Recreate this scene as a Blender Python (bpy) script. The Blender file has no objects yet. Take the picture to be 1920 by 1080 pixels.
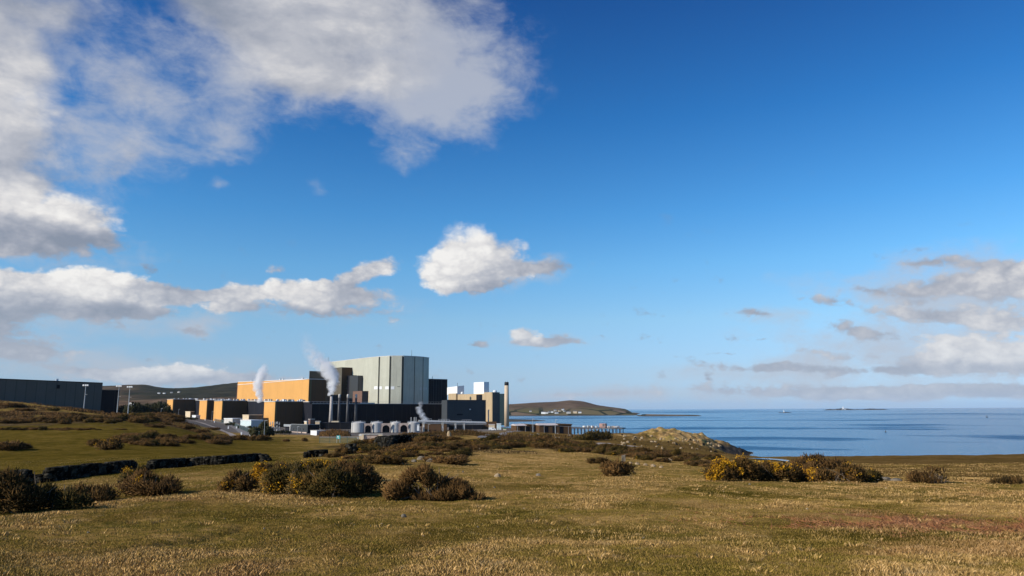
import bpy, bmesh, math, random
import numpy as np
from mathutils import Matrix, Vector
R = math.radians
scene = bpy.context.scene
COL = scene.collection
rng = np.random.default_rng(7)
random.seed(7)

# ------------------------------------------------------------------ camera
EYE = 26.0
F = 1360.0
ROT = (Matrix.Rotation(R(90 + 9.52), 4, 'X') @ Matrix.Rotation(R(-0.28), 4, 'Z'))
cd = bpy.data.cameras.new('camera')
cam = bpy.data.objects.new('camera', cd)
COL.objects.link(cam)
cam.matrix_world = Matrix.Translation((0, 0, EYE)) @ ROT
cd.sensor_width = 36.0
cd.lens = 36.0 * F / 1920.0
cd.clip_start = 0.3
cd.clip_end = 90000.0
scene.camera = cam
R3 = np.array(ROT.to_3x3())

def ray(px, py):
    v = R3 @ np.array([(px - 960) / F, -(py - 540) / F, -1.0])
    return v / v[1]                     # forward component 1

def hor(px):                            # row of the sea horizon in that column
    return 768.0 + 0.0049 * (960 - px)

def sx(px):                             # x / y of a column at eye level
    return ray(px, hor(px))[0]

def at(px, d):                          # plan point of a column at forward distance d
    return np.array([sx(px) * d, d])

def zat(px, py, d):
    return EYE + ray(px, py)[2] * d

# ------------------------------------------------------------------ noise (numpy)
def _hash(ix, iy, s):
    n = (ix.astype(np.int64) * 374761393 + iy.astype(np.int64) * 668265263 + s * 974634301) & 0x7fffffff
    n = ((n ^ (n >> 13)) * 1274126177) & 0x7fffffff
    return ((n ^ (n >> 16)) & 0xffff) / 65535.0

def vnoise(x, y, s=0):
    x = np.asarray(x, float); y = np.asarray(y, float)
    ix = np.floor(x); iy = np.floor(y)
    fx = x - ix; fy = y - iy
    fx = fx * fx * (3 - 2 * fx); fy = fy * fy * (3 - 2 * fy)
    a = _hash(ix, iy, s); b = _hash(ix + 1, iy, s); c = _hash(ix, iy + 1, s); d = _hash(ix + 1, iy + 1, s)
    return (a * (1 - fx) + b * fx) * (1 - fy) + (c * (1 - fx) + d * fx) * fy

def fbm(x, y, s=0, o=4):
    t = 0; a = 0.5; n = 0
    for k in range(o):
        t = t + a * vnoise(x, y, s + k * 17); n += a
        x = x * 2.03 + 3.1; y = y * 2.03 + 1.7; a *= 0.5
    return t / n

def sstep(a, b, x):
    t = np.clip((np.asarray(x, float) - a) / (b - a), 0, 1)
    return t * t * (3 - 2 * t)

# ------------------------------------------------------------------ terrain: profiles per picture column, (row, distance) or ('z', height, distance)
PROF = {
 -500: [(1080, 9.5), (1000, 13.5), (962, 18), (935, 32), (900, 57), (870, 75), (840, 115), (815, 180), (797, 250), (786, 280), ('z', 33.5, 340), ('z', 32, 420), ('z', 30, 900), ('z', 34, 1400)],
 0:    [(1080, 9.5), (1000, 13.5), (964, 18), (940, 27), (904, 53), (870, 78), (840, 118), (815, 180), (797, 250), (790, 280), (768, 318), ('z', 32.2, 350), ('z', 31.5, 420), ('z', 28, 900), ('z', 34, 1400)],
 110:  [(1080, 9.5), (1000, 14), (955, 19), (925, 28), (893, 55), (868, 76), (840, 118), (815, 180), (797, 250), (789, 280), (772, 322), ('z', 28.6, 350), ('z', 28, 420), ('z', 26, 900), ('z', 33, 1400)],
 200:  [(1080, 9.5), (1000, 14), (946, 20), (920, 27), (885, 54), (865, 75), (838, 118), (812, 180), (796, 250), (784, 295), ('z', 25.2, 350), ('z', 24.5, 450), ('z', 25, 900), ('z', 32, 1400)],
 320:  [(1080, 9.5), (1000, 14), (934, 21), (915, 26), (885, 46), (876, 58), (858, 78), (837, 124), (815, 185), (800, 260), (790, 340), ('z', 22.2, 420), ('z', 20, 600), ('z', 21.5, 850), ('z', 31, 1400)],
 430:  [(1080, 9.5), (1000, 14), (928, 22), (905, 29), (880, 45), (864, 63), (851, 88), (839, 140), (829, 215), (821, 320), (811, 425), (800, 530), ('z', 15, 620), ('z', 16, 850), ('z', 30, 1400)],
 560:  [(1080, 9.5), (1000, 14), (936, 21.5), (905, 29), (878, 43), (861, 60), (847, 105), (837, 175), (829, 260), (822, 350), (813, 460), ('z', 11.5, 560), ('z', 13, 620), ('z', 13, 900), ('z', 28, 1400)],
 680:  [(1080, 9.5), (1000, 14), (934, 22), (900, 30), (875, 40), (861, 50), (850, 68), (842, 110), (836, 165), (831, 225), (824, 320), ('z', 10.6, 440), ('z', 10.6, 520), ('z', 12, 620), ('z', 12, 900), ('z', 20, 1400)],
 800:  [(1080, 9.5), (1000, 14), (938, 21.5), (900, 30), (868, 45), (850, 60), (836, 76), (823, 96), (812, 125), ('z', 20.8, 150), ('z', 12.0, 330), ('z', 10.6, 450), ('z', 10.6, 530), ('z', 12, 620), ('z', 12, 900), ('z', 12, 1400)],
 870:  [(1080, 9.5), (1000, 14), (936, 22), (900, 31), (870, 46), (850, 63), (836, 82), (822, 104), (808, 130), ('z', 21.2, 150), ('z', 13.5, 330), ('z', 12, 450), ('z', 12, 600), ('z', 12, 760), ('z', -3, 900), ('z', -3, 1400)],
 950:  [(1080, 9.5), (1000, 14), (935, 22), (900, 32), (870, 48), (850, 67), (836, 90), (825, 122), (819, 200), (812, 300), (807, 400), ('z', 12.3, 520), ('z', 12, 640), ('z', -3, 720), ('z', -3, 1400)],
 1080: [(1080, 9.5), (1000, 14), (933, 22.5), (900, 32.5), (870, 49), (858, 61), (845, 82), (836, 106), (828, 150), (821, 240), (816, 320), ('z', 12.2, 400), ('z', 11, 470), ('z', -3, 540), ('z', -3, 1400)],
 1160: [(1080, 9.5), (1000, 14), (928, 23.5), (894, 35), (872, 50), (857, 68), (845, 90), (836, 130), (826, 200), (818, 290), (811, 355), ('z', 13.6, 385), ('z', 8, 425), ('z', -3, 460), ('z', -3, 1400)],
 1230: [(1080, 9.5), (1000, 14), (922, 25), (892, 37), (872, 52), (858, 70), (847, 95), (840, 140), (834, 200), (827, 270), (815, 350), (805, 405), (797, 445), ('z', 15.0, 460), ('z', 6, 490), ('z', -3, 515), ('z', -3, 1400)],
 1300: [(1080, 9.5), (1000, 14), (916, 27), (890, 39), (872, 53), (860, 76), (851, 110), (846, 150), (840, 230), (830, 310), (817, 400), (808, 430), ('z', 11, 450), ('z', 4, 475), ('z', -3, 495), ('z', -3, 1400)],
 1350: [(1080, 9.5), (1000, 14), (910, 29), (890, 41), (872, 58), (862, 84), (855, 125), (851, 180), (846, 280), ('z', 2.5, 385), ('z', 7, 418), ('z', 9.5, 438), ('z', 3, 462), ('z', -3, 480), ('z', -3, 1400)],
 1390: [(1080, 9.5), (1000, 14), (906, 31), (890, 43), (872, 62), (862, 92), (857, 130), (853, 185), ('z', 6.0, 300), ('z', -0.5, 400), ('z', 1, 430), ('z', 4.6, 442), ('z', 3, 452), ('z', -3, 468), ('z', -3, 1400)],
 1415: [(1080, 9.5), (1000, 14), (905, 32), (890, 45), (872, 64), (862, 95), (857, 130), (854, 185), ('z', 3.5, 280), ('z', -2.0, 340), ('z', -1, 440), ('z', 1.0, 452), ('z', -1, 460), ('z', -3, 480), ('z', -3, 1400)],
 1440: [(1080, 9.5), (1000, 14), (904, 32.5), (890, 46), (872, 66), (862, 97), (857, 130), (854, 160), ('z', 9.0, 200), ('z', -3, 270), ('z', -3, 1400)],
 1560: [(1080, 9.5), (1000, 14), (903, 33.5), (888, 47), (872, 70), (861, 105), (857, 135), (854, 158), ('z', 9.0, 195), ('z', -3, 250), ('z', -3, 1400)],
 1700: [(1080, 9.5), (1000, 14), (905, 34), (890, 47), (873, 70), (861, 105), (855, 140), (853, 160), ('z', 9.0, 195), ('z', -3, 250), ('z', -3, 1400)],
 1920: [(1080, 9.5), (1000, 14), (908, 34), (890, 48), (872, 72), (859, 108), (852, 145), (850, 165), ('z', 9.0, 200), ('z', -3, 260), ('z', -3, 1400)],
 2400: [(1080, 9.5), (1000, 14), (908, 34), (890, 48), (872, 72), (859, 108), (852, 145), (850, 165), ('z', 9.0, 200), ('z', -3, 260), ('z', -3, 1400)],
}
LR0, LR1, NR = math.log(1.5), math.log(1400.0), 420
LR = np.linspace(LR0, LR1, NR)
_cols = sorted(PROF)
_az = np.array([math.atan(sx(p)) for p in _cols])
_grid = []
for p in _cols:
    rr, zz = [1.0], [EYE - 1.62]
    for e in PROF[p]:
        d = e[-1]
        z = e[1] if e[0] == 'z' else zat(p, e[0], d)
        rr.append(d * math.hypot(1, sx(p))); zz.append(z)
    _grid.append(np.interp(LR, np.log(rr), zz))
_grid = np.array(_grid)
NA = 700
AZ = np.linspace(_az[0], _az[-1], NA)
HG = np.empty((NA, NR))
for j in range(NR):
    HG[:, j] = np.interp(AZ, _az, _grid[:, j])

def _gauss(a, s, axis):
    k = np.exp(-0.5 * (np.arange(-3 * s, 3 * s + 1) / s) ** 2); k /= k.sum()
    pad = [(0, 0), (0, 0)]; pad[axis] = (3 * s, 3 * s)
    b = np.pad(a, pad, mode='edge')
    return np.apply_along_axis(lambda m: np.convolve(m, k, mode='valid'), axis, b)
HG = _gauss(_gauss(HG, 4, 0), 2, 1)

def Hbase(x, y):
    x = np.asarray(x, float); y = np.asarray(y, float)
    r = np.hypot(x, y); a = np.arctan2(x, y)
    fa = np.clip((a - AZ[0]) / (AZ[-1] - AZ[0]) * (NA - 1), 0, NA - 1.001)
    fr = np.clip((np.log(np.maximum(r, 1.5)) - LR0) / (LR1 - LR0) * (NR - 1), 0, NR - 1.001)
    ia = fa.astype(int); ir = fr.astype(int); ta = fa - ia; tr = fr - ir
    return (HG[ia, ir] * (1 - ta) + HG[ia + 1, ir] * ta) * (1 - tr) + (HG[ia, ir + 1] * (1 - ta) + HG[ia + 1, ir + 1] * ta) * tr

def headland(x, y):                     # how much a point belongs to the rocky headland
    r = np.hypot(x, y); s = np.asarray(x, float) / np.maximum(y, 1.0)
    return sstep(sx(1165), sx(1230), s) * (1 - sstep(sx(1425), sx(1440), s)) * sstep(255, 330, r) * (y > 10)

CRX, CRY = [-8.2, -7.6, -6.4, -5.6, -5.2], [9.4, 10.2, 11.6, 13.0, 14.6]   # worn crease in the turf, lower left
def crease(x, y):
    q = np.full(np.shape(x), 9.0)
    for k in range(4):
        ax, ay, bx, by = CRX[k], CRY[k], CRX[k + 1], CRY[k + 1]
        t = np.clip(((x - ax) * (bx - ax) + (y - ay) * (by - ay)) / ((bx - ax) ** 2 + (by - ay) ** 2), 0, 1)
        q = np.minimum(q, np.hypot(x - ax - t * (bx - ax), y - ay - t * (by - ay)))
    return .13 * np.exp(-(q / .16) ** 2)

def H(x, y):
    x = np.asarray(x, float); y = np.asarray(y, float)
    r = np.hypot(x, y)
    h = Hbase(x, y)
    n = (fbm(x / 1.3, y / 1.3, 3, 3) - .5) * 0.17 * sstep(2, 8, r) - crease(x, y)
    n = n + (fbm(x / 6.0, y / 6.0, 5, 3) - .5) * 0.22 * sstep(10, 40, r)
    n = n + (fbm(x / 22.0, y / 22.0, 9, 3) - .5) * 1.1 * sstep(60, 160, r) * (1 - sstep(330, 430, r))
    hd = headland(x, y)
    rg = fbm(x / 14.0, y / 14.0, 21, 5)
    n = n + hd * ((np.abs(rg - .5) * 2 - .35) * 5.0 + (fbm(x / 3.0, y / 3.0, 33, 3) - .5) * 2.4) * sstep(-1.0, 5.0, h)
    return h + n

def hit(px, py, dmax=1300.0):           # where the line of sight through a pixel meets the ground
    v = ray(px, py)
    ds = np.exp(np.linspace(math.log(4.0), math.log(dmax), 3000))
    h = H(v[0] * ds, ds)
    below = (EYE + v[2] * ds) < h
    i = int(np.argmax(below)) if below.any() else len(ds) - 1
    d = ds[i]
    return np.array([v[0] * d, d, float(h[i])])

def gnd(x, y):
    return float(H(np.array([x]), np.array([y]))[0])

# ------------------------------------------------------------------ object helpers
def tag(o, label=None, cat=None, group=None, kind=None):
    if label: o['label'] = label
    if cat: o['category'] = cat
    if group: o['group'] = group
    if kind: o['kind'] = kind
    return o

def empty(name, loc, label, cat, group=None):
    o = bpy.data.objects.new(name, None); COL.objects.link(o)
    o.location = loc
    o.empty_display_size = 0.5
    return tag(o, label, cat, group)

def link(name, me, mat, parent=None, loc=None):
    o = bpy.data.objects.new(name, me); COL.objects.link(o)
    if mat is not None and not me.materials: me.materials.append(mat)
    if loc is not None: o.location = loc
    if parent is not None:
        o.parent = parent
    return o

def np_mesh(name, verts, faces_flat, nper):
    """mesh from numpy: verts n x 3, faces flat index array, every face with nper corners"""
    me = bpy.data.meshes.new(name)
    verts = np.ascontiguousarray(verts, dtype=np.float32)
    faces_flat = np.ascontiguousarray(faces_flat, dtype=np.int32).ravel()
    nf = len(faces_flat) // nper
    me.vertices.add(len(verts)); me.vertices.foreach_set('co', verts.ravel())
    me.loops.add(len(faces_flat)); me.loops.foreach_set('vertex_index', faces_flat)
    me.polygons.add(nf)
    me.polygons.foreach_set('loop_start', np.arange(0, nf * nper, nper, dtype=np.int32))
    me.update(calc_edges=True)
    return me

class MB:
    """collects boxes, prisms, tubes in WORLD space, then links them as one mesh (origin at its parent)"""
    def __init__(s): s.bm = bmesh.new()
    def prism(s, foot, z0, z1):
        """foot: list of plan points anticlockwise; z0, z1 numbers or per-point lists"""
        n = len(foot)
        area = sum(foot[i][0] * foot[(i + 1) % n][1] - foot[(i + 1) % n][0] * foot[i][1] for i in range(n))
        z0 = list(z0) if hasattr(z0, '__len__') else [z0] * n
        z1 = list(z1) if hasattr(z1, '__len__') else [z1] * n
        idx = range(n)
        if area < 0: foot = foot[::-1]; z0 = z0[::-1]; z1 = z1[::-1]
        a = [s.bm.verts.new((foot[i][0], foot[i][1], z0[i])) for i in idx]
        b = [s.bm.verts.new((foot[i][0], foot[i][1], z1[i])) for i in idx]
        for i in idx:
            j = (i + 1) % n
            s.bm.faces.new((a[i], a[j], b[j], b[i]))
        s.bm.faces.new(b); s.bm.faces.new(a[::-1])
        return s
    def obox(s, p, u, v, z0, z1):
        """box on plan corner p with plan edge vectors u and v"""
        p = np.asarray(p, float); u = np.asarray(u, float); v = np.asarray(v, float)
        return s.prism([p, p + u, p + u + v, p + v], z0, z1)
    def box(s, c, sz, rz=0.0):
        c = np.asarray(c, float); ca, sa = math.cos(rz), math.sin(rz)
        u = np.array([ca, sa]) * sz[0]; v = np.array([-sa, ca]) * sz[1]
        return s.obox(c[:2] - u / 2 - v / 2, u, v, c[2] - sz[2] / 2, c[2] + sz[2] / 2)
    def tube(s, pts, rad, n=8, cap=True):
        """swept tube; rad number or list"""
        pts = [Vector(p) for p in pts]
        rad = list(rad) if hasattr(rad, '__len__') else [rad] * len(pts)
        rings = []
        for i, p in enumerate(pts):
            t = (pts[min(i + 1, len(pts) - 1)] - pts[max(i - 1, 0)]).normalized()
            a = t.cross(Vector((0, 0, 1)) if abs(t.z) < .9 else Vector((1, 0, 0))).normalized()
            b = t.cross(a)
            rings.append([s.bm.verts.new(p + (a * math.cos(k * 2 * math.pi / n) + b * math.sin(k * 2 * math.pi / n)) * rad[i]) for k in range(n)])
        for r0, r1 in zip(rings, rings[1:]):
            for k in range(n):
                s.bm.faces.new((r0[k], r0[(k + 1) % n], r1[(k + 1) % n], r1[k]))
        if cap:
            s.bm.faces.new(rings[0][::-1]); s.bm.faces.new(rings[-1])
        return s
    def lathe(s, c, prof, n=24):
        """c plan centre + base z; prof list of (radius, height)"""
        rings = [[s.bm.verts.new((c[0] + r * math.cos(k * 2 * math.pi / n), c[1] + r * math.sin(k * 2 * math.pi / n), c[2] + h)) for k in range(n)] for r, h in prof]
        for r0, r1 in zip(rings, rings[1:]):
            for k in range(n):
                s.bm.faces.new((r0[k], r0[(k + 1) % n], r1[(k + 1) % n], r1[k]))
        s.bm.faces.new(rings[0][::-1]); s.bm.faces.new(rings[-1])
        return s
    def build(s, name, mat, parent=None, smooth=False, sub=None):
        bmesh.ops.recalc_face_normals(s.bm, faces=s.bm.faces[:])
        if parent is not None:
            off = parent_origin(parent)
        else:
            vs = [v.co for v in s.bm.verts]
            off = Vector((sum(v.x for v in vs) / len(vs), sum(v.y for v in vs) / len(vs), min(v.z for v in vs)))
        bmesh.ops.translate(s.bm, verts=s.bm.verts[:], vec=-off)
        me = bpy.data.meshes.new(name)
        s.bm.to_mesh(me); s.bm.free()
        if smooth:
            for p in me.polygons: p.use_smooth = True
        o = link(name, me, mat, parent)
        if parent is None: o.location = off
        return o

def parent_origin(p):
    v = Vector(p.location)
    while p.parent is not None:
        p = p.parent; v = v + Vector(p.location)
    return v
# ------------------------------------------------------------------ materials
class NT:
    def __init__(s, tree): s.t = tree; s.L = tree.links
    def n(s, typ, **kw):
        nd = s.t.nodes.new(typ)
        for k, v in kw.items():
            if k == 'inp':
                for kk, vv in v.items():
                    if isinstance(vv, bpy.types.NodeSocket): s.L.new(vv, nd.inputs[kk])
                    else: nd.inputs[kk].default_value = vv
            else: setattr(nd, k, v)
        return nd
    def math(s, op, a, b=None, c=None, clamp=False):
        nd = s.t.nodes.new('ShaderNodeMath'); nd.operation = op; nd.use_clamp = clamp
        for i, v in enumerate((a, b, c)):
            if v is None: continue
            if isinstance(v, bpy.types.NodeSocket): s.L.new(v, nd.inputs[i])
            else: nd.inputs[i].default_value = v
        return nd.outputs[0]
    def mix(s, f, a, b, mode='MIX'):
        nd = s.t.nodes.new('ShaderNodeMix'); nd.data_type = 'RGBA'; nd.blend_type = mode
        for i, v in ((0, f), (6, a), (7, b)):
            if isinstance(v, bpy.types.NodeSocket): s.L.new(v, nd.inputs[i])
            elif i == 0: nd.inputs[i].default_value = v
            else: nd.inputs[i].default_value = (v[0], v[1], v[2], 1)
        return nd.outputs[2]
    def ramp(s, fac, stops, interp='LINEAR'):
        nd = s.t.nodes.new('ShaderNodeValToRGB'); cr = nd.color_ramp; cr.interpolation = interp
        while len(cr.elements) < len(stops): cr.elements.new(0.5)
        for e, (p, c) in zip(cr.elements, stops):
            e.position = p; e.color = (c[0], c[1], c[2], 1) if hasattr(c, '__len__') else (c, c, c, 1)
        s.L.new(fac, nd.inputs[0]); return nd.outputs[0]
    def noise(s, vec, scale, detail=4, rough=.55, dim='3D', dist=0.0):
        nd = s.t.nodes.new('ShaderNodeTexNoise'); nd.noise_dimensions = dim
        nd.inputs['Scale'].default_value = scale; nd.inputs['Detail'].default_value = detail; nd.inputs['Roughness'].default_value = rough
        nd.inputs['Distortion'].default_value = dist
        if vec is not None: s.L.new(vec, nd.inputs['Vector'])
        return nd.outputs['Fac']
    def maprange(s, v, a, b, c, d, typ='SMOOTHSTEP'):
        nd = s.t.nodes.new('ShaderNodeMapRange'); nd.interpolation_type = typ
        s.L.new(v, nd.inputs[0])
        for i, k in enumerate((a, b, c, d)): nd.inputs[1 + i].default_value = k
        return nd.outputs[0]

def new_mat(name):
    m = bpy.data.materials.new(name); m.use_nodes = True
    t = m.node_tree
    b = t.nodes['Principled BSDF']
    return m, NT(t), b

def pos(nt): return nt.n('ShaderNodeNewGeometry').outputs['Position']
def scaled(nt, vec, sc, loc=(0, 0, 0), rot=(0, 0, 0)):
    m = nt.n('ShaderNodeMapping'); nt.L.new(vec, m.inputs[0])
    m.inputs['Scale'].default_value = sc; m.inputs['Location'].default_value = loc; m.inputs['Rotation'].default_value = rot
    return m.outputs[0]

def wall_mat(name, col, var=.12, panel=6.0, rough=.7, streak=.25, lines=.25, dirt=(.05, .045, .04)):
    """painted cladding or concrete: vertical panel joints, faint rain streaks, blotches"""
    m, nt, b = new_mat(name)
    p = pos(nt)
    blotch = nt.noise(p, .08, 5, .6)
    fine = nt.noise(scaled(nt, p, (1, 1, .25)), .9, 4, .6)
    st = nt.noise(scaled(nt, p, (1.1, 1.1, .03)), 1.0, 4, .65)
    f = nt.math('ADD', nt.math('MULTIPLY', blotch, .6), nt.math('MULTIPLY', fine, .4))
    c0 = tuple(c * (1 - var) for c in col); c1 = tuple(min(1, c * (1 + var)) for c in col)
    c = nt.ramp(f, [(.3, c0), (.7, c1)])
    c = nt.mix(nt.math('MULTIPLY', nt.maprange(st, .52, .75, 0, 1), streak), c, dirt)
    if panel:
        # joints along the plan: x and y combined so that either wall direction shows them
        s = nt.n('ShaderNodeSeparateXYZ'); nt.L.new(p, s.inputs[0])
        q = nt.math('ADD', nt.math('MULTIPLY', s.outputs[0], 1.0), nt.math('MULTIPLY', s.outputs[1], .25))
        fr = nt.math('FRACT', nt.math('DIVIDE', q, panel))
        ln = nt.math('LESS_THAN', fr, .07)
        tone = nt.n('ShaderNodeTexWhiteNoise', noise_dimensions='1D'); nt.L.new(nt.math('FLOOR', nt.math('DIVIDE', q, panel)), tone.inputs['W'])
        c = nt.mix(nt.math('MULTIPLY', tone.outputs['Value'], .16), c, tuple(x * .6 for x in col))
        c = nt.mix(nt.math('MULTIPLY', ln, lines), c, dirt)
    nt.L.new(c, b.inputs['Base Color'])
    b.inputs['Roughness'].default_value = rough; b.inputs['Specular IOR Level'].default_value = .15
    return m

def plain(name, col, rough=.6, var=.15, sc=1.5, metal=0.0):
    m, nt, b = new_mat(name)
    n = nt.noise(pos(nt), sc, 4, .6)
    c = nt.ramp(n, [(.3, tuple(x * (1 - var) for x in col)), (.7, tuple(min(1, x * (1 + var)) for x in col))])
    nt.L.new(c, b.inputs['Base Color']); b.inputs['Roughness'].default_value = rough
    b.inputs['Metallic'].default_value = metal
    return m

M = {}
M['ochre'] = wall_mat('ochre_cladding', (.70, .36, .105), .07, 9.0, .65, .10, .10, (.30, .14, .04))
M['brown'] = wall_mat('dark_brown_cladding', (.105, .058, .028), .12, 7.0, .7, .15, .3)  # darker brown for station walls facing front right, and some sheds
M['slate'] = wall_mat('slate_grey_cladding', (.052, .058, .062), .12, 7.0, .7, .2, .25)
M['black'] = wall_mat('black_cladding', (.005, .006, .010), .2, 8.0, .65, .1, .3)
M['navy'] = wall_mat('charcoal_cladding', (.012, .013, .020), .15, 7.0, .7, .15, .3)  # charcoal walls; also holds the shade of the annexe recesses
M['reactor'] = wall_mat('pale_green_grey_cladding', (.50, .49, .39), .12, 3.2, .7, .42, .12, (.16, .16, .13))
M['groove'] = plain('dark_joint', (.05, .055, .05), .8)
M['hall'] = wall_mat('grey_green_cladding', (.092, .098, .090), .10, 5.0, .7, .25, .55, (.03, .035, .035))
M['tower'] = wall_mat('brown_grey_cladding', (.13, .115, .085), .14, 4.0, .75, .35, .2)
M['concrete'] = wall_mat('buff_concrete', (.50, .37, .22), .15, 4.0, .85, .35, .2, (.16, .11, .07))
M['darkconc'] = wall_mat('grey_concrete', (.11, .105, .10), .14, 4.0, .85, .3, .2)  # grey concrete; also holds the shade on the buff tower's end
M['white'] = plain('white_paint', (.80, .80, .78), .55, .06)
M['tankwhite'] = wall_mat('grimy_tank_white', (.50, .48, .45), .15, 0, .7, .5, 0, (.16, .13, .11))
M['offwhite'] = plain('weathered_white_paint', (.55, .52, .47), .7, .22, .6)
M['cream'] = plain('cream_render', (.66, .52, .34), .8, .14, .7)
M['pink'] = plain('pinkish_concrete', (.50, .38, .31), .85, .25, .8)
M['greymetal'] = plain('galvanised_steel', (.42, .43, .43), .45, .12, 2.0, .3)
M['polewhite'] = plain('pale_steel', (.62, .61, .58), .5, .1)
M['darksteel'] = plain('dark_steel', (.045, .045, .05), .5, .2)
M['stackdark'] = plain('dark_stack_steel', (.055, .052, .052), .6, .2)  # dark tone holds the shade on the slim stacks; also a rim
M['chimney'] = wall_mat('weathered_chimney_concrete', (.58, .45, .31), .18, 0, .85, .35, 0, (.20, .14, .09))
M['stackpale'] = plain('weathered_stack_steel', (.42, .37, .33), .7, .2, .8)
M['soot'] = plain('sooty_black', (.02, .02, .02), .8)
M['teal'] = plain('teal_sign_face', (.05, .45, .42), .5, .05)
M['green'] = plain('green_painted_metal', (.03, .22, .10), .5, .15)
M['meshgreen'] = plain('green_fence_paint', (.05, .10, .075), .6, .2)
M['cyan'] = plain('pale_blue_panel', (.60, .70, .69), .5, .1)
M['brick'] = plain('red_brown_brick', (.17, .09, .06), .85, .3, 2.0)
M['roofpale'] = plain('pale_roof_sheet', (.62, .52, .47), .7, .12, .5)
M['rust'] = plain('rust_pink_cabin', (.40, .22, .17), .8, .25)
M['asphalt'] = plain('worn_asphalt', (.20, .175, .155), .9, .2, .5)
M['track'] = plain('pale_gravel_track', (.36, .28, .215), .95, .22, .7)
M['glass'] = plain('dark_window_glass', (.03, .035, .04), .2, .1)
M['redroof'] = plain('slate_roof', (.10, .095, .10), .8, .2)
M['wool'] = plain('dirty_fleece', (.62, .55, .44), .95, .2, 6.0)
M['sheepface'] = plain('dark_sheep_face', (.06, .05, .045), .9, .2)

def ground_mat():
    m, nt, b = new_mat('rough_pasture')
    p = pos(nt)
    att = nt.n('ShaderNodeVertexColor', layer_name='cover'); sp = nt.n('ShaderNodeSeparateColor'); nt.L.new(att.outputs[0], sp.inputs[0])
    att2 = nt.n('ShaderNodeVertexColor', layer_name='cover_b'); sp2 = nt.n('ShaderNodeSeparateColor'); nt.L.new(att2.outputs[0], sp2.inputs[0])
    big = nt.noise(p, .06, 4, .55); mid = nt.noise(p, .45, 5, .6); fine = nt.noise(p, 3.5, 6, .7); tiny = nt.noise(p, 22, 4, .7)
    tex = nt.math('ADD', nt.math('MULTIPLY', mid, .40), nt.math('ADD', nt.math('MULTIPLY', fine, .38), nt.math('MULTIPLY', big, .22)))
    tex = nt.maprange(tex, .36, .64, .24, .76, 'LINEAR')
    straw = nt.ramp(tex, [(.34, (0.1234, 0.0929, 0.0185)), (.45, (0.2300, 0.1507, 0.0356)), (.54, (0.3534, 0.2096, 0.0620)), (.66, (0.5128, 0.3070, 0.1069))])
    green = nt.ramp(tex, [(.32, (0.0668, 0.0495, 0.0072)), (.50, (0.1187, 0.0803, 0.0132)), (.66, (0.1802, 0.1166, 0.0252))])
    heath = nt.ramp(tex, [(.34, (.030, .022, .010)), (.48, (.075, .050, .022)), (.60, (.15, .095, .042)), (.7, (.22, .15, .075))])
    meadow = nt.ramp(tex, [(.32, (0.0988, 0.0575, 0.0163)), (.5, (0.1501, 0.0887, 0.0263)), (.66, (0.2196, 0.1288, 0.0425))])
    gravel = nt.ramp(tex, [(.3, (.10, .09, .08)), (.6, (.20, .17, .145))])
    vor = nt.n('ShaderNodeTexVoronoi'); nt.L.new(p, vor.inputs['Vector']); vor.inputs['Scale'].default_value = .35
    rk = nt.math('ADD', nt.math('MULTIPLY', nt.noise(p, .25, 6, .72), .8), nt.math('MULTIPLY', vor.outputs['Distance'], .15))
    rock = nt.ramp(rk, [(.30, (0.0837, 0.0533, 0.0230)), (.42, (0.2984, 0.1794, 0.0701)), (.54, (0.5589, 0.3510, 0.1368)), (.68, (0.8573, 0.5681, 0.2323))])
    lich = nt.maprange(nt.noise(p, .09, 4, .6), .50, .66, 0, .75)
    rock = nt.mix(lich, rock, (.42, .29, .06))
    shore = nt.ramp(rk, [(.3, (.018, .016, .014)), (.6, (.075, .065, .055))])
    c = straw
    c = nt.mix(sp.outputs[0], c, green)
    c = nt.mix(sp.outputs[1], c, heath)
    c = nt.mix(sp.outputs[2], c, meadow)
    c = nt.mix(sp2.outputs[0], c, rock)
    c = nt.mix(sp2.outputs[1], c, gravel)
    c = nt.mix(sp2.outputs[2], c, shore)
    nt.L.new(c, b.inputs['Base Color']); b.inputs['Roughness'].default_value = .95
    b.inputs['Specular IOR Level'].default_value = .0
    bump = nt.n('ShaderNodeBump'); bump.inputs['Strength'].default_value = .9; bump.inputs['Distance'].default_value = .25
    hgt = nt.math('ADD', nt.math('MULTIPLY', fine, .7), nt.math('MULTIPLY', tiny, .25))
    hgt = nt.math('ADD', hgt, nt.math('MULTIPLY', sp2.outputs[0], nt.math('MULTIPLY', rk, 7.0)))
    nt.L.new(hgt, bump.inputs['Height']); nt.L.new(bump.outputs[0], b.inputs['Normal'])
    return m
M['ground'] = ground_mat()

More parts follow.
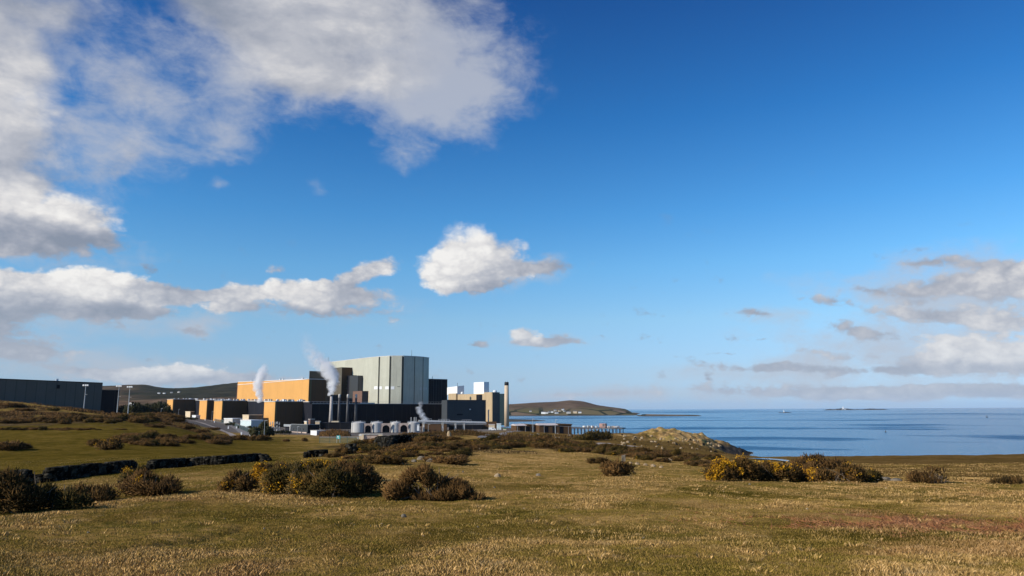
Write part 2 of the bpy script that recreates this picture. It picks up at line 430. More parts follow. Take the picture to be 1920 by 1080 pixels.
def hill_mat():
    m, nt, b = new_mat('distant_farmland')
    p = pos(nt)
    v = nt.n('ShaderNodeTexVoronoi'); nt.L.new(scaled(nt, p, (1, .45, .0)), v.inputs['Vector']); v.inputs['Scale'].default_value = .0075
    wn = nt.n('ShaderNodeSeparateColor'); nt.L.new(v.outputs['Color'], wn.inputs[0])
    f = nt.ramp(wn.outputs[0], [(.0, (.16, .125, .06)), (.3, (.21, .145, .09)), (.55, (.26, .18, .12)), (.8, (.145, .125, .05)), (1, (.29, .21, .145))], 'CONSTANT')
    n = nt.noise(p, .012, 6, .65)
    moor = nt.ramp(n, [(.35, (.075, .048, .028)), (.55, (.14, .090, .055)), (.7, (.19, .13, .08))])
    z = nt.n('ShaderNodeSeparateXYZ'); nt.L.new(p, z.inputs[0])
    up = nt.maprange(nt.math('ADD', z.outputs[2], nt.math('MULTIPLY', n, 40)), 34, 62, 0, 1)
    c = nt.mix(up, f, moor)
    v2 = nt.n('ShaderNodeTexVoronoi', feature='DISTANCE_TO_EDGE'); nt.L.new(scaled(nt, p, (1, .45, .0)), v2.inputs['Vector']); v2.inputs['Scale'].default_value = .0075
    hedge = nt.math('MULTIPLY', nt.math('LESS_THAN', v2.outputs[0], .05), nt.math('SUBTRACT', 1.0, up))
    c = nt.mix(hedge, c, (.022, .026, .012))
    wood = nt.math('MULTIPLY', nt.maprange(nt.noise(p, .0045, 4, .6), .54, .60, 0, 1), nt.math('SUBTRACT', 1.0, nt.math('MULTIPLY', up, .5)))
    att = nt.n('ShaderNodeVertexColor', layer_name='cover'); sp = nt.n('ShaderNodeSeparateColor'); nt.L.new(att.outputs[0], sp.inputs[0])
    c = nt.mix(nt.math('MULTIPLY', wood, sp.outputs[0]), c, (.020, .026, .012))
    c = nt.mix(nt.math('MULTIPLY', sp.outputs[1], .85), c, nt.ramp(n, [(.35, (.010, .015, .010)), (.6, (.030, .034, .020))]))
    shore = nt.maprange(z.outputs[2], 1.2, 4.5, 1, 0)
    c = nt.mix(shore, c, (.10, .085, .07))
    nt.L.new(c, b.inputs['Base Color']); b.inputs['Roughness'].default_value = 1.0; b.inputs['Specular IOR Level'].default_value = 0
    return m
M['hill'] = hill_mat()

def sea_mat():
    m, nt, b = new_mat('sea_water')
    p = pos(nt)
    b.inputs['Base Color'].default_value = (.012, .060, .115, 1)
    b.inputs['IOR'].default_value = 1.33
    dst = nt.n('ShaderNodeVectorMath', operation='LENGTH'); nt.L.new(p, dst.inputs[0])
    lg = nt.math('LOGARITHM', dst.outputs['Value'], 2.718)
    sp_ = nt.n('ShaderNodeSeparateXYZ'); nt.L.new(p, sp_.inputs[0])
    cv_ = nt.n('ShaderNodeCombineXYZ'); nt.L.new(nt.math('MULTIPLY', nt.math('ARCTAN2', sp_.outputs[0], sp_.outputs[1]), 2.6), cv_.inputs[0]); nt.L.new(nt.math('MULTIPLY', lg, 5.0), cv_.inputs[1])
    big_ = nt.noise(scaled(nt, p, (.0012, .0040, 1), (3.1, .4, 0), (0, 0, .12)), 1.0, 3, .5)
    band = nt.math('ADD', nt.math('MULTIPLY', nt.noise(cv_.outputs[0], 1.0, 4, .6), .7), nt.math('MULTIPLY', big_, .3))
    slick = nt.maprange(band, .50, .60, 0, 1)
    near = nt.noise(scaled(nt, p, (.03, .11, 1)), 1.0, 5, .65)
    w1 = nt.noise(scaled(nt, p, (.12, .35, 1), (0, 0, 0), (0, 0, .3)), 1.0, 4, .6)
    w2 = nt.noise(scaled(nt, p, (.9, 1.6, 1)), 1.0, 3, .6)
    w3 = nt.noise(scaled(nt, p, (.30, .055, 1), (0, 0, 0), (0, 0, .1)), 1.0, 4, .7)
    w1 = nt.math('ADD', w1, nt.math('MULTIPLY', w3, 1.6))
    hgt = nt.math('ADD', nt.math('MULTIPLY', w1, 1.1), nt.math('ADD', nt.math('MULTIPLY', w2, .25), nt.math('MULTIPLY', near, .8)))
    bump = nt.n('ShaderNodeBump'); bump.inputs['Distance'].default_value = 1.0
    nt.L.new(nt.maprange(slick, 0, 1, .75, 1.0), bump.inputs['Strength'])
    nt.L.new(hgt, bump.inputs['Height']); nt.L.new(bump.outputs[0], b.inputs['Normal'])
    nt.L.new(nt.maprange(slick, 0, 1, .16, .34), b.inputs['Roughness'])
    c = nt.mix(nt.math('MULTIPLY', slick, .8), (.006, .150, .290), (.002, .058, .150))
    nt.L.new(c, b.inputs['Base Color'])
    return m
M['sea'] = sea_mat()

def leaf_mat(name, stops, nsc=1.2, trans=0.0):
    m, nt, b = new_mat(name)
    g = nt.n('ShaderNodeNewGeometry')
    oi = nt.n('ShaderNodeObjectInfo')
    n = nt.noise(g.outputs['Position'], nsc, 3, .6)
    f = nt.math('ADD', nt.math('MULTIPLY', g.outputs['Random Per Island'], .45), nt.math('ADD', nt.math('MULTIPLY', n, .75), nt.math('MULTIPLY', oi.outputs['Random'], .15)))
    f = nt.math('SUBTRACT', f, .2)
    c = nt.ramp(f, stops)
    nt.L.new(c, b.inputs['Base Color']); b.inputs['Roughness'].default_value = .9; b.inputs['Specular IOR Level'].default_value = .15
    return m
M['gorse'] = leaf_mat('gorse_sprigs', [(.2, (0.0168, 0.0114, 0.0033)), (.4, (0.0504, 0.0304, 0.0072)), (.55, (0.0912, 0.0494, 0.0123)), (.75, (0.1680, 0.0855, 0.0247))])
M['gorsegreen'] = leaf_mat('green_gorse_sprigs', [(.2, (0.0156, 0.0133, 0.0033)), (.42, (0.0456, 0.0342, 0.0065)), (.6, (0.0888, 0.0570, 0.0117)), (.8, (0.1800, 0.0950, 0.0234))])
M['heather'] = leaf_mat('brown_heather_sprigs', [(.2, (0.0253, 0.0140, 0.0045)), (.4, (0.0713, 0.0380, 0.0105)), (.6, (0.1323, 0.0680, 0.0195)), (.8, (0.2185, 0.1150, 0.0375))])
M['flower'] = leaf_mat('gorse_flowers', [(.1, (.34, .15, .008)), (.4, (.56, .27, .010)), (.7, (.72, .38, .02))], 3.0)
M['twig'] = plain('grey_brown_twigs', (.16, .115, .075), .9, .35, 9.0)
M['tree'] = leaf_mat('dark_evergreen_leaves', [(.2, (.010, .013, .005)), (.5, (.028, .030, .011)), (.8, (.065, .055, .022))], .4)
M['trunk'] = plain('bark', (.06, .045, .033), .9, .3, 3.0)

def grass_mat():
    m, nt, b = new_mat('grass_blades')
    g = nt.n('ShaderNodeNewGeometry'); p = g.outputs['Position']
    att = nt.n('ShaderNodeVertexColor', layer_name='straw'); sp = nt.n('ShaderNodeSeparateColor'); nt.L.new(att.outputs[0], sp.inputs[0])
    r = g.outputs['Random Per Island']
    green = nt.ramp(r, [(.0, (0.1201, 0.0931, 0.0140)), (.5, (0.2219, 0.1595, 0.0280)), (.85, (0.3238, 0.2139, 0.0490)), (1, (0.4599, 0.2840, 0.0924))])
    straw = nt.ramp(r, [(.0, (0.2086, 0.1324, 0.0356)), (.4, (0.3819, 0.2343, 0.0767)), (.8, (0.5905, 0.3644, 0.1383)), (1, (0.7980, 0.5155, 0.2273))])
    red = nt.ramp(r, [(.0, (.10, .04, .018)), (.5, (.23, .10, .045)), (1, (.38, .21, .11))])
    c = nt.mix(sp.outputs[0], green, straw)
    pn = nt.noise(p, 1.1, 5, .65); c = nt.mix(nt.maprange(pn, .54, .72, 0, .5), c, nt.mix(.55, c, (.035, .024, .008)))
    c = nt.mix(nt.maprange(nt.noise(p, 2.3, 4, .6), .56, .70, 0, .55), c, (.36, .26, .135))
    c = nt.mix(sp.outputs[1], c, red)
    nt.L.new(c, b.inputs['Base Color']); b.inputs['Roughness'].default_value = .9; b.inputs['Specular IOR Level'].default_value = .0
    return m
M['grass'] = grass_mat()

def stone_mat(name, a, bcol, c2, sc=1.2, brick=False):
    m, nt, b = new_mat(name)
    p = pos(nt)
    v = nt.n('ShaderNodeTexVoronoi'); nt.L.new(p, v.inputs['Vector']); v.inputs['Scale'].default_value = 2.6
    s = nt.n('ShaderNodeSeparateColor'); nt.L.new(v.outputs['Color'], s.inputs[0])
    n = nt.noise(p, sc * 4, 6, .7)
    f = nt.math('ADD', nt.math('MULTIPLY', n, .7), nt.math('MULTIPLY', s.outputs[0], .3)) if brick else n
    c = nt.ramp(f, [(.3, a), (.5, bcol), (.7, c2)])
    nt.L.new(c, b.inputs['Base Color']); b.inputs['Roughness'].default_value = .95; b.inputs['Specular IOR Level'].default_value = .05
    bump = nt.n('ShaderNodeBump'); bump.inputs['Strength'].default_value = 1.0; bump.inputs['Distance'].default_value = .15
    nt.L.new(nt.math('ADD', n, nt.math('MULTIPLY', v.outputs['Distance'], -1.5 if brick else -.1)), bump.inputs['Height']); nt.L.new(bump.outputs[0], b.inputs['Normal'])
    return m
M['drystone'] = stone_mat('dark_dry_stone', (.005, .0045, .0035), (.014, .0125, .009), (.085, .076, .058), 1.0, True)
M['rock'] = stone_mat('lichen_rock', (.09, .075, .055), (.23, .19, .14), (.38, .32, .24))
M['tanrock'] = stone_mat('tan_rock', (.20, .14, .08), (.42, .30, .17), (.55, .42, .27))
M['islet'] = stone_mat('sea_rock', (.02, .018, .016), (.06, .05, .042), (.12, .10, .08))

# ------------------------------------------------------------------ sky
SUN_AZ = math.atan2(-.88, -.475)         # plan direction to the sun (x, y), clockwise from +y
SUN_EL = R(29)
sv = Vector((math.sin(SUN_AZ) * math.cos(SUN_EL), math.cos(SUN_AZ) * math.cos(SUN_EL), math.sin(SUN_EL)))
sl = bpy.data.lights.new('sun', 'SUN'); sl.energy = 4.9; sl.angle = R(.5); sl.color = (1.0, .93, .82)
so = bpy.data.objects.new('sun', sl); COL.objects.link(so)
so.rotation_euler = sv.to_track_quat('Z', 'Y').to_euler(); so.location = (-60, -20, 90)

world = bpy.data.worlds.new('World'); scene.world = world; world.use_nodes = True
wt = NT(world.node_tree)
bg = world.node_tree.nodes['Background']
sky = wt.n('ShaderNodeTexSky', sky_type='NISHITA', sun_disc=False)
sky.sun_elevation = SUN_EL; sky.sun_rotation = SUN_AZ
sky.air_density = 1.0; sky.dust_density = 0.3; sky.ozone_density = 1.5; sky.altitude = 0
gen = wt.n('ShaderNodeTexCoord').outputs['Generated']
sxyz = wt.n('ShaderNodeSeparateXYZ'); wt.L.new(gen, sxyz.inputs[0])
az = wt.math('ARCTAN2', sxyz.outputs[0], sxyz.outputs[1])
el = wt.math('ARCSINE', sxyz.outputs[2])
STRENGTH = 0.1

def azel(px, py):
    v = R3 @ np.array([(px - 960) / F, -(py - 540) / F, -1.0]); v /= np.linalg.norm(v)
    return math.atan2(v[0], v[1]), math.asin(v[2])

# clouds: px, py, half width, half height (picture units, turned into angles), turn in degrees, weight, brightness
CLOUDS = [
 # upper left bank
 (-10, 160, 95, 110, 0, 1.15, .82), (-60, 40, 230, 110, 0, 1.1, .50), (60, 10, 150, 60, 0, .8, .46), (-40, 260, 170, 90, 0, .9, .66),
 (40, 275, 110, 70, 0, .75, .66), (222, 285, 42, 44, -20, .72, .66), (150, 330, 80, 30, 20, .45, .45), (40, 375, 115, 52, 0, 1.1, .95), (175, 402, 80, 34, 5, .95, .85),
 (60, 440, 190, 34, 0, .95, .34), (-80, 420, 160, 60, 0, 1.0, .5), (190, 440, 70, 20, 0, .45, .32),
 (215, 150, 80, 70, 30, .44, .62), (260, 195, 80, 40, 0, .38, .62), (185, 180, 70, 40, 0, .30, .6), (300, 100, 80, 60, 0, .32, .55), (130, 215, 60, 40, 0, .3, .6),
 # top centre bank
 (308, -38, 220, 70, 0, 1.1, .36), (418, 7, 120, 65, 0, .8, .30), (568, 10, 190, 120, 0, 1.1, .66), (538, 70, 120, 90, 0, .55, .68), (708, -28, 220, 90, 0, 1.0, .50),
 (668, 150, 150, 46, 10, .95, .70), (618, 90, 150, 80, 0, .65, .68), (538, 145, 100, 40, 0, .50, .66), (788, 90, 110, 70, 0, .45, .60), (868, 40, 100, 80, 0, .28, .52),
 (768, 195, 70, 26, -15, .30, .55), (908, 130, 70, 50, 0, .18, .5), (398, 130, 100, 60, 0, .22, .55), (733, 245, 36, 26, 0, .30, .5), (1168, -13, 40, 16, 0, .3, .6),
 # lone bright cloud
 (872, 462, 44, 34, 0, 1.0, .98), (846, 506, 52, 40, 0, 1.15, .93), (920, 488, 72, 34, 14, 1.0, .76), (920, 520, 70, 22, 0, .6, .68), (1015, 501, 105, 15, 3, .75, .48), (905, 543, 70, 13, 0, .45, .42),
 # low left belt
 (20, 540, 150, 32, 0, 1.2, .88), (110, 535, 70, 30, 0, 1.0, .97), (205, 535, 90, 34, 0, 1.2, .93), (290, 550, 80, 26, 0, .8, .62), (340, 545, 80, 18, 0, .45, .58), (90, 576, 210, 24, 0, .9, .42), (240, 582, 110, 14, 0, .5, .40),
 (10, 645, 110, 36, 0, .50, .46), (-40, 600, 120, 30, 0, .6, .4), (340, 617, 50, 13, 0, .40, .42), (215, 615, 45, 12, 0, .35, .4),
 (430, 562, 65, 26, 0, .95, .76), (560, 556, 90, 24, 0, 1.0, .86), (630, 545, 60, 26, 20, .7, .6), (710, 508, 62, 24, 14, .9, .74), (670, 565, 90, 22, 0, .75, .60), (525, 512, 20, 11, 0, .5, .6), (590, 590, 170, 11, 0, .5, .40),
 (325, 694, 85, 14, 0, .95, .97), (245, 702, 90, 12, 0, .7, .74), (400, 711, 160, 13, 0, .8, .48), (150, 692, 120, 16, 0, .5, .45), (60, 665, 90, 22, 0, .45, .48),
 (982, 633, 32, 15, 0, .95, .86), (1052, 641, 56, 9, 0, .55, .40), (888, 648, 26, 7, 0, .5, .38), (1010, 645, 60, 7, 0, .45, .42),
 # right bank
 (1930, 520, 170, 34, -5, .72, .70), (1790, 535, 120, 20, -8, .60, .60), (1640, 545, 120, 15, -10, .45, .50), (1420, 586, 70, 9, -5, .45, .38), (1560, 570, 90, 12, -12, .42, .45),
 (1910, 592, 150, 32, -5, .80, .74), (1740, 592, 100, 16, -10, .5, .56), (1870, 652, 150, 26, -5, .90, .86), (1780, 665, 80, 18, 0, .6, .78), (1600, 620, 100, 12, -12, .48, .44), (1440, 688, 110, 9, -2, .55, .36), (1420, 633, 36, 6, 0, .4, .38),
 (1620, 668, 150, 12, -5, .42, .52), (1880, 690, 200, 18, 0, .6, .58), (1680, 690, 180, 12, 0, .55, .44), (1350, 660, 36, 5, 0, .4, .36), (1840, 490, 130, 14, -8, .4, .6), (1740, 485, 100, 10, 0, .32, .55),
 (1500, 733, 480, 15, -1, .50, .50), (1850, 735, 360, 16, 0, .55, .55), (1080, 742, 120, 8, 0, .35, .55), (1750, 728, 110, 7, 0, .30, .80),
]
warp = wt.n('ShaderNodeTexNoise'); wt.L.new(gen, warp.inputs['Vector'])
warp.inputs['Scale'].default_value = 9.0; warp.inputs['Detail'].default_value = 4; warp.inputs['Roughness'].default_value = .6
ws = wt.n('ShaderNodeSeparateColor'); wt.L.new(warp.outputs['Color'], ws.inputs[0])
# warping shrinks towards the horizon, where clouds are far away
wamp = wt.maprange(el, 0.0, .35, .012, .085, 'LINEAR')
u = wt.math('ADD', az, wt.math('MULTIPLY', wt.math('SUBTRACT', ws.outputs[0], .5), wt.math('MULTIPLY', wamp, 1.3)))
v = wt.math('ADD', el, wt.math('MULTIPLY', wt.math('SUBTRACT', ws.outputs[1], .5), wamp))
uv = wt.n('ShaderNodeCombineXYZ'); wt.L.new(u, uv.inputs[0]); wt.L.new(v, uv.inputs[1])
acc = None; accb = None
for (px, py, rx, ry, rot, w, br) in CLOUDS:
    a0, e0 = azel(px, py)
    ra = abs(azel(px + rx, py)[0] - azel(px - rx, py)[0]) / 2; re = abs(azel(px, py - ry)[1] - azel(px, py + ry)[1]) / 2
    k = 1.35
    mp = wt.n('ShaderNodeMapping', vector_type='TEXTURE'); wt.L.new(uv.outputs[0], mp.inputs[0])
    mp.inputs['Location'].default_value = (a0, e0, 0); mp.inputs['Rotation'].default_value = (0, 0, R(rot)); mp.inputs['Scale'].default_value = (ra * k, re * k, 1)
    g = wt.n('ShaderNodeTexGradient', gradient_type='SPHERICAL'); wt.L.new(mp.outputs[0], g.inputs[0])
    f = g.outputs['Fac']
    acc = wt.math('MULTIPLY', f, w * 1.5) if acc is None else wt.math('MULTIPLY_ADD', f, w * 1.5, acc)
    accb = wt.math('MULTIPLY', f, w * br * 1.5) if accb is None else wt.math('MULTIPLY_ADD', f, w * br * 1.5, accb)
# thin veils between the clouds
VEILS = [(150, 130, 190, 170, 0, .55), (270, 190, 190, 120, 0, .62), (440, 150, 180, 130, 0, .48), (600, 105, 250, 130, 0, .9), (810, 100, 170, 140, 0, .8), (810, 200, 150, 80, 0, .65), (920, 130, 110, 130, 0, .55),
 (755, 285, 60, 40, 0, .5), (180, 320, 150, 90, 0, .7), (80, 430, 260, 70, 0, .9), (430, 255, 70, 40, 0, .35), (595, 355, 26, 18, 0, .3), (405, 345, 26, 18, 0, .3),
 (200, 590, 300, 40, 0, .55), (60, 640, 200, 60, 0, .6), (350, 615, 110, 30, 0, .7), (600, 575, 230, 50, 0, .6), (250, 690, 320, 40, 0, .8), (1000, 520, 140, 44, 10, .7), (1010, 640, 130, 18, 0, .6),
 (1850, 520, 260, 80, -6, .85), (1620, 550, 200, 40, -12, .75), (1440, 588, 110, 20, -5, .6), (1850, 610, 260, 100, 0, .7), (1620, 650, 300, 60, -5, .7), (1450, 690, 260, 26, 0, .7), (1600, 735, 700, 40, 0, .75), (1100, 742, 240, 18, 0, .6)]
vacc = None
for (px, py, rx, ry, rot, w) in VEILS:
    a0, e0 = azel(px, py)
    ra = abs(azel(px + rx, py)[0] - azel(px - rx, py)[0]) / 2; re = abs(azel(px, py - ry)[1] - azel(px, py + ry)[1]) / 2
    mp = wt.n('ShaderNodeMapping', vector_type='TEXTURE'); wt.L.new(uv.outputs[0], mp.inputs[0])
    mp.inputs['Location'].default_value = (a0, e0, 0); mp.inputs['Rotation'].default_value = (0, 0, R(rot)); mp.inputs['Scale'].default_value = (ra * 1.2, re * 1.2, 1)
    g = wt.n('ShaderNodeTexGradient', gradient_type='SPHERICAL'); wt.L.new(mp.outputs[0], g.inputs[0])
    vacc = wt.math('MULTIPLY', g.outputs['Fac'], w) if vacc is None else wt.math('MULTIPLY_ADD', g.outputs['Fac'], w, vacc)
# detail noise, flattened with height above the horizon
def cnoise(off):
    vv = wt.n('ShaderNodeVectorMath', operation='ADD'); wt.L.new(gen, vv.inputs[0]); vv.inputs[1].default_value = off
    mp = scaled(wt, vv.outputs[0], (1, 1, 2.0))
    n1 = wt.noise(mp, 7.0, 8, .60, dist=.25)
    return n1
n0 = cnoise((0, 0, 0))
fine = wt.noise(scaled(wt, gen, (1, 1, 1.8)), 38.0, 6, .65, dist=.3)
midn = wt.noise(scaled(wt, gen, (1, 1, 1.5)), 17.0, 7, .62, dist=.6)
amp = wt.maprange(el, .02, .30, .80, 1.25, 'LINEAR')
stv = wt.n('ShaderNodeCombineXYZ'); wt.L.new(wt.math('MULTIPLY', az, 5.0), stv.inputs[0]); wt.L.new(wt.math('ADD', wt.math('MULTIPLY', el, 42.0), wt.math('MULTIPLY', az, 2.2)), stv.inputs[1])
strk = wt.noise(stv.outputs[0], 1.0, 6, .6, dist=.4)
bil = wt.math('ABSOLUTE', wt.math('SUBTRACT', wt.math('MULTIPLY', wt.noise(scaled(wt, gen, (1, 1, 1.4)), 26.0, 4, .55), 2.0), 1.0))
dens = wt.math('ADD', acc, wt.math('MULTIPLY', wt.math('SUBTRACT', n0, .5), amp))
dens = wt.math('ADD', dens, wt.math('MULTIPLY', wt.math('SUBTRACT', midn, .5), wt.maprange(el, .15, .32, .85, .40, 'LINEAR')))
dens = wt.math('ADD', dens, wt.math('MULTIPLY', wt.math('SUBTRACT', fine, .5), wt.maprange(el, .02, .28, 1.0, .30, 'LINEAR')))
dens = wt.math('ADD', dens, wt.math('MULTIPLY', wt.math('SUBTRACT', strk, .5), wt.maprange(el, .10, .20, 1.1, 0, 'LINEAR')))
dens = wt.math('ADD', dens, wt.math('MULTIPLY', wt.math('SUBTRACT', bil, .14), wt.maprange(el, .22, .36, 1.0, 0, 'LINEAR')))
soft = wt.maprange(el, .18, .36, .70, 2.0, 'LINEAR')
alpha = wt.n('ShaderNodeMapRange', interpolation_type='SMOOTHSTEP'); wt.L.new(dens, alpha.inputs[0]); alpha.inputs[1].default_value = .20; wt.L.new(soft, alpha.inputs[2])
alpha = alpha.outputs[0]
vd = wt.math('ADD', vacc, wt.math('MULTIPLY', wt.math('SUBTRACT', n0, .52), 1.5))
vd = wt.math('ADD', vd, wt.math('MULTIPLY', wt.math('SUBTRACT', midn, .5), 1.0))
vd = wt.math('ADD', vd, wt.math('MULTIPLY', wt.math('SUBTRACT', fine, .5), .45))
veil = wt.maprange(vd, .05, 1.05, 0, .80)
veil = wt.math('MULTIPLY', veil, wt.maprange(vacc, 0, .18, 0, 1))
# relief: the same noise a little towards the sun (up and to the left)
n1 = cnoise((-.018, 0, .016))
rel = wt.math('MULTIPLY', wt.math('SUBTRACT', n0, n1), .8)
br = wt.math('DIVIDE', accb, wt.math('MAXIMUM', acc, .02))
br = wt.math('ADD', br, rel)
br = wt.math('ADD', br, wt.math('MULTIPLY', wt.math('SUBTRACT', bil, .16), wt.maprange(el, .20, .36, .55, 0, 'LINEAR')))
br = wt.math('ADD', br, wt.math('MULTIPLY', wt.math('SUBTRACT', midn, .5), .20))
br = wt.math('ADD', br, wt.math('MULTIPLY', wt.math('SUBTRACT', fine, .5), .14), clamp=True)
ccol = wt.ramp(br, [(.25, (.25, .29, .37)), (.45, (.34, .37, .445)), (.65, (.50, .515, .565)), (.85, (.76, .745, .74)), (1, (.92, .90, .87))])
ccol = wt.mix(wt.maprange(el, .01, .16, .50, 0, 'LINEAR'), ccol, (.50, .585, .70))
cscaled = wt.n('ShaderNodeVectorMath', operation='SCALE'); wt.L.new(ccol, cscaled.inputs[0]); cscaled.inputs['Scale'].default_value = 1 / STRENGTH
# deepen the blue of the sky: polarised look of the photograph
skc = sky.outputs[0]
# deep, slightly polarised blue: the model's colour times a tint that changes with height
def s2l(c): c /= 255.0; return c / 12.92 if c <= .04045 else ((c + .055) / 1.055) ** 2.4
RAW = [(1200, 757, (212, 205, 172), (160, 190, 215)), (1200, 700, (202, 215, 199), (168, 202, 228)), (1200, 600, (165, 192, 206), (146, 198, 236)), (1200, 500, (140, 168, 193), (110, 177, 230)),
       (1200, 400, (122, 151, 182), (78, 152, 218)), (1400, 200, (105, 133, 167), (46, 118, 191)), (960, 0, (105, 133, 169), (36, 98, 176))]
stops = []
for (px, py, raw, tgt) in RAW:
    stops.append((azel(px, py)[1] / .6, tuple(.5 * s2l(t) / s2l(r) for t, r in zip(tgt, raw))))
tint = wt.ramp(wt.math('DIVIDE', el, .6), stops)
skt = wt.mix(1.0, sky.outputs[0], tint, 'MULTIPLY')
sk2 = wt.n('ShaderNodeVectorMath', operation='SCALE'); wt.L.new(skt, sk2.inputs[0]); sk2.inputs['Scale'].default_value = 2.0
skc = sk2.outputs[0]
vcol = wt.n('ShaderNodeVectorMath', operation='SCALE'); vcol.inputs[0].default_value = (.50, .53, .60); vcol.inputs['Scale'].default_value = 1 / STRENGTH
skv = wt.mix(veil, skc, vcol.outputs[0])
final = wt.mix(wt.math('MULTIPLY', alpha, .97), skv, cscaled.outputs[0])
wt.L.new(final, bg.inputs['Color'])
bg.inputs['Strength'].default_value = STRENGTH
world.cycles.sampling_method = 'MANUAL'; world.cycles.sample_map_resolution = 512

vs_ = scene.view_settings
vs_.view_transform = 'Standard'; vs_.look = 'None'; vs_.exposure = 0.0; vs_.gamma = 1.0; vs_.use_curve_mapping = False
# ------------------------------------------------------------------ ground, sea, hills
def polar_mesh(name, azs, rs, hf, cov):
    A, Rr = np.meshgrid(azs, rs, indexing='ij')
    x = np.sin(A) * Rr; y = np.cos(A) * Rr
    z = hf(x, y)
    n, k = A.shape
    idx = np.arange(n * k).reshape(n, k)
    f = np.stack([idx[:-1, :-1], idx[:-1, 1:], idx[1:, 1:], idx[1:, :-1]], -1).reshape(-1, 4)
    f = f[:, ::-1]
    me = np_mesh(name, np.stack([x.ravel(), y.ravel(), z.ravel()], -1), f, 4)
    for nm, arr in cov(x.ravel(), y.ravel(), z.ravel()):
        ca = me.color_attributes.new(nm, 'FLOAT_COLOR', 'POINT')
        ca.data.foreach_set('color', np.concatenate([arr, np.ones((len(arr), 1))], 1).astype(np.float32).ravel())
    me.polygons.foreach_set('use_smooth', np.ones(len(me.polygons), bool))
    return me

def box01(v, a, b, w): return sstep(a - w, a + w, v) * (1 - sstep(b - w, b + w, v))

def cover(x, y, z):
    r = np.hypot(x, y); s = np.where(y > 1, x / np.maximum(y, 1), np.where(x < 0, -9, 9))
    px = 960 + s * F * .986             # column, roughly
    jx = (fbm(x / 9, y / 9, 40, 4) - .5)
    lr = np.log(np.maximum(r, 1)) + jx * .25
    pxj = px + jx * 160
    green = (1 - sstep(520, 660, pxj)) * sstep(math.log(36), math.log(60), lr) * (1 - sstep(math.log(330), math.log(420), lr))
    green = np.maximum(green, .55 * box01(lr, math.log(40), math.log(75), .15) * box01(pxj, 560, 860, 60))
    patch = sstep(.50, .62, fbm(x / 3.5, y / 3.5, 50, 4))
    green = np.maximum(green, patch * .85 * (1 - sstep(math.log(28), math.log(45), lr)))
    hn = fbm(x / 12, y / 12, 60, 4)
    heath = box01(pxj, 640, 1330, 60) * box01(lr, math.log(68), math.log(190), .12) * sstep(.30, .46, hn) * (1 - sstep(1010, 1090, pxj) * sstep(math.log(105), math.log(130), lr))
    heath = np.maximum(heath, (1 - sstep(330, 420, pxj)) * box01(lr, math.log(285), math.log(420), .06) * sstep(.30, .5, hn))
    heath = np.maximum(heath, .35 * box01(pxj, 700, 1180, 50) * box01(lr, math.log(190), math.log(420), .1) * sstep(.42, .58, hn))
    heath = np.maximum(heath, .25 * box01(pxj, 1130, 1400, 40) * box01(lr, math.log(100), math.log(290), .1) * sstep(.42, .58, hn))
    meadow = sstep(1360, 1480, pxj) * sstep(math.log(38), math.log(52), lr)
    meadow = np.maximum(meadow, .8 * box01(pxj, 920, 1420, 60) * sstep(math.log(110), math.log(150), lr))
    hd = headland(x, y)
    rock = hd * sstep(.36, .48, fbm(x / 16, y / 16, 71, 4) + .16 * sstep(sx(1215), sx(1290), s) - .05) * sstep(250, 320, r)
    rock = np.maximum(rock, .7 * box01(px, 1120, 1250, 20) * box01(r, 280, 400, 20) * sstep(.50, .60, fbm(x / 8, y / 8, 75, 4)))
    gravel = box01(px, 300, 990, 30) * sstep(425, 470, r) * (1 - sstep(950, 1000, px))
    gravel = np.maximum(gravel, box01(px, 600, 960, 30) * sstep(330, 400, r) * .5)
    shore = (1 - sstep(.6, 2.6, z + jx * 3)) * sstep(250, 300, r)
    shore = np.maximum(shore, hd * sstep(sx(1318), sx(1350), s) * (1 - sstep(5.0, 8.0, z + jx * 4)))
    Z = np.zeros_like(x)
    return [('cover', np.stack([green, heath, meadow], -1)), ('cover_b', np.stack([rock, gravel, shore], -1))]

aL, aR = math.atan(sx(-330)), math.atan(sx(2250))
fa = np.linspace(aL, aR, 1250)
ca_ = np.linspace(aR, aL + 2 * math.pi, 90)
rs = np.exp(np.linspace(math.log(.6), math.log(1400), 470))
def Hall(x, y):
    return np.where(np.hypot(x, y) < 1.5, EYE - 1.65, H(x, y))
azs = np.concatenate([fa, ca_[1:]])
me = polar_mesh('ground', azs, rs, Hall, cover)
g = link('ground', me, M['ground']); tag(g, kind='structure')

# sea: one sheet to the horizon
mb = MB(); n = 96
mb.bm.faces.new([mb.bm.verts.new((70000 * math.cos(k * 2 * math.pi / n), 70000 * math.sin(k * 2 * math.pi / n), 0)) for k in range(n)])
sea = mb.build('sea', M['sea']); tag(sea, kind='structure')

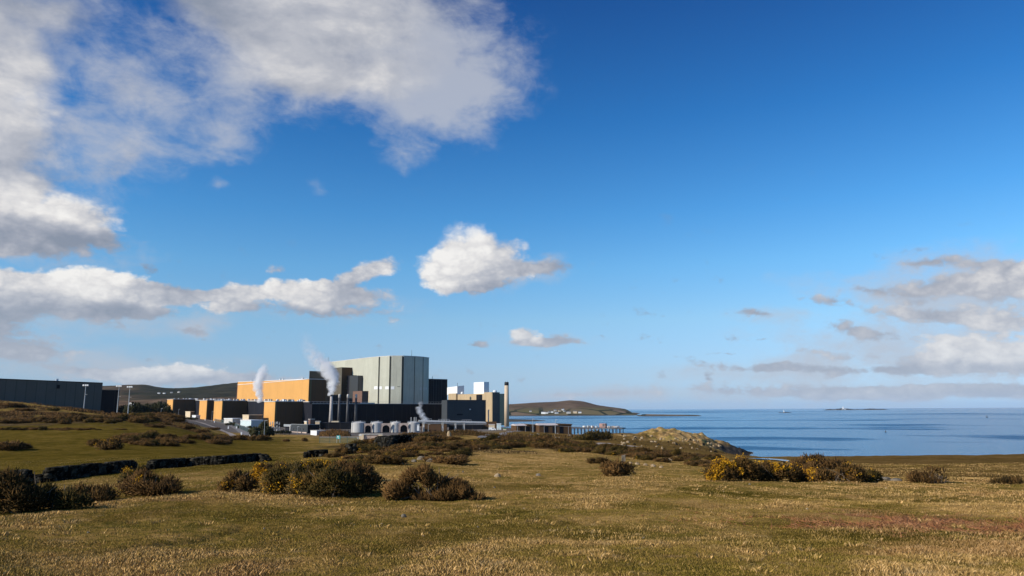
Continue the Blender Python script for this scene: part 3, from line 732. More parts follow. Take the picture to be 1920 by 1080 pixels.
# far hills: inland on the left, the headland with the village in the middle. Columns: (px, [(row or z, distance)...])
def hill_sheet(name, prof, rough, seed, covf, r0, r1, nr, na, slope_noise=1.0):
    cols = sorted(prof); a = np.array([math.atan(sx(p)) for p in cols])
    lr = np.linspace(math.log(r0), math.log(r1), nr); g_ = []
    for p in cols:
        rr, zz = [], []
        for e in prof[p]:
            d = e[-1]; z_ = e[1] if e[0] == 'z' else zat(p, e[0], d)
            rr.append(d * math.hypot(1, sx(p))); zz.append(z_)
        g_.append(np.interp(lr, np.log(rr), zz))
    g_ = np.array(g_); aa = np.linspace(a[0], a[-1], na); G = np.empty((na, nr))
    for j in range(nr): G[:, j] = np.interp(aa, a, g_[:, j])
    G = _gauss(_gauss(G, 2, 0), 2, 1)
    A, Lr = np.meshgrid(aa, lr, indexing='ij')
    x = np.sin(A) * np.exp(Lr); y = np.cos(A) * np.exp(Lr)
    G = G + (fbm(x / 260, y / 260, seed, 5) - .5) * rough * np.clip((G - 2) / 20, 0, 1)
    def hf(X, Y): return G
    me = polar_mesh(name, aa, np.exp(lr), hf, covf)
    o = link(name, me, M['hill']); tag(o, kind='structure')
    def hq(xq, yq):
        ia = int(round(np.clip((math.atan2(xq, yq) - aa[0]) / (aa[-1] - aa[0]) * (na - 1), 0, na - 1)))
        ir = int(round(np.clip((math.log(math.hypot(xq, yq)) - lr[0]) / (lr[-1] - lr[0]) * (nr - 1), 0, nr - 1)))
        return float(G[ia, ir])
    return o, hq

def cov_left(x, y, z):
    r = np.hypot(x, y); wood = np.ones_like(x); dark = sstep(2350, 2750, r + (fbm(x / 300, y / 300, 8, 4) - .5) * 700) * (.45 + .55 * sstep(-.545, -.50, x / np.maximum(y, 1) + (fbm(x / 400, y / 400, 5, 3) - .5) * .05))
    dark = np.maximum(dark, .6 * box01(r, 2450, 2700, 60))
    return [('cover', np.stack([wood, dark, wood * 0], -1))]
LEFT = {
 -400: [('z', 30, 1380), (760, 1800), (752, 2300), (735, 3000), (722, 3600), ('z', 60, 5200)],
 100: [('z', 30, 1380), (762, 1800), (752, 2300), (738, 3000), (724, 3600), ('z', 60, 5200)],
 190: [('z', 30, 1380), (761, 1800), (751, 2300), (739, 3000), (724, 3600), ('z', 60, 5200)],
 225: [('z', 29, 1380), (760, 1800), (750, 2300), (737, 3000), (720.5, 3600), ('z', 60, 5200)],
 262: [('z', 29, 1380), (760, 1800), (749, 2300), (738, 3000), (720, 3600), ('z', 60, 5200)],
 300: [('z', 29, 1380), (759, 1800), (748, 2300), (739, 3000), (726, 3700), ('z', 60, 5200)],
 325: [('z', 28, 1380), (758, 1800), (748, 2300), (739, 3000), (725, 3700), ('z', 60, 5200)],
 370: [('z', 28, 1380), (758, 1800), (747, 2300), (737, 3000), (723, 3700), ('z', 60, 5200)],
 410: [('z', 28, 1380), (758, 1800), (746, 2300), (735, 3000), (718.5, 3600), ('z', 60, 5200)],
 450: [('z', 28, 1380), (758, 1800), (746, 2300), (733, 3000), (715, 3600), ('z', 60, 5200)],
 560: [('z', 25, 1380), (760, 1800), (748, 2300), (735, 3000), (714, 3600), ('z', 60, 5200)],
 760: [('z', 12, 1380), (768, 1800), (764, 2300), (755, 3000), (745, 3600), ('z', 30, 5200)],
 830: [('z', -4, 1380), ('z', -4, 1800), ('z', -4, 2300), ('z', -4, 3000), ('z', -4, 3600), ('z', -4, 5200)],
}
hl, hl_q = hill_sheet('hills', LEFT, 34, 3, cov_left, 1380, 5200, 130, 300)

def cov_mid(x, y, z):
    one = np.ones_like(x); return [('cover', np.stack([one * .35, one * 0, one * 0], -1))]
MID = {
 700: [('z', -3, 2400), ('z', -2, 2990), ('z', 3, 3050), (770, 3200), (764, 3600), ('z', 20, 4600), ('z', -4, 5200)],
 880: [('z', -3, 2400), ('z', -2, 2990), ('z', 3, 3050), (772, 3200), (763, 3500), (758, 3800), ('z', 20, 4600), ('z', -4, 5200)],
 950: [('z', -3, 2400), ('z', -2, 2990), ('z', 3, 3050), (772, 3200), (766, 3400), (757, 3800), ('z', 20, 4600), ('z', -4, 5200)],
 1000: [('z', -3, 2400), ('z', -2, 2990), ('z', 3, 3050), (773, 3200), (765, 3400), (754.5, 3700), ('z', 30, 4600), ('z', -4, 5200)],
 1040: [('z', -3, 2400), ('z', -2, 2990), ('z', 3, 3050), (773, 3200), (764, 3400), (753.5, 3700), ('z', 30, 4600), ('z', -4, 5200)],
 1070: [('z', -3, 2400), ('z', -2, 2990), ('z', 3, 3050), (772, 3180), (762, 3400), (750.5, 3700), ('z', 30, 4600), ('z', -4, 5200)],
 1095: [('z', -3, 2400), ('z', -2, 2990), ('z', 3, 3050), (771, 3180), (763, 3350), (752, 3700), ('z', 20, 4600), ('z', -4, 5200)],
 1120: [('z', -3, 2400), ('z', -2, 2990), ('z', 3, 3050), (771, 3180), (765, 3300), (760, 3700), ('z', 15, 4600), ('z', -4, 5200)],
 1150: [('z', -3, 2400), ('z', -2, 2990), ('z', 2, 3040), (773, 3150), (768, 3300), (764, 3700), ('z', 8, 4600), ('z', -4, 5200)],
 1175: [('z', -3, 2400), ('z', -2, 2990), ('z', 2, 3040), (774.5, 3150), (771, 3300), (767.3, 3700), ('z', 4, 4300), ('z', -4, 5200)],
 1190: [('z', -3, 2400), ('z', -2, 2990), ('z', 2, 3040), (775.5, 3120), ('z', 3, 3300), ('z', -2, 3500), ('z', 7, 4500), ('z', -3, 4700), ('z', -4, 5200)],
 1205: [('z', -3, 2400), ('z', -2, 2600), ('z', 1.5, 2660), ('z', 8, 2760), ('z', 4, 2900), ('z', -3, 3000), ('z', -3, 4300), ('z', -4, 5200)],
 1240: [('z', -3, 2400), ('z', -2, 2600), ('z', 1.5, 2650), ('z', 7.0, 2720), ('z', 3, 2800), ('z', -3, 2900), ('z', -3, 4300), ('z', -4, 5200)],
 1280: [('z', -3, 2400), ('z', -2, 2600), ('z', 1.5, 2640), ('z', 6.5, 2690), ('z', 2, 2760), ('z', -3, 2840), ('z', -3, 4300), ('z', -4, 5200)],
 1308: [('z', -3, 2400), ('z', -2, 2600), ('z', 1.5, 2640), ('z', 6.5, 2680), ('z', 1, 2730), ('z', -3, 2800), ('z', -3, 4300), ('z', -4, 5200)],
 1322: [('z', -3, 2400), ('z', -3, 2600), ('z', -3, 2640), ('z', -3, 2680), ('z', -3, 2730), ('z', -3, 2800), ('z', -3, 4300), ('z', -4, 5200)],
}
hm, hm_q = hill_sheet('hills', MID, 9, 5, cov_mid, 2400, 5200, 150, 330)
# dark low spit in front of that shore
SPIT = {880: [('z', -3, 1500), ('z', 2, 1650), ('z', 5.0, 1720), ('z', 3, 1800), ('z', -3, 1950)],
 950: [('z', -3, 1500), ('z', 2, 1650), ('z', 4.5, 1720), ('z', 2, 1800), ('z', -3, 1950)],
 1000: [('z', -3, 1500), ('z', 1, 1670), ('z', 3.2, 1720), ('z', 1, 1770), ('z', -3, 1950)],
 1024: [('z', -3, 1500), ('z', -.5, 1670), ('z', .6, 1720), ('z', -1, 1770), ('z', -3, 1950)],
 1034: [('z', -3, 1500), ('z', -3, 1670), ('z', -3, 1720), ('z', -3, 1770), ('z', -3, 1950)]}
def cov_spit(x, y, z):
    one = np.ones_like(x); return [('cover', np.stack([one, one, one * 0], -1))]
hill_sheet('hills', SPIT, 1.5, 6, cov_spit, 1500, 1950, 60, 90)
# ------------------------------------------------------------------ the power station
U = np.array([.77, .64]); U /= np.linalg.norm(U)       # along the shaded fronts, away to the right
V = np.array([-U[1], U[0]])                             # along the sunlit sides, away to the left

def run(p, d, px):
    """length along d from plan point p until the column px is reached"""
    s = sx(px); return (s * p[1] - p[0]) / (d[0] - s * d[1])

def Z(px, py, d): return zat(px, py, d)

def parapet(parent, pts, z, mat, h=.7, w=.9, name='parapet'):
    mb = MB()
    for a, b in zip(pts, pts[1:]):
        a = np.asarray(a, float); b = np.asarray(b, float)
        e = (b - a) / np.linalg.norm(b - a); n = np.array([-e[1], e[0]])
        za, zb = (z if not hasattr(z, '__len__') else z)[:2] if hasattr(z, '__len__') else (z, z)
        mb.prism([a - n * w / 2, b - n * w / 2, b + n * w / 2, a + n * w / 2], [za + .003, zb + .003, zb + .003, za + .003], [za + h, zb + h, zb + h, za + h])
    return mb.build(name, mat, parent)

M['olive'] = plain('olive_trim', (.10, .085, .03))
# --- long annexe with four ochre ended bays
R4 = at(568, 605.0)                                     # root of the nearest bay on the body wall
FL = 23.7                                               # bay length
K = R4 - V * abs(run(R4, -V, 585))
E840 = K + U * run(K, U, 840)
roots = []
for pxc, d0 in ((516, 590.0),):
    C4 = R4 - U * FL
C3 = C4 + V * 127.0; C2 = C3 + V * 45.0; C1 = C4 + V * 254.0 + V * 0.0 + V * 45 * 0
C1 = C2 + V * run(C2, V, 323)
wid = 23.0
ztop = {4: Z(508, 753.5, 598), 3: Z(412, 752.0, 697), 2: Z(383, 751.0, 732), 1: Z(318, 749.3, 829)}
bay_lab = {4: 'ochre ended bay projecting nearest the low black office building', 3: 'ochre ended bay just behind the road bend, third along the row',
           2: 'ochre ended bay close beside its neighbour, above the low white roof', 1: 'farthest ochre ended bay, standing beside the dark trees'}
for k, c in ((4, C4), (3, C3), (2, C2), (1, C1)):
    zb = gnd(*c) - 2.0
    t = empty('annexe_bay', (c[0], c[1], zb), bay_lab[k], 'building', 'ochre ended bays of the long annexe')
    z1 = ztop[k]
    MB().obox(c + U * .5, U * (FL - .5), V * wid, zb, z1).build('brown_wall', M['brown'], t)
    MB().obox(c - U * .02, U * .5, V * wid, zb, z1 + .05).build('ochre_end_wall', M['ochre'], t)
    MB().obox(c + U * .9 - V * .12, U * .7, V * .12, zb, z1 - .3).build('corner_trim', M['olive'], t)
    parapet(t, [c + U * FL, c, c + V * wid], (z1, z1), M['offwhite'], .5, .8)
    for q in range(5):
        a = c + U * (3 + q * 4.3) + V * random.uniform(2, 9)
        MB().box((a[0], a[1], z1 + .7), (random.uniform(.8, 1.8), 1.0, 1.4), .7).build('roof_vent', M['white'], t)
zbody = 12.0
t = empty('annexe_hall', (K[0], K[1], zbody), 'long low dark annexe running behind the ochre ended bays', 'building')
far = R4 + V * 330.0
zk, zf = ztop[4] - .4, ztop[1] - .3
MB().prism([R4 - V * 13.0, R4 + U * 45 - V * 13.0, far + U * 45, far], zbody, [zk, zk, zf + .5, zf]).build('side_wall', M['navy'], t)  # shade between the bays put into the charcoal colour
parapet(t, [R4 - V * 12, far], (zk, zf), M['offwhite'], .55, .9)
for q in range(34):
    l_ = (q + random.uniform(.1, .9)) / 34; a = R4 + V * (330 * l_) + U * random.uniform(.6, 5); zz = zk + (zf - zk) * l_
    MB().box((a[0], a[1], zz + .95 + .55), (random.uniform(1, 3.2), random.uniform(1, 2.4), random.uniform(.8, 1.9)), .7).build('roof_vent', M[random.choice(['white', 'white', 'offwhite', 'cream'])], t)
t2 = empty('control_block', (K[0], K[1], zbody), 'long low black clad block across the foot of the round reactor building', 'building')
z1 = Z(700, 757.5, 630)
MB().prism([K, E840, E840 + V * 40, K + V * 40], zbody, z1).build('front_wall', M['black'], t2)
MB().obox(K - U * .25, U * .25, V * 22, zbody, z1 - .1).build('end_wall', M['navy'], t2)  # recess shade put into the charcoal colour of this end
parapet(t2, [K + V * .3, E840 + V * .3], (z1, z1), M['greymetal'], .35, .5)
mb = MB()
L = np.linalg.norm(E840 - K)
for q in range(46):
    a = K + U * (L * (q + .5) / 46) + V * .5
    mb.box((a[0], a[1], z1 + 1.0), (.09, .09, 1.9), 0)
mb.tube([tuple(K + V * .5) + (z1 + 1.9,), tuple(E840 + V * .5) + (z1 + 1.9,)], .06, 4)
mb.build('roof_railing', M['greymetal'], t2)
for q, (l0, l1, hh) in enumerate(((8, 20, 1.0), (26, 36, .7), (44, 60, 1.2))):
    a = K + U * l0 + V * 6
    MB().obox(a, U * (l1 - l0), V * 4, z1 + .004, z1 + hh).build('roof_duct', M['offwhite'], t2)
# vertical ribs on the black front
for q in range(1, 12):
    a = K + U * (L * q / 12) - V * .12
    MB().obox(a, U * .35, V * .11, zbody, z1 - .15).build('wall_rib', M['navy'], t2)

# --- turbine hall
T0 = at(577, 700.0)
tl = run(T0, V, 443)
T1 = T0 + V * tl
zr, zl = Z(577, 711, 700), Z(443, 716.3, T1[1])
t = empty('turbine_hall', (T0[0], T0[1], 12), 'huge flat ochre clad turbine hall with a dark brown end', 'building')
ue = run(T0, U, 609.5)
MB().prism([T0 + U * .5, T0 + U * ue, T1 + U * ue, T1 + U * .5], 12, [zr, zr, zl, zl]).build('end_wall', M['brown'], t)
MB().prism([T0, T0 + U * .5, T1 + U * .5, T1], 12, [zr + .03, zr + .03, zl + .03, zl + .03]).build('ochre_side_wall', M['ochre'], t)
MB().prism([T1, T1 + U * .5, T1 + U * .5 + V * 2, T1 + V * 2], 12, [zl, zl, zl, zl]).build('corner_wall', plain('red_brown_trim', (.10, .03, .018)), t)
parapet(t, [T0 + U * ue, T0, T1], (zr, zr), M['white'], .45, .7)
parapet(t, [T0, T1], (zr, zl), M['white'], .45, .7, 'roof_edge')
for q in (.12, .37, .41, .66, .83):
    a = T0 + V * tl * q + U * 4
    MB().box((a[0], a[1], zr + (zl - zr) * q + .9), (1.6, 1.6, 1.8), .7).build('roof_vent', M['white'], t)
MB().obox(T0 + U * 1.2 - V * .15, U * 1.6, V * .15, 12, zr - .2).build('corner_trim', M['olive'], t)

# --- reactor building: faceted nose with deep joints
G = 2.0
nose = [(690, 722), (709, 710), (730, 702), (754, 702), (776, 709), (792, 718), (803, 730)]
P = [at(*q) for q in nose]
back0 = P[0] + V * run(P[0], V, 598)
far_ = P[-1] + V * 45 + U * 10
foot = [back0]
zR = Z(720, 668.3, 706)
for i, p in enumerate(P):
    if 1 <= i <= 3:                                     # a notch at the joint
        a, b = P[i - 1], P[i + 1]
        e0 = (p - a) / np.linalg.norm(p - a); e1 = (b - p) / np.linalg.norm(b - p)
        back = np.array([0.05, 1.0])
        foot += [p - e0 * G * .62, p - e0 * G * .62 + back * 2.2, p + e1 * G * .42 + back * 2.2, p + e1 * G * .42]
    else:
        foot.append(p)
foot += [far_, back0 + U * 70]
zs = []
t = empty('reactor_building', (P[2][0], P[2][1], 12), 'tall pale grey green faceted reactor building with vertical joints', 'building')
MB().prism(foot, 12, zR).build('cladding', M['reactor'], t)
mb = MB()
for i in (1, 2, 3):
    p = P[i]; a, b = P[i - 1], P[i + 1]
    e0 = (p - a) / np.linalg.norm(p - a); e1 = (b - p) / np.linalg.norm(b - p); back = np.array([0.05, 1.0])
    g = MB(); q0 = p - e0 * G * .58 + back * .9; g.prism([q0, p + e1 * G * .05 + back * .9, p + e1 * G * .05 + back * 2.1, q0 + back * 1.2], 12.2, zR - .2)
    g.build('joint', M['groove'], t)
for i in (4, 5):
    p = P[i]; a, b = P[i - 1], P[i + 1]
    MB().box((p[0], p[1], (12 + zR) / 2), (.5, .5, zR - 12.4), .3).build('joint', M['groove'], t)
parapet(t, [back0 + U * .4] + [p + np.array([0, .5]) for p in P], (zR, zR), M['offwhite'], .5, .8)
def on_facet(i, px0, px1, py0, py1, name, mat, out=.12):
    a, b = P[i], P[i + 1]
    e = (b - a) / np.linalg.norm(b - a); n = np.array([e[1], -e[0]])
    if n[1] > 0: n = -n
    q0 = a + e * run(a, e, px0); q1 = a + e * run(a, e, px1)
    d = q0[1]
    MB().prism([q0 + n * .01, q1 + n * .01, q1 + n * out, q0 + n * out], Z(px0, py1, d), Z(px0, py0, d)).build(name, mat, t)
for i, x0, x1 in ((0, 700.5, 707), (1, 710.5, 715), (1, 721.5, 728), (2, 732, 738.5)):
    on_facet(i, x0, x1, 724.6, 730, 'window_panel', M['white'])
for i, x0, x1 in ((4, 786.5, 789.5), (5, 793.2, 795.2), (5, 797.5, 799.5)):
    on_facet(i, x0, x1, 726.5, 731, 'window_panel', M['offwhite'])
on_facet(2, 744, 749.5, 724.5, 725.4, 'vent_slot', M['groove'])
for px, d, py in ((770, 712, 656), (612.5, 770, 669)):
    a = at(px, d + 6); MB().tube([tuple(a) + (zR,), tuple(a) + (Z(px, py, d + 6),)], [.22, .10], 6).build('roof_mast', M['darksteel'], t)
# bright vertical edge strip at the foot, left
on_facet(0, 690.5, 691.6, 733, 757, 'edge_strip', M['cream'])

# --- dark service towers in front of the reactor
def block(name, lab, cat, px0, pxc, px1, dc, ytop, mats, zb=12.0, ybot=None, group=None, cap=None):
    """corner column pxc at distance dc; sunlit side back to px0, shaded front on to px1"""
    c = at(pxc, dc)
    lv = run(c, V, px0) if px0 is not None else 18.0
    lu = run(c, U, px1)
    z1 = Z(pxc, ytop, dc)
    if ybot is not None: zb = Z(pxc, ybot, dc)
    t = empty(name, (c[0], c[1], zb), lab, cat, group)
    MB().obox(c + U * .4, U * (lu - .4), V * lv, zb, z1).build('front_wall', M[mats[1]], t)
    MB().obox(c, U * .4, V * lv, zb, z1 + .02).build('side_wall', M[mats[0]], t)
    if cap: parapet(t, [c + U * lu, c, c + V * lv], (z1, z1), M[cap], .4, .6)
    return t, c, lu, lv, z1
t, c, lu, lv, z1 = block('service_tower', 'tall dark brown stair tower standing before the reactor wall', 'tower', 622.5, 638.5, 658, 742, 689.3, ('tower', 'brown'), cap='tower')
for q in range(5):
    a = c + U * 5.0 - V * .13
    zz = Z(640, 714 + q * 7, 742)
    MB().obox(a, U * 2.6, V * .12, zz - .35, zz + .35).build('window', M['tower'], t)
for zq, oq in ((703, 8), (722, 3), (741, 11)):
    a = c + V * oq - U * .1
    zz = Z(634, zq, 750); MB().obox(a, U * .09, V * .6, zz - .4, zz + .4).build('wall_lamp', M['cream'], t)
block('service_tower', 'lower black block tucked to the right of the stair tower', 'tower', None, 658.5, 669.5, 738, 703.5, ('navy', 'black'))  # black block standing in for a shaded recess
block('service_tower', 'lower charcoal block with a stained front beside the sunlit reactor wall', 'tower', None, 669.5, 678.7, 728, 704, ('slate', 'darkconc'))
block('service_tower', 'brown grey roof block rising just behind the ochre turbine hall', 'tower', 577.0, 577.6, 622, 772, 695.5, ('tower', 'tower'), zb=30)
block('switch_room', 'low dark red brown block with pale uprights at the foot of the reactor wall', 'building', None, 678, 690, 672, 733, ('brick', 'brick'))
# --- black block right of the reactor
t, c, lu, lv, z1 = block('fuelling_block', 'tall plain black block adjoining the reactor on its right', 'building', 792, 799, 838.3, 742, 710.6, ('black', 'black'), cap='offwhite')
for q in (.33, .45, .72):
    a = c + U * lu * q - V * .1; MB().obox(a, U * .35, V * .1, 12, z1 - .3).build('wall_rib', M['slate'], t)
a = c + U * lu * .35 + V * 3; MB().tube([tuple(a) + (z1,), tuple(a) + (z1 + 3,)], .3, 6).build('roof_vent', M['offwhite'], t)

# --- buff concrete building at the right-hand end
D0 = at(923, 650.0)
zt = Z(923, 735.3, 650)
lb = run(D0, V, 838)
t = empty('fuel_store', (D0[0], D0[1], 12), 'buff concrete building with two white plant rooms on its roof', 'building')
lt = run(D0, V, 907.5)
MB().obox(D0 + U * .5, U * (run(D0, U, 937) - .5), V * lt, 12, zt).build('grey_end_wall', M['darkconc'], t)  # end turned from the sun, its shade put into a darker grey
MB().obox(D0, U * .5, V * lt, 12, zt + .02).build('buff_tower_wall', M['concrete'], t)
zm = Z(880, 738.5, 674)
Dm = D0 + V * lt + U * 3.0
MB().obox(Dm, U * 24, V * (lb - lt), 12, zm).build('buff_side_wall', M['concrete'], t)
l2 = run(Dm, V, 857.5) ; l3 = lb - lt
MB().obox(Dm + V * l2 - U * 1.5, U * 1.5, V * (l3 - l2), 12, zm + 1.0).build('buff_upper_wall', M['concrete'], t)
la, lc = run(Dm, V, 904.3), run(Dm, V, 893.2)
MB().obox(Dm + V * la - U * .15, U * .15, V * (lc - la), Z(898, 750, 671), zm - .8).build('doorway', M['black'], t)
# plant rooms
def plant(pxl, pxc, pxr, dc, ytop, yb):
    c = Dm + V * run(Dm, V, pxc); c = c + U * .8; dc = c[1]; c = c + V * run(c, V, pxc) * 1.0; dc = c[1]
    z0 = max(Z(pxc, yb, dc), 0); z1 = Z(pxc, ytop, dc)
    lv, lu = run(c, V, pxl), run(c, U, pxr)
    return c, lv, lu, z0, z1
c, lv, lu, z0, z1 = plant(888, 907.3, 917, 700, 716.0, 738.6)
o = MB(); o.obox(c, U * lu, V * lv, zm + .004, z1); o.build('plant_room', M['white'], t)
c, lv, lu, z0, z1 = plant(838, 857, 870, 716, 724, 738.6)
o = MB(); o.prism([c, c + U * lu, c + U * lu + V * lv, c + V * lv], zm + .004, [z1, z1 + .7, z1 + .7 - .8, z1 - .8]); o.build('plant_room', M['white'], t)
a = c + U * .5 + V * .5; MB().tube([tuple(a) + (z1,), tuple(a) + (z1 + 3.2,)], .18, 5).build('roof_mast', M['darksteel'], t)
for px, w_ in ((866.5, 2.6), (928, 3.6)):
    a = at(px, 676 if px < 900 else 657); zz = zm if px < 900 else zt
    MB().lathe((a[0], a[1], zz + .002), [(w_ * .5, 0), (w_ * .5, 1.2), (w_ * .35, 1.8), (.2, 2.0)], 14).build('roof_vent', M['white'], t)
a = at(911, 645.0)
t = empty('drain_pipe', (a[0], a[1], 12), 'thin pale vertical duct at the foot of the buff tower', 'pipe')
a = at(915.8, 643); MB().tube([(a[0], a[1], 12), (a[0], a[1], Z(915.8, 769.5, 643))], .55, 8).build('pipe', M['offwhite'], t)
MB().tube([(a[0], a[1], Z(915.8, 769.5, 643)), (a[0] + .5, a[1] + 1.2, Z(915.8, 768.8, 643))], .5, 8).build('pipe_bend', M['offwhite'], t)
# slate coloured building in front
S1 = at(911, 638.0); ls = -run(S1, -U, 838.3)
S0 = S1 - U * run(S1, -U, 838.3)
zs_ = Z(880, 750.3, 622)
t = empty('workshop_block', (S1[0], S1[1], 12), 'plain slate grey block in front of the buff concrete building', 'building')
MB().prism([S0, S1, S1 + V * 8, S0 + V * 8], 12, zs_).build('front_wall', M['slate'], t)
parapet(t, [S0 + V * .3, S1 + V * .3], (zs_, zs_), M['slate'], .3, .6)
a = S0 + U * 23 - V * .12; MB().obox(a, U * 1.4, V * .11, Z(887, 768.3, 622), Z(887, 766.6, 622)).build('wall_lamp', M['white'], t)
a = S0 + U * 10 - V * .12; MB().obox(a, U * 6, V * .11, Z(864, 778.5, 622), Z(864, 776, 622)).build('vent_panel', M['black'], t)

# --- chimney and exhaust stacks
a = at(950, 640.0); zt = Z(950, 716.3, 640)
t = empty('chimney', (a[0], a[1], 11.5), 'tall lone buff concrete chimney with a black top beside the sea', 'chimney')
MB().lathe((a[0], a[1], 11.5), [(2.15, 0), (1.85, zt - 11.5 - 2.9)], 28).build('shaft', M['chimney'], t, True)
MB().lathe((a[0], a[1], zt - 2.9 + .003), [(1.92, 0), (1.88, 2.6), (1.5, 2.9)], 28).build('black_cap', M['soot'], t, True)
for dx in (-.9, .9):
    MB().tube([(a[0] + dx, a[1], zt), (a[0] + dx, a[1], zt + 1.1)], .08, 5).build('lightning_rod', M['darksteel'], t)
a = at(620.7, 545.0); zt = Z(620.7, 740, 545)
t = empty('exhaust_stack', (a[0], a[1], 12.5), 'pale sunlit steel stack giving off the large steam plume', 'chimney', 'exhaust stacks before the black block')
MB().lathe((a[0], a[1], 12.5), [(1.6, 0), (1.15, (zt - 12.5) * .5), (1.0, zt - 12.5 - 1.2)], 18).build('shaft', M['stackpale'], t, True)
MB().lathe((a[0], a[1], zt - 1.2 + .003), [(1.1, 0), (1.08, 1.2), (.8, 1.2)], 18).build('rim', M['stackdark'], t, True)
MB().lathe((a[0], a[1], 12.5), [(2.3, 0), (2.2, 2.2), (1.8, 2.6)], 18).build('plinth', M['offwhite'], t, True)
lab = ['dark slim stack with a pale cap, nearest the steaming stack', 'dark slim stack with a pale cap, between its two lookalikes', 'dark slim stack with a pale cap, nearest the stained block']
for (px, d), lb_ in zip(((635.6, 556), (651.6, 556), (667.0, 556)), lab):
    a = at(px, d); zt = Z(px, 739, d)
    t = empty('exhaust_stack', (a[0], a[1], 12.5), lb_, 'chimney', 'exhaust stacks before the black block')
    MB().lathe((a[0], a[1], 12.5), [(1.15, 0), (.78, zt - 12.5 - 3.0)], 16).build('shaft', M['stackdark'], t, True)  # shade on the shaft put into its dark colour
    MB().lathe((a[0], a[1], zt - 3.0 + .003), [(.84, 0), (.84, 2.3), (.5, 3.0)], 16).build('pale_cap', M['offwhite'], t, True)  # sunlit top of the stack made as a paler piece

# --- grey storage hall far left
A0 = at(0, 450.0); lh = run(A0, U, 188)
A1 = A0 + U * lh; Am = A0 - U * 90
zh = Z(0, 711.3, 450); zh2 = Z(188, 718.7, A1[1])
slope = (zh2 - zh) / lh
t = empty('storage_hall', (A1[0], A1[1], 20), 'long grey green storage hall behind the heather bank', 'building')
MB().prism([Am, A1, A1 + V * 60, Am + V * 60], 20, [zh - slope * 90, zh2, zh2, zh - slope * 90]).build('front_wall', M['hall'], t)
parapet(t, [Am + V * .2, A1 + V * .2], (zh - slope * 90, zh2), M['navy'], .45, .8)
a = A0 + U * run(A0, U, 102); MB().obox(a - V * .4, U * 1.6, V * .4, zh - 5.2, zh - 2.9).build('wall_box', M['black'], t)
a2 = a + V * 1.2; MB().box((a2[0], a2[1], zh + slope * 30 + 1.0), (1.3, 1.0, 1.6), .7).build('roof_vent', M['white'], t)
B1 = A1 + U * .02 - V * 0 
lbk = run(A1, U, 222)
MB().obox(A1 + U * .01 + V * 1.5, U * lbk, V * 45, 20, Z(205, 732.3, A1[1] + 10)).build('black_lean_to', M['black'], t)
a = A1 + V * 1.4; parapet(t, [a + U * .1, a + U * lbk], (Z(205, 732.3, A1[1] + 10),) * 2, M['darkconc'], .35, .6, 'lean_to_parapet')
# ------------------------------------------------------------------ smaller things round the station
def onground(px, d):
    a = at(px, d); return np.array([a[0], a[1], gnd(*a)])

# --- white tanks and the arched screen walls between them
tank_lab = ['white tank at the near end of the tank row, its left side brightest', 'white tank between the first and second arched screen walls',
            'greyish white tank between the second and third arched screen walls', 'white tank at the far end of the row beside the pipe bridge']
tankc = []
for k, (pxa, pxb, d) in enumerate(((660, 686, 505), (695.5, 718, 508), (732, 751.5, 511), (764, 787, 514))):
    c = at((pxa + pxb) / 2, d + 4); r = (pxb - pxa) / 2 / F * d
    zt = Z((pxa + pxb) / 2, 793.2, d); zb = Z((pxa + pxb) / 2, 811, d)
    t = empty('storage_tank', (c[0], c[1], zb), tank_lab[k], 'tank', 'white tanks in a row before the black block')
    MB().lathe((c[0], c[1], zb), [(r, 0), (r, zt - zb), (r * .96, zt - zb + .25), (r * .3, zt - zb + .9)], 28).build('shell', M['tankwhite'] if k != 2 else M['offwhite'], t, False)
    mb = MB()
    ring = [(c[0] + r * .96 * math.cos(q * math.pi / 8), c[1] + r * .96 * math.sin(q * math.pi / 8), zt + 1.1) for q in range(17)]
    mb.tube(ring, .06, 4, False)
    for q in range(0, 16, 2): mb.tube([(ring[q][0], ring[q][1], zt + .2), ring[q]], .05, 4)
    mb.build('roof_railing', M['greymetal'], t)
    MB().tube([(c[0] - r * .72, c[1] - r * .72, zb), (c[0] - r * .72, c[1] - r * .72, zt + 1.0)], .13, 5).build('ladder', M['greymetal'], t)
    for dx in ((0.3, -.3),) if k < 3 else ((.2, -.6), (-.3, -.6), (.5, -.6)):
        hgt = 1.6 if k < 3 else 4.0
        MB().tube([(c[0] + dx[0] * r, c[1] + dx[1] * r, zt), (c[0] + dx[0] * r, c[1] + dx[1] * r, zt + hgt)], .16, 6).build('vent_pipe', M['white'], t)
    tankc.append((c, r, zb, zt))
arch_lab = ['pinkish screen wall with a round arch, next to the brightest tank', 'pinkish screen wall with a round arch, in the middle of the tank row', 'pinkish screen wall with a round arch, next to the pipe bridge end']
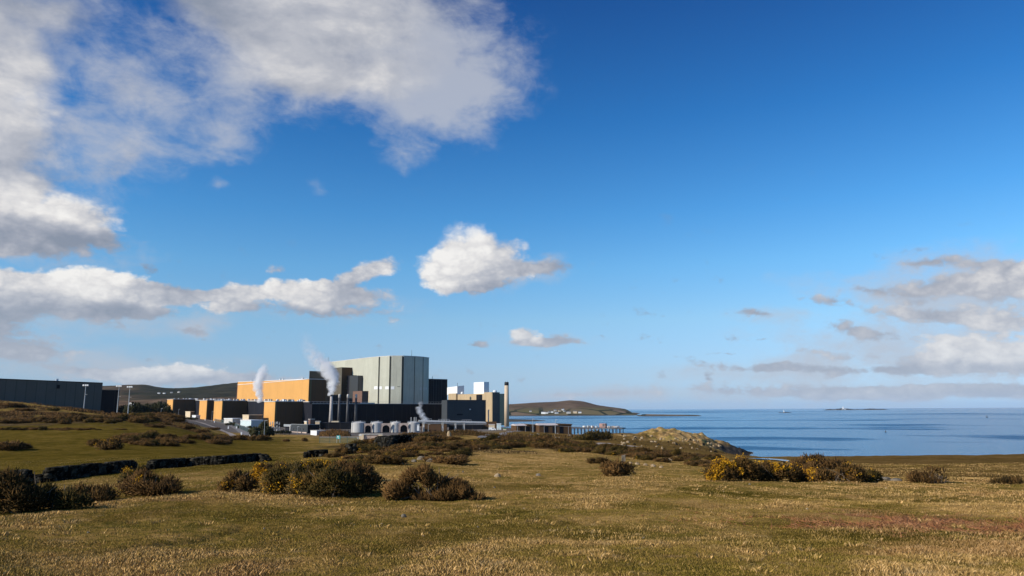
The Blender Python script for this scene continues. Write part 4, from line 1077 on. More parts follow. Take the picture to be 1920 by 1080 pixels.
for k, (pxa, pxb) in enumerate(((683.5, 698), (716, 733), (749.5, 766))):
    a, b = at(pxa, 506 + k * 3), at(pxb, 507 + k * 3)
    e = b - a; Lw = np.linalg.norm(e); e = e / Lw; n = np.array([-e[1], e[0]])
    zb, zt = Z(690, 811, 508), Z(690, 793.8, 508)
    r = Lw * .40; spring = zt - 1.3 - r
    t = empty('arched_wall', (a[0], a[1], zb), arch_lab[k], 'wall', 'arched screen walls between the tanks')
    mb = MB(); bm = mb.bm
    N = 14; xs = [Lw / 2 - r * math.cos(q * math.pi / N) for q in range(N + 1)]; zs2 = [spring + r * math.sin(q * math.pi / N) for q in range(N + 1)]
    for off in (0,):
        def vv(x, z, th): p = a + e * x + n * th; return bm.verts.new((p[0], p[1], z))
        def strip(x0, z0a, z0b, x1, z1a, z1b):
            f = [vv(x0, z0a, 0), vv(x1, z1a, 0), vv(x1, z1b, 0), vv(x0, z0b, 0)]; g = [vv(x0, z0a, .7), vv(x1, z1a, .7), vv(x1, z1b, .7), vv(x0, z0b, .7)]
            bm.faces.new(f); bm.faces.new(g[::-1])
            for q in range(4): bm.faces.new((f[q], g[q], g[(q + 1) % 4], f[(q + 1) % 4]))
        strip(0, zb, zt, xs[0], zb, zt); strip(xs[-1], zb, zt, Lw, zb, zt)
        for q in range(N): strip(xs[q], zs2[q], zt, xs[q + 1], zs2[q + 1], zt)
    bmesh.ops.remove_doubles(bm, verts=bm.verts[:], dist=.01)
    mb.build('wall', M['pink'], t)
    mb = MB(); mb.obox(a + n * 3.0, e * Lw, n * .5, zb, zt - .6); mb.build('inner_wall', M['black'], t)  # black sheet added behind the arch for the shade inside it

# --- pipe bridge with trestles, and the dark sheds beneath it
p0, p1 = at(786, 500), at(912, 520)
e = (p1 - p0) / np.linalg.norm(p1 - p0); n = np.array([-e[1], e[0]]); Lp = np.linalg.norm(p1 - p0)
t = empty('pipe_bridge', (p0[0], p0[1], 13), 'long white pipe bridge on trestle legs running right from the tanks', 'pipe bridge')
zA, zB = Z(786, 790.5, 500), Z(912, 793.5, 520)
for q, (off, rad, dz) in enumerate(((0, .26, 0), (.9, .22, .55), (1.7, .30, .1), (2.4, .16, .95))):
    q0 = p0 + n * off; q1 = p1 + n * off
    MB().tube([(q0[0], q0[1], zA + dz), (q1[0], q1[1], zB + dz)], rad, 8).build('pipe', M['offwhite'] if q != 1 else M['white'], t)
mb = MB(); mb.prism([p0 - n * .3, p1 - n * .3, p1 - n * .05, p0 - n * .05], [zA - .9, zB - .9, zB - .9, zA - .9], [zA - .55, zB - .55, zB - .55, zA - .55]); mb.build('beam', M['offwhite'], t)
for q, px in enumerate((795.5, 831, 855, 871)):
    l = run(p0, e, px); a = p0 + e * l; zt = zA + (zB - zA) * l / Lp
    mb = MB(); zb = 11.5
    for off in (-.2, 2.4): mb.tube([(a[0] + n[0] * off, a[1] + n[1] * off, zb), (a[0] + n[0] * off, a[1] + n[1] * off, zt - .2)], .26, 6)
    mb.tube([(a[0] - n[0] * .2, a[1] - n[1] * .2, zb + 1), (a[0] + n[0] * 2.4, a[1] + n[1] * 2.4, zt - .6)], .12, 5)
    mb.build('trestle', M['offwhite'], t)
for l0, l1 in ((2, 9), (14, 22), (31, 38)):
    q0 = p0 + e * l0 + n * .4; q1 = p0 + e * l1 + n * .4; zz = zA + (zB - zA) * l0 / Lp + .8
    mb = MB(); mb.tube([(q0[0], q0[1], zz + 1.0), (q1[0], q1[1], zz + 1.0)], .07, 4)
    for q in range(5): w = q0 + (q1 - q0) * q / 4; mb.tube([(w[0], w[1], zz - .6), (w[0], w[1], zz + 1.0)], .05, 4)
    mb.build('handrail', M['white'], t)
def shed(name, lab, cat, px0, px1, d, ytop, ybot, mat, depth=8, roof=None, group=None, rz=None, lit=None):
    """box with its front facing the camera, or turned like the station (rz='U')"""
    c = at(px0, d)
    dirv = U if rz == 'U' else np.array([1.0, .06])
    dirv = dirv / np.linalg.norm(dirv); nn = np.array([-dirv[1], dirv[0]])
    l = run(c, dirv, px1); zt = Z((px0 + px1) / 2, ytop, d); zb = Z((px0 + px1) / 2, ybot, d) - .6
    t = empty(name, (c[0], c[1], zb), lab, cat, group)
    MB().obox(c, dirv * l, nn * depth, zb, zt).build('wall', M[mat], t)
    if roof: MB().obox(c - dirv * .2 - nn * .2, dirv * (l + .4), nn * (depth + .4), zt + .003, zt + .35).build('roof', M[roof], t)
    if lit:
        MB().obox(c - dirv * .12, dirv * .11, nn * depth, zb, zt - .02).build('side_wall', M[lit], t)
    return t, c, dirv, nn, l, zb, zt
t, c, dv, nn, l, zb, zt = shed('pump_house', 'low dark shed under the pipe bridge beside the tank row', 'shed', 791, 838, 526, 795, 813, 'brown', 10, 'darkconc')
for q in (.25, .5, .8): MB().obox(c + dv * l * q - nn * .08, dv * 1.6, nn * .07, zb + .7, zb + 3.2).build('door', M['black'], t)
t, c, dv, nn, l, zb, zt = shed('pump_house', 'low dark shed under the right half of the pipe bridge', 'shed', 842, 905, 532, 797, 813, 'black', 10, 'darkconc')
for q in (.1, .35, .7): MB().obox(c + dv * l * q - nn * .08, dv * 1.8, nn * .07, zb + .7, zb + 3.0).build('door', M['offwhite'], t)
shed('switch_room', 'white box fixed up beside the last tank', 'cabinet', 782.3, 786.5, 498, 797, 806, 'white', 2, 'offwhite')
shed('site_cabin', 'cream block at the right foot of the pipe bridge', 'cabin', 917, 927.5, 512, 796.5, 808, 'cream', 5, 'roofpale')
t, c, dv, nn, l, zb, zt = shed('site_cabin', 'pale blue cabin near the base of the lone chimney', 'cabin', 932, 939.5, 505, 795, 808.5, 'cyan', 4, 'white')
MB().obox(c + dv * .4 - nn * .06, dv * 1.0, nn * .05, zb + .5, zb + 2.6).build('door', M['offwhite'], t)
shed('site_cabin', 'small green and cream hut left of the bending site road', 'cabin', 944, 949, 480, 804, 810, 'cream', 3, 'green')
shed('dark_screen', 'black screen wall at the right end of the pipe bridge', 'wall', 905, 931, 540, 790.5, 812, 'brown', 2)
MB().box(tuple(at(928, 498)) + (Z(928, 808.5, 498),), (5.5, 1.9, 1.2), .2)
# --- parked van near the chimney
def van(px, d, py, lab, mat, L=4.6):
    c = at(px, d); zb = gnd(*c)
    t = empty('parked_van', (c[0], c[1], zb), lab, 'van')
    mb = MB(); a = c - np.array([L / 2, .9])
    bm = mb.bm
    prof = [(0, .35), (0, 1.95), (L * .66, 2.0), (L * .82, 1.25), (L, 1.1), (L, .35)]
    f = [bm.verts.new((a[0] + x, a[1], zb + z)) for x, z in prof]; g = [bm.verts.new((a[0] + x, a[1] + 1.8, zb + z)) for x, z in prof]
    bm.faces.new(f); bm.faces.new(g[::-1])
    for q in range(len(f)): bm.faces.new((f[q], g[q], g[(q + 1) % len(f)], f[(q + 1) % len(f)]))
    mb.build('body', M[mat], t)
    MB().obox(a + np.array([L * .52, -.02]), np.array([L * .16, 0]), np.array([0, .02]), zb + 1.2, zb + 1.75).build('window', M['glass'], t)
    for qx in (.2, .8):
        m2 = MB(); m2.tube([(a[0] + L * qx, a[1] - .05, zb + .33), (a[0] + L * qx, a[1] + 1.85, zb + .33)], .33, 12); m2.build('wheel', M['soot'], t)
van(923, 478, 809, 'small white van parked before the cream block', 'white')

# --- low black office building, white box beside it
oc = at(578, 470.0); oz = Z(560, 815.5, 470) - .5; ot = Z(575, 796.5, 470)
lu_, lv_ = run(oc, U, 600), run(oc, V, 547)
t = empty('office_building', (oc[0], oc[1], oz), 'low black flat roofed office building with a pale base', 'building')
MB().obox(oc + U * .3, U * (lu_ - .3), V * lv_, oz, ot).build('end_wall', M['black'], t)
MB().obox(oc, U * .3, V * lv_, oz + 2.2, ot - .02).build('front_wall', M['slate'], t)
for a0, a1 in ((.05, .30), (.36, .98)):
    MB().obox(oc - U * .05 + V * lv_ * a0, U * .34, V * lv_ * (a1 - a0), oz, oz + 2.18).build('pale_base', M['pink'], t)
parapet(t, [oc + U * lu_, oc, oc + V * lv_], (ot, ot), M['greymetal'], .25, .4, 'roof_edge')
a = oc + V * (lv_ + .3) - U * .4; MB().obox(a, U * .5, V * .9, oz + .8, ot - .9).build('pale_column', M['offwhite'], t)
a = oc + V * lv_ + U * 1.5
lc_ = run(a, V, 536.5)
MB().obox(a - U * 1.2, U * .9, V * lc_, ot - 1.6, ot - .1).build('pale_fascia', M['greymetal'], t)
MB().obox(a, U * 12, V * lc_, oz, ot - .15).build('rear_wing', M['navy'], t)
for q in (.2, .4, .6, .8): MB().obox(oc - U * .04 + V * lv_ * q, U * .05, V * 1.4, oz + 3.2, oz + 4.4).build('window', M['glass'], t)
bc = at(586.5, 500.0); bt = Z(586, 786.3, 500)
shed('brick_vent', 'stubby red brown brick vent tower behind the black office', 'tower', 582.5, 590.5, 500, 786.5, 800, 'brick', 3, 'offwhite', rz='U')
shed('pale_shed', 'small pale roofed shed left of the brick vent tower', 'shed', 576, 582.5, 505, 790.5, 800, 'cream', 4, 'white', rz='U')
shed('pale_shed', 'small cream shed between the brick vent tower and the stacks', 'shed', 592, 600, 510, 790.5, 800, 'cream', 4, 'offwhite')
shed('dark_shed', 'long dark shed with a pale foot before the slim stacks', 'shed', 602, 657, 512, 793, 803.5, 'black', 9, 'navy')
shed('pale_shed', 'white flat topped box on the long dark shed', 'box', 622, 635.5, 520, 789.3, 793.2, 'cream', 3)
wc = at(595.5, 430.0); wz, wt_ = Z(590, 822, 430) - .4, Z(590, 807.7, 430)
t = empty('white_cabin', (wc[0], wc[1], wz), 'square white cabin with a grey side in front of the black office', 'cabin')
l1, l2 = run(wc, V, 584), run(wc, U, 613)
MB().obox(wc, U * .25, V * l1, wz, wt_).build('white_wall', M['white'], t)
MB().obox(wc + U * .25, U * (l2 - .25), V * l1, wz, wt_ - .02).build('grey_wall', M['greymetal'], t)  # side turned from the sun, shade put into a grey colour
MB().obox(wc - U * .2 - V * .2, U * (l2 + .4), V * (l1 + .4), wt_ + .003, wt_ + .2).build('roof', M['offwhite'], t)
MB().tube([tuple(wc + U * l2 * .7 - V * .1) + (wt_ - .9,), tuple(wc + U * l2 * .7 - V * .5) + (wt_ - .9,)], .3, 8).build('wall_lamp', M['white'], t)

# --- white stores between the ochre bays
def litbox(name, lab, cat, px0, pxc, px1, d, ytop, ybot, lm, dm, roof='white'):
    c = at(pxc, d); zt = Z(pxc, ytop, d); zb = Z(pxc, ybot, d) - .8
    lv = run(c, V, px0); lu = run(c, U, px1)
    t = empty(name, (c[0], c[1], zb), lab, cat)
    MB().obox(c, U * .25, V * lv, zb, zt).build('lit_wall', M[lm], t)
    MB().obox(c + U * .25, U * (lu - .25), V * lv, zb, zt - .02).build('shaded_wall', M[dm], t)  # shade of this wall put into a darker colour
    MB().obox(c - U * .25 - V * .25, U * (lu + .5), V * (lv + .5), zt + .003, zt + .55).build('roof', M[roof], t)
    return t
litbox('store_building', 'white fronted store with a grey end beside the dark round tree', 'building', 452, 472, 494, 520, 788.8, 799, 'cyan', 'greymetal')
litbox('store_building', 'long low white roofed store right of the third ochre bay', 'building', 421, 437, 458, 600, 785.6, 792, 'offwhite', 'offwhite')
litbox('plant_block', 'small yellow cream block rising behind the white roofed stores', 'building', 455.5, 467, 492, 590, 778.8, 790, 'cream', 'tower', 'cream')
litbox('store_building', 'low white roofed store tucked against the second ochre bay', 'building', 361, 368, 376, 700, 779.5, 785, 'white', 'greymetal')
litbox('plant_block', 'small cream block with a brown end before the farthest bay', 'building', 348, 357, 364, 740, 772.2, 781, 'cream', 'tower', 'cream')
# rack of white insulators
a = onground(508, 440); b = onground(525, 442)
t = empty('insulator_rack', tuple(a), 'rack of white insulator columns beside the dark round tree', 'rack')
for q in range(5):
    p = a + (b - a) * q / 4
    for row in range(3):
        zz = p[2] + 1.0 + row * 2.0 + (q % 2) * .5
        MB().lathe((p[0], p[1], zz), [(.2, 0), (.55, .2), (.25, .45), (.55, .65), (.25, .9), (.5, 1.1), (.1, 1.35)], 8).build('insulator', M['offwhite'], t)
mb = MB()
for q in range(5):
    p = a + (b - a) * q / 4; mb.tube([(p[0], p[1] + .2, p[2]), (p[0], p[1] + .2, p[2] + 7)], .09, 5)
for row in range(3): mb.tube([(a[0], a[1] + .2, a[2] + .9 + row * 2), (b[0], b[1] + .2, b[2] + .9 + row * 2)], .08, 5)
mb.build('rack_frame', M['greymetal'], t)

# --- roads and tracks, draped
def ribbon(name, pts, widths, mat, lift=.06, seg=40, label=None):
    P_ = [np.array(hit(*p)[:2]) if len(p) == 2 else at(p[0], p[2]) for p in pts]
    tt = np.linspace(0, len(P_) - 1, seg * (len(P_) - 1) + 1)
    xs = np.interp(tt, range(len(P_)), [p[0] for p in P_]); ys = np.interp(tt, range(len(P_)), [p[1] for p in P_])
    k = np.ones(15) / 15
    xs = np.convolve(np.pad(xs, 7, mode='edge'), k, 'valid'); ys = np.convolve(np.pad(ys, 7, mode='edge'), k, 'valid')
    ws = np.interp(tt, range(len(P_)), widths)
    tx, ty = np.gradient(xs), np.gradient(ys); ln = np.hypot(tx, ty); nx, ny = -ty / ln, tx / ln
    cols = np.linspace(-.5, .5, 7)
    X = xs[:, None] + nx[:, None] * ws[:, None] * cols; Y = ys[:, None] + ny[:, None] * ws[:, None] * cols
    Zz = H(X, Y) + lift
    n_, k_ = X.shape; idx = np.arange(n_ * k_).reshape(n_, k_)
    f = np.stack([idx[:-1, :-1], idx[1:, :-1], idx[1:, 1:], idx[:-1, 1:]], -1).reshape(-1, 4)
    me = np_mesh(name, np.stack([X.ravel(), Y.ravel(), Zz.ravel()], -1), f[:, ::-1], 4)
    o = link(name, me, M[mat]); tag(o, kind='structure')
    return xs, ys
ribbon('track', [(338, 786.5), (362, 789.5), (388, 797), (410, 805), (432, 814), (446, 821)], [2.5, 3.5, 4, 4, 3.5, 3], 'track', .25)
ribbon('road', [(378, 786), (404, 790.5), (428, 795.5), (452, 805), (474, 818.5)], [7, 8, 8.5, 8.5, 7], 'asphalt', .22)
ribbon('road', [(905, 823), (925, 818), (945, 811), (975, 808)], [2, 2.5, 3.5, 4], 'asphalt', .10)
ribbon('path', [(1000, 833), (1060, 834), (1120, 831), (1200, 838)], [3, 3.5, 3.5, 4], 'track', .05)

# --- fences
def fence(lab, pts, hgt, mat, gap, rail='greymetal', postmat='greymetal', mesh=True):
    P_ = [np.array(hit(*p)) if len(p) == 2 else onground(p[0], p[2]) for p in pts]
    t = empty('mesh_fence', tuple(P_[0]), lab, 'fence')
    tr, pm = MB(), []
    pan = MB()
    for a, b in zip(P_, P_[1:]):
        L_ = np.linalg.norm((b - a)[:2]); nseg = max(1, int(L_ / gap))
        for q in range(nseg):
            p = a + (b - a) * q / nseg; r_ = a + (b - a) * (q + 1) / nseg
            zp, zr_ = gnd(*p[:2]), gnd(*r_[:2])
            MB().box((p[0], p[1], zp + hgt / 2), (.14, .14, hgt + .3)).build('post', M[postmat], t)
            tr.tube([(p[0], p[1], zp + hgt), (r_[0], r_[1], zr_ + hgt)], .06, 4)
            if mesh:
                e_ = (r_ - p)[:2] / np.linalg.norm((r_ - p)[:2]); wires = int(np.linalg.norm((r_ - p)[:2]) / .42)
                for w in range(wires):
                    c_ = p[:2] + (r_ - p)[:2] * w / wires; zc = zp + (zr_ - zp) * w / wires
                    pan.prism([c_, c_ + e_ * .10, c_ + e_ * .10 + np.array([-e_[1], e_[0]]) * .03, c_ + np.array([-e_[1], e_[0]]) * .03], zc, zc + hgt - .05)
    tr.build('rail', M[rail], t)
    if mesh: pan.build('mesh_panel', M[mat], t)
fence('green mesh security fence with a pale rail climbing along the asphalt road', [(402, 790.5), (430, 796), (446, 803), (465, 811), (486, 820.5)], 2.6, 'meshgreen', 6.0)
fence('green mesh fence across the grass below the teal sign', [(601, 0, 245), (640, 0, 240), (682, 0, 228)], 1.9, 'meshgreen', 4.5, postmat='meshgreen')
fence('tall wire fence before the pale roofed sheds by the shore', [(970, 0, 408), (1000, 0, 402), (1040, 0, 398), (1090, 0, 400)], 4.2, 'greymetal', 5.0, mesh=False)
fence('wire fence along the grass edge in front of the jetty', [(1092, 0, 402), (1120, 0, 392), (1150, 0, 385)], 3.2, 'offwhite', 3.2, postmat='offwhite', mesh=False)

# --- pale roofed sheds by the shore
def shore_shed(lab, px0, pxm, px1, d, yroof, ywall):
    c0, c1 = at(px0, d), at(px1, d + 4); zb = 12.0
    zt = Z(px0, ywall, d); zr = Z(px0, yroof, d)
    t = empty('shore_shed', (c0[0], c0[1], zb), lab, 'shed', 'pale roofed sheds by the shore')
    e = c1 - c0; Lh = np.linalg.norm(e); e = e / Lh; n = np.array([-e[1], e[0]]); w = 11.0
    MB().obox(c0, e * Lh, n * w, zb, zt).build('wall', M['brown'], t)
    mb = MB(); bm = mb.bm
    def q(a, z): return bm.verts.new((a[0], a[1], z))
    A = [q(c0 - n * .5 - e * .4, zt - .05), q(c1 - n * .5 - e * 8, zt - .05), q(c1 + n * w / 2 - e * 8, zr), q(c0 + n * w / 2 - e * .4, zr), q(c1 + n * (w + .5) - e * 8, zt - .05), q(c0 + n * (w + .5) - e * .4, zt - .05)]
    bm.faces.new((A[0], A[1], A[2], A[3])); bm.faces.new((A[3], A[2], A[4], A[5])); bm.faces.new((A[0], A[3], A[5])); bm.faces.new((A[1], A[4], A[2])); bm.faces.new((A[0], A[5], A[4], A[1]))
    mb.build('roof', M['roofpale'], t)
    mb = MB(); mb.prism([c1 - e * 7.8 - n * .3, c1 + e * .4 - n * .3, c1 + e * .4 + n * w, c1 - e * 7.8 + n * w], [zt + .01] * 4, [zt + .8, zt + .5, zt + .5, zt + .8]); mb.build('dark_gable', M['brown'], t)
    for f in (.15, .4, .62): MB().obox(c0 + e * Lh * f - n * .08, e * 2.4, n * .07, zb + .5, zt - .8).build('door', M['black'], t)
shore_shed('pale pink roofed shed by the shore, nearer the chimney', 968, 990, 1012, 424, 795.2, 798)
shore_shed('pale pink roofed shed by the shore, nearer the jetty', 1011, 1048, 1071, 420, 794.2, 797.2)

# --- jetty
j0, j1 = at(1055, 610), at(1166, 585)
t = empty('jetty', (j0[0], j0[1], 0), 'long jetty on slender legs with pale gear on its deck', 'jetty')
zd = Z(1120, 801.5, 597); e = (j1 - j0) / np.linalg.norm(j1 - j0); n = np.array([-e[1], e[0]]); Lj = np.linalg.norm(j1 - j0)
MB().obox(j0, e * Lj, n * 7, zd - 1.0, zd).build('deck', M['darksteel'], t)
for q in range(17):
    a = j0 + e * (Lj * (q + .4) / 17)
    mb = MB()
    for off in (.6, 6.2): mb.tube([(a[0] + n[0] * off, a[1] + n[1] * off, -1.5), (a[0] + n[0] * off, a[1] + n[1] * off, zd - 1.0)], .34, 6)
    mb.build('leg', M['darksteel'], t)
c = j0 + e * run(j0, e, 1122); l = run(j0, e, 1133) - run(j0, e, 1122)
MB().obox(c + n * 1, e * l, n * 4, zd + .004, Z(1127, 794, 597)).build('cabin', M['rust'], t)
MB().obox(c + n * .9 + e * l * .55, e * l * .35, n * .09, zd + .8, Z(1127, 795, 597)).build('cabin_door', M['darkconc'], t)
for q in range(22):
    px = random.uniform(1080, 1164)
    if 1120 < px < 1135: continue
    a = j0 + e * run(j0, e, px) + n * random.uniform(1, 5)
    MB().box((a[0], a[1], zd + .6 + .004), (random.uniform(1, 2.6), 1.2, random.uniform(.7, 1.7) if q % 3 else 1.2), .4).build('deck_gear', M[random.choice(['white', 'offwhite', 'pink', 'roofpale'])], t)
mb = MB(); a = j0 + n * .2; b = j1 + n * .2
mb.tube([(a[0], a[1], zd + 1.1), (b[0], b[1], zd + 1.1)], .06, 4); mb.build('handrail', M['offwhite'], t)

# --- lamp masts and posts
def mast(lab, px, py, d, ytop):
    c = onground(px, d); zt = Z(px, ytop, d)
    t = empty('lamp_mast', tuple(c), lab, 'lamp mast', 'tall floodlight masts by the storage hall')
    MB().tube([(c[0], c[1], c[2] - .5), (c[0], c[1], zt)], [.26, .13], 8).build('pole', M['greymetal'], t)
    mb = MB(); mb.tube([(c[0] - 1.1, c[1], zt - .2), (c[0] + 1.1, c[1], zt - .2)], .12, 6); mb.build('crossarm', M['polewhite'], t)
    for dx in (-1.1, .1, 1.1):
        MB().box((c[0] + dx, c[1] - .25, zt + .05), (.75, .5, .8), 0).build('floodlight', M['white'], t)
    MB().box((c[0] + .7, c[1], zt - (zt - c[2]) * .36), (1.0, .2, .12), 0).build('bracket', M['polewhite'], t)
mast('floodlight mast standing right before the grey green hall front', 156.5, 765, 385, 722.5)
mast('floodlight mast at the end of the black lean to', 219.5, 772, 395, 724)
mast('floodlight mast by itself against the moor, right of the hall', 240, 772, 400, 725.5)
def lamp(lab, px, d, hgt, group='thin street lamps round the station'):
    c = onground(px, d)
    t = empty('street_lamp', tuple(c), lab, 'street lamp', group)
    MB().tube([(c[0], c[1], c[2] - .3), (c[0], c[1], c[2] + hgt)], [.13, .08], 6).build('pole', M['greymetal'], t)
    MB().box((c[0] + .5, c[1], c[2] + hgt), (1.2, .3, .16)).build('lamp_head', M['offwhite'], t)
lamp('thin lamp between the second and third ochre bays', 398, 640, 9)
lamp('thin lamp before the farthest ochre bay', 335, 700, 8)
lamp('thin lamp standing before the dark round tree', 497.5, 300, 7.5)
lamp('thin lamp among the dark trees left of the bays', 302, 480, 6)
lamp('thin lamp in front of the tank row, before the last tank', 771.5, 420, 8)
lamp('thin lamp beside the pipe bridge trestle', 803.5, 420, 7)
lamp('thin lamp at the sheds by the shore, before the second roof', 1041, 392, 7.5)
lamp('thin lamp at the sheds by the shore, before the first gable', 998, 395, 7)
lamp('thin lamp against the black office front', 559, 440, 4.5)
def marker(px, py, lab, h=1.5):
    c = hit(px, py)
    t = empty('marker_post', tuple(c), lab, 'post', 'white marker posts along the road')
    MB().box((c[0], c[1], c[2] + h / 2), (.62, .35, h)).build('shaft', M['white'], t)
    MB().box((c[0], c[1], c[2] + h + .06), (.72, .45, .12)).build('cap', M['offwhite'], t)
for px, py, lb_ in ((428, 804, 'white post on the verge between track and road'), (443.5, 804, 'white post on the road beside the climbing fence'), (452.5, 816, 'white post near the lower end of the track'),
                    (469, 818.5, 'white post at the foot of the road, lowest of them'), (402, 792.5, 'white post below the third ochre bay'), (384.5, 788.5, 'white post below the second ochre bay'), (336, 782.5, 'white post before the farthest bay'), (493, 817, 'cream post by the dark round tree')):
    marker(px, py, lb_)

# --- concrete shelter, green cabinet, teal sign, white posts by the stone walls
c = at(693, 205.0); zb = Z(690, 832, 205) - .5; zt = Z(690, 815.8, 205)
t = empty('concrete_shelter', (c[0], c[1], zb), 'roofless pinkish concrete shelter with one bright end', 'shelter')
lv, lu = run(c, V, 680.5), run(at(684, 207), U, 718)
c2 = at(681.5, 205)
MB().obox(c2 - np.array([1.0, 0]), np.array([1.25, 0]), np.array([0, 5.0]), zb, zt + .15).build('end_wall', M['cream'], t)
MB().obox(c2 + np.array([.25, .4]), np.array([4.6, .4]), np.array([0, .4]), zb, zt).build('back_wall', M['pink'], t)
MB().obox(c2 + np.array([4.3, .3]), np.array([1.1, 0]), np.array([0, 1.2]), zb, zt + .05).build('end_pier', M['cream'], t)
MB().obox(c2 + np.array([-.9, .1]), np.array([6.3, .4]), np.array([0, .5]), zt + .16, zt + .34).build('lintel', M['offwhite'], t)
MB().obox(c2 + np.array([-1.1, -.06]), np.array([.8, 0]), np.array([0, .06]), zt - .1, zt + .15).build('wall_lamp', M['white'], t)
c = at(720, 212.0); zg = Z(720, 823, 212)
t = empty('green_cabinet', (c[0], c[1], zg - 1.5), 'small bright green cabinet right of the concrete shelter', 'cabinet')
MB().box((c[0], c[1], zg - .4), (1.0, .7, 2.4)).build('body', M['green'], t)
MB().box((c[0], c[1] - .37, zg - .35), (.7, .04, 1.8)).build('door', M['teal'], t)
c = at(636.2, 240.0); zs1, zs0 = Z(636, 816.6, 240), Z(636, 823, 240)
t = empty('site_sign', (c[0], c[1], gnd(*c)), 'small teal sign board with pale marks above the green fence', 'sign')
MB().box((c[0], c[1], (zs1 + zs0) / 2), (1.15, .06, zs1 - zs0)).build('board', M['teal'], t)
MB().box((c[0] - .12, c[1] - .05, (zs1 + zs0) / 2 + .15), (.5, .03, .42)).build('pale_panel', M['white'], t)
MB().box((c[0] + .1, c[1] - .05, (zs1 + zs0) / 2 - .3), (.3, .03, .3)).build('pale_panel', M['white'], t)
for dx in (-.5, .5): MB().box((c[0] + dx, c[1] + .08, (zs0 + gnd(*c)) / 2 + .2), (.08, .08, zs0 - gnd(*c) + 1.0)).build('post', M['greymetal'], t)
c = hit(1169, 866.5)
t = empty('stone_post', tuple(c), 'short pale stone post in the grass among the heather', 'post')
mb = MB(); mb.prism([(c[0] - .14, c[1] - .12), (c[0] + .15, c[1] - .1), (c[0] + .13, c[1] + .13), (c[0] - .12, c[1] + .12)], c[2] - .2, [c[2] + .50, c[2] + .56, c[2] + .5, c[2] + .46]); mb.build('shaft', M['rock'], t)
c = hit(670.5, 834.5)
t = empty('fence_post', tuple(c), 'lone pale leaning post left of the concrete shelter', 'post')
MB().tube([(c[0], c[1], c[2] - .2), (c[0] + .05, c[1], c[2] + 1.75)], .07, 6).build('shaft', M['polewhite'], t)

# --- sheep on the headland slope
def sheep(px, py, lab, face=1):
    c = hit(px, py); x, y, z = c
    t = empty('sheep', (x, y, z), lab, 'sheep', 'sheep grazing on the headland')
    bm = bmesh.new()
    bmesh.ops.create_uvsphere(bm, u_segments=18, v_segments=12, radius=1.0)
    for v in bm.verts:
        q = v.co.copy(); rump = 1 + .10 * (-q.x)
        v.co = Vector((q.x * .62, q.y * .34 * rump, q.z * .36 * rump + .62 + .02 * math.sin(9 * q.x) * math.cos(7 * q.z)))
    # neck and lowered head grown as one surface
    vs = []
    for (hx, hz, rr) in ((.50, .74, .20), (.68, .66, .16), (.80, .48, .12), (.88, .30, .10), (.93, .20, .06)):
        vs.append([bm.verts.new((hx + .0, rr * math.cos(k * math.pi / 4), hz + rr * math.sin(k * math.pi / 4))) for k in range(8)])
    for r0, r1 in zip(vs, vs[1:]):
        for k in range(8): bm.faces.new((r0[k], r0[(k + 1) % 8], r1[(k + 1) % 8], r1[k]))
    bm.faces.new(vs[-1])
    for lx, ly in ((.36, .17), (.36, -.17), (-.38, .18), (-.38, -.18)):
        rings = []
        for (dz, rr, ox) in ((.55, .11, 0), (.32, .06, -.02 if lx < 0 else .0), (.05, .045, .01), (0, .055, .02)):
            rings.append([bm.verts.new((lx + ox + rr * math.cos(k * math.pi / 3), ly + rr * math.sin(k * math.pi / 3), dz)) for k in range(6)])
        for r0, r1 in zip(rings, rings[1:]):
            for k in range(6): bm.faces.new((r0[k], r0[(k + 1) % 6], r1[(k + 1) % 6], r1[k]))
    bmesh.ops.scale(bm, vec=(face * 1.25, 1.25, 1.25), verts=bm.verts[:])
    bmesh.ops.recalc_face_normals(bm, faces=bm.faces[:])
    me = bpy.data.meshes.new('body'); bm.to_mesh(me); bm.free()
    for p in me.polygons: p.use_smooth = True
    link('body', me, M['wool'], t)
    mb = MB(); mb.tube([(x + face * .80 * 1.25, y - .16, z + .62 * 1.25), (x + face * .78 * 1.25, y - .30, z + .60 * 1.25)], [.05, .03], 5); mb.tube([(x + face * .80 * 1.25, y + .16, z + .62 * 1.25), (x + face * .78 * 1.25, y + .30, z + .60 * 1.25)], [.05, .03], 5)
    mb.build('ears', M['sheepface'], t)
sheep(1161, 808.5, 'pale sheep grazing nearest the end of the jetty', -1)
sheep(1178.3, 810.5, 'pale sheep grazing on the slope left of the rocky hump', 1)

# --- lighthouse, beacon, islets, buoys
def islet(lab, px0, px1, d, hmax, seed, n=60):
    a, b = at(px0, d), at(px1, d); c = (a + b) / 2; L_ = (b[0] - a[0]); W = L_ * .22
    xs = np.linspace(-1, 1, n); ys = np.linspace(-1, 1, 16)
    X, Y = np.meshgrid(xs, ys, indexing='ij')
    env = np.clip(1 - X ** 2, 0, 1) ** .5 * np.clip(1 - Y ** 2, 0, 1) ** .7
    Zq = env * hmax * (.15 + 1.1 * fbm(X * 5 + seed, Y * 2, seed, 5) ** 1.6) - .6
    idx = np.arange(X.size).reshape(X.shape)
    f = np.stack([idx[:-1, :-1], idx[1:, :-1], idx[1:, 1:], idx[:-1, 1:]], -1).reshape(-1, 4)
    me = np_mesh('rocky_islet', np.stack([X.ravel() * L_ / 2, Y.ravel() * W / 2, Zq.ravel()], -1), f, 4)
    o = link('rocky_islet', me, M['islet'], None, (c[0], c[1], 0)); tag(o, lab, 'islet', 'low rocky islets on the horizon')
    return o
islet('long low rocky islet carrying the white lighthouse', 1543, 1612, 9000, 26, 3)
islet('long low rocky islet right of the lighthouse on the horizon', 1600, 1664, 9300, 22, 9)
islet('small dark skerry under the white beacon', 1459, 1484, 4300, 7.0, 5, 40)
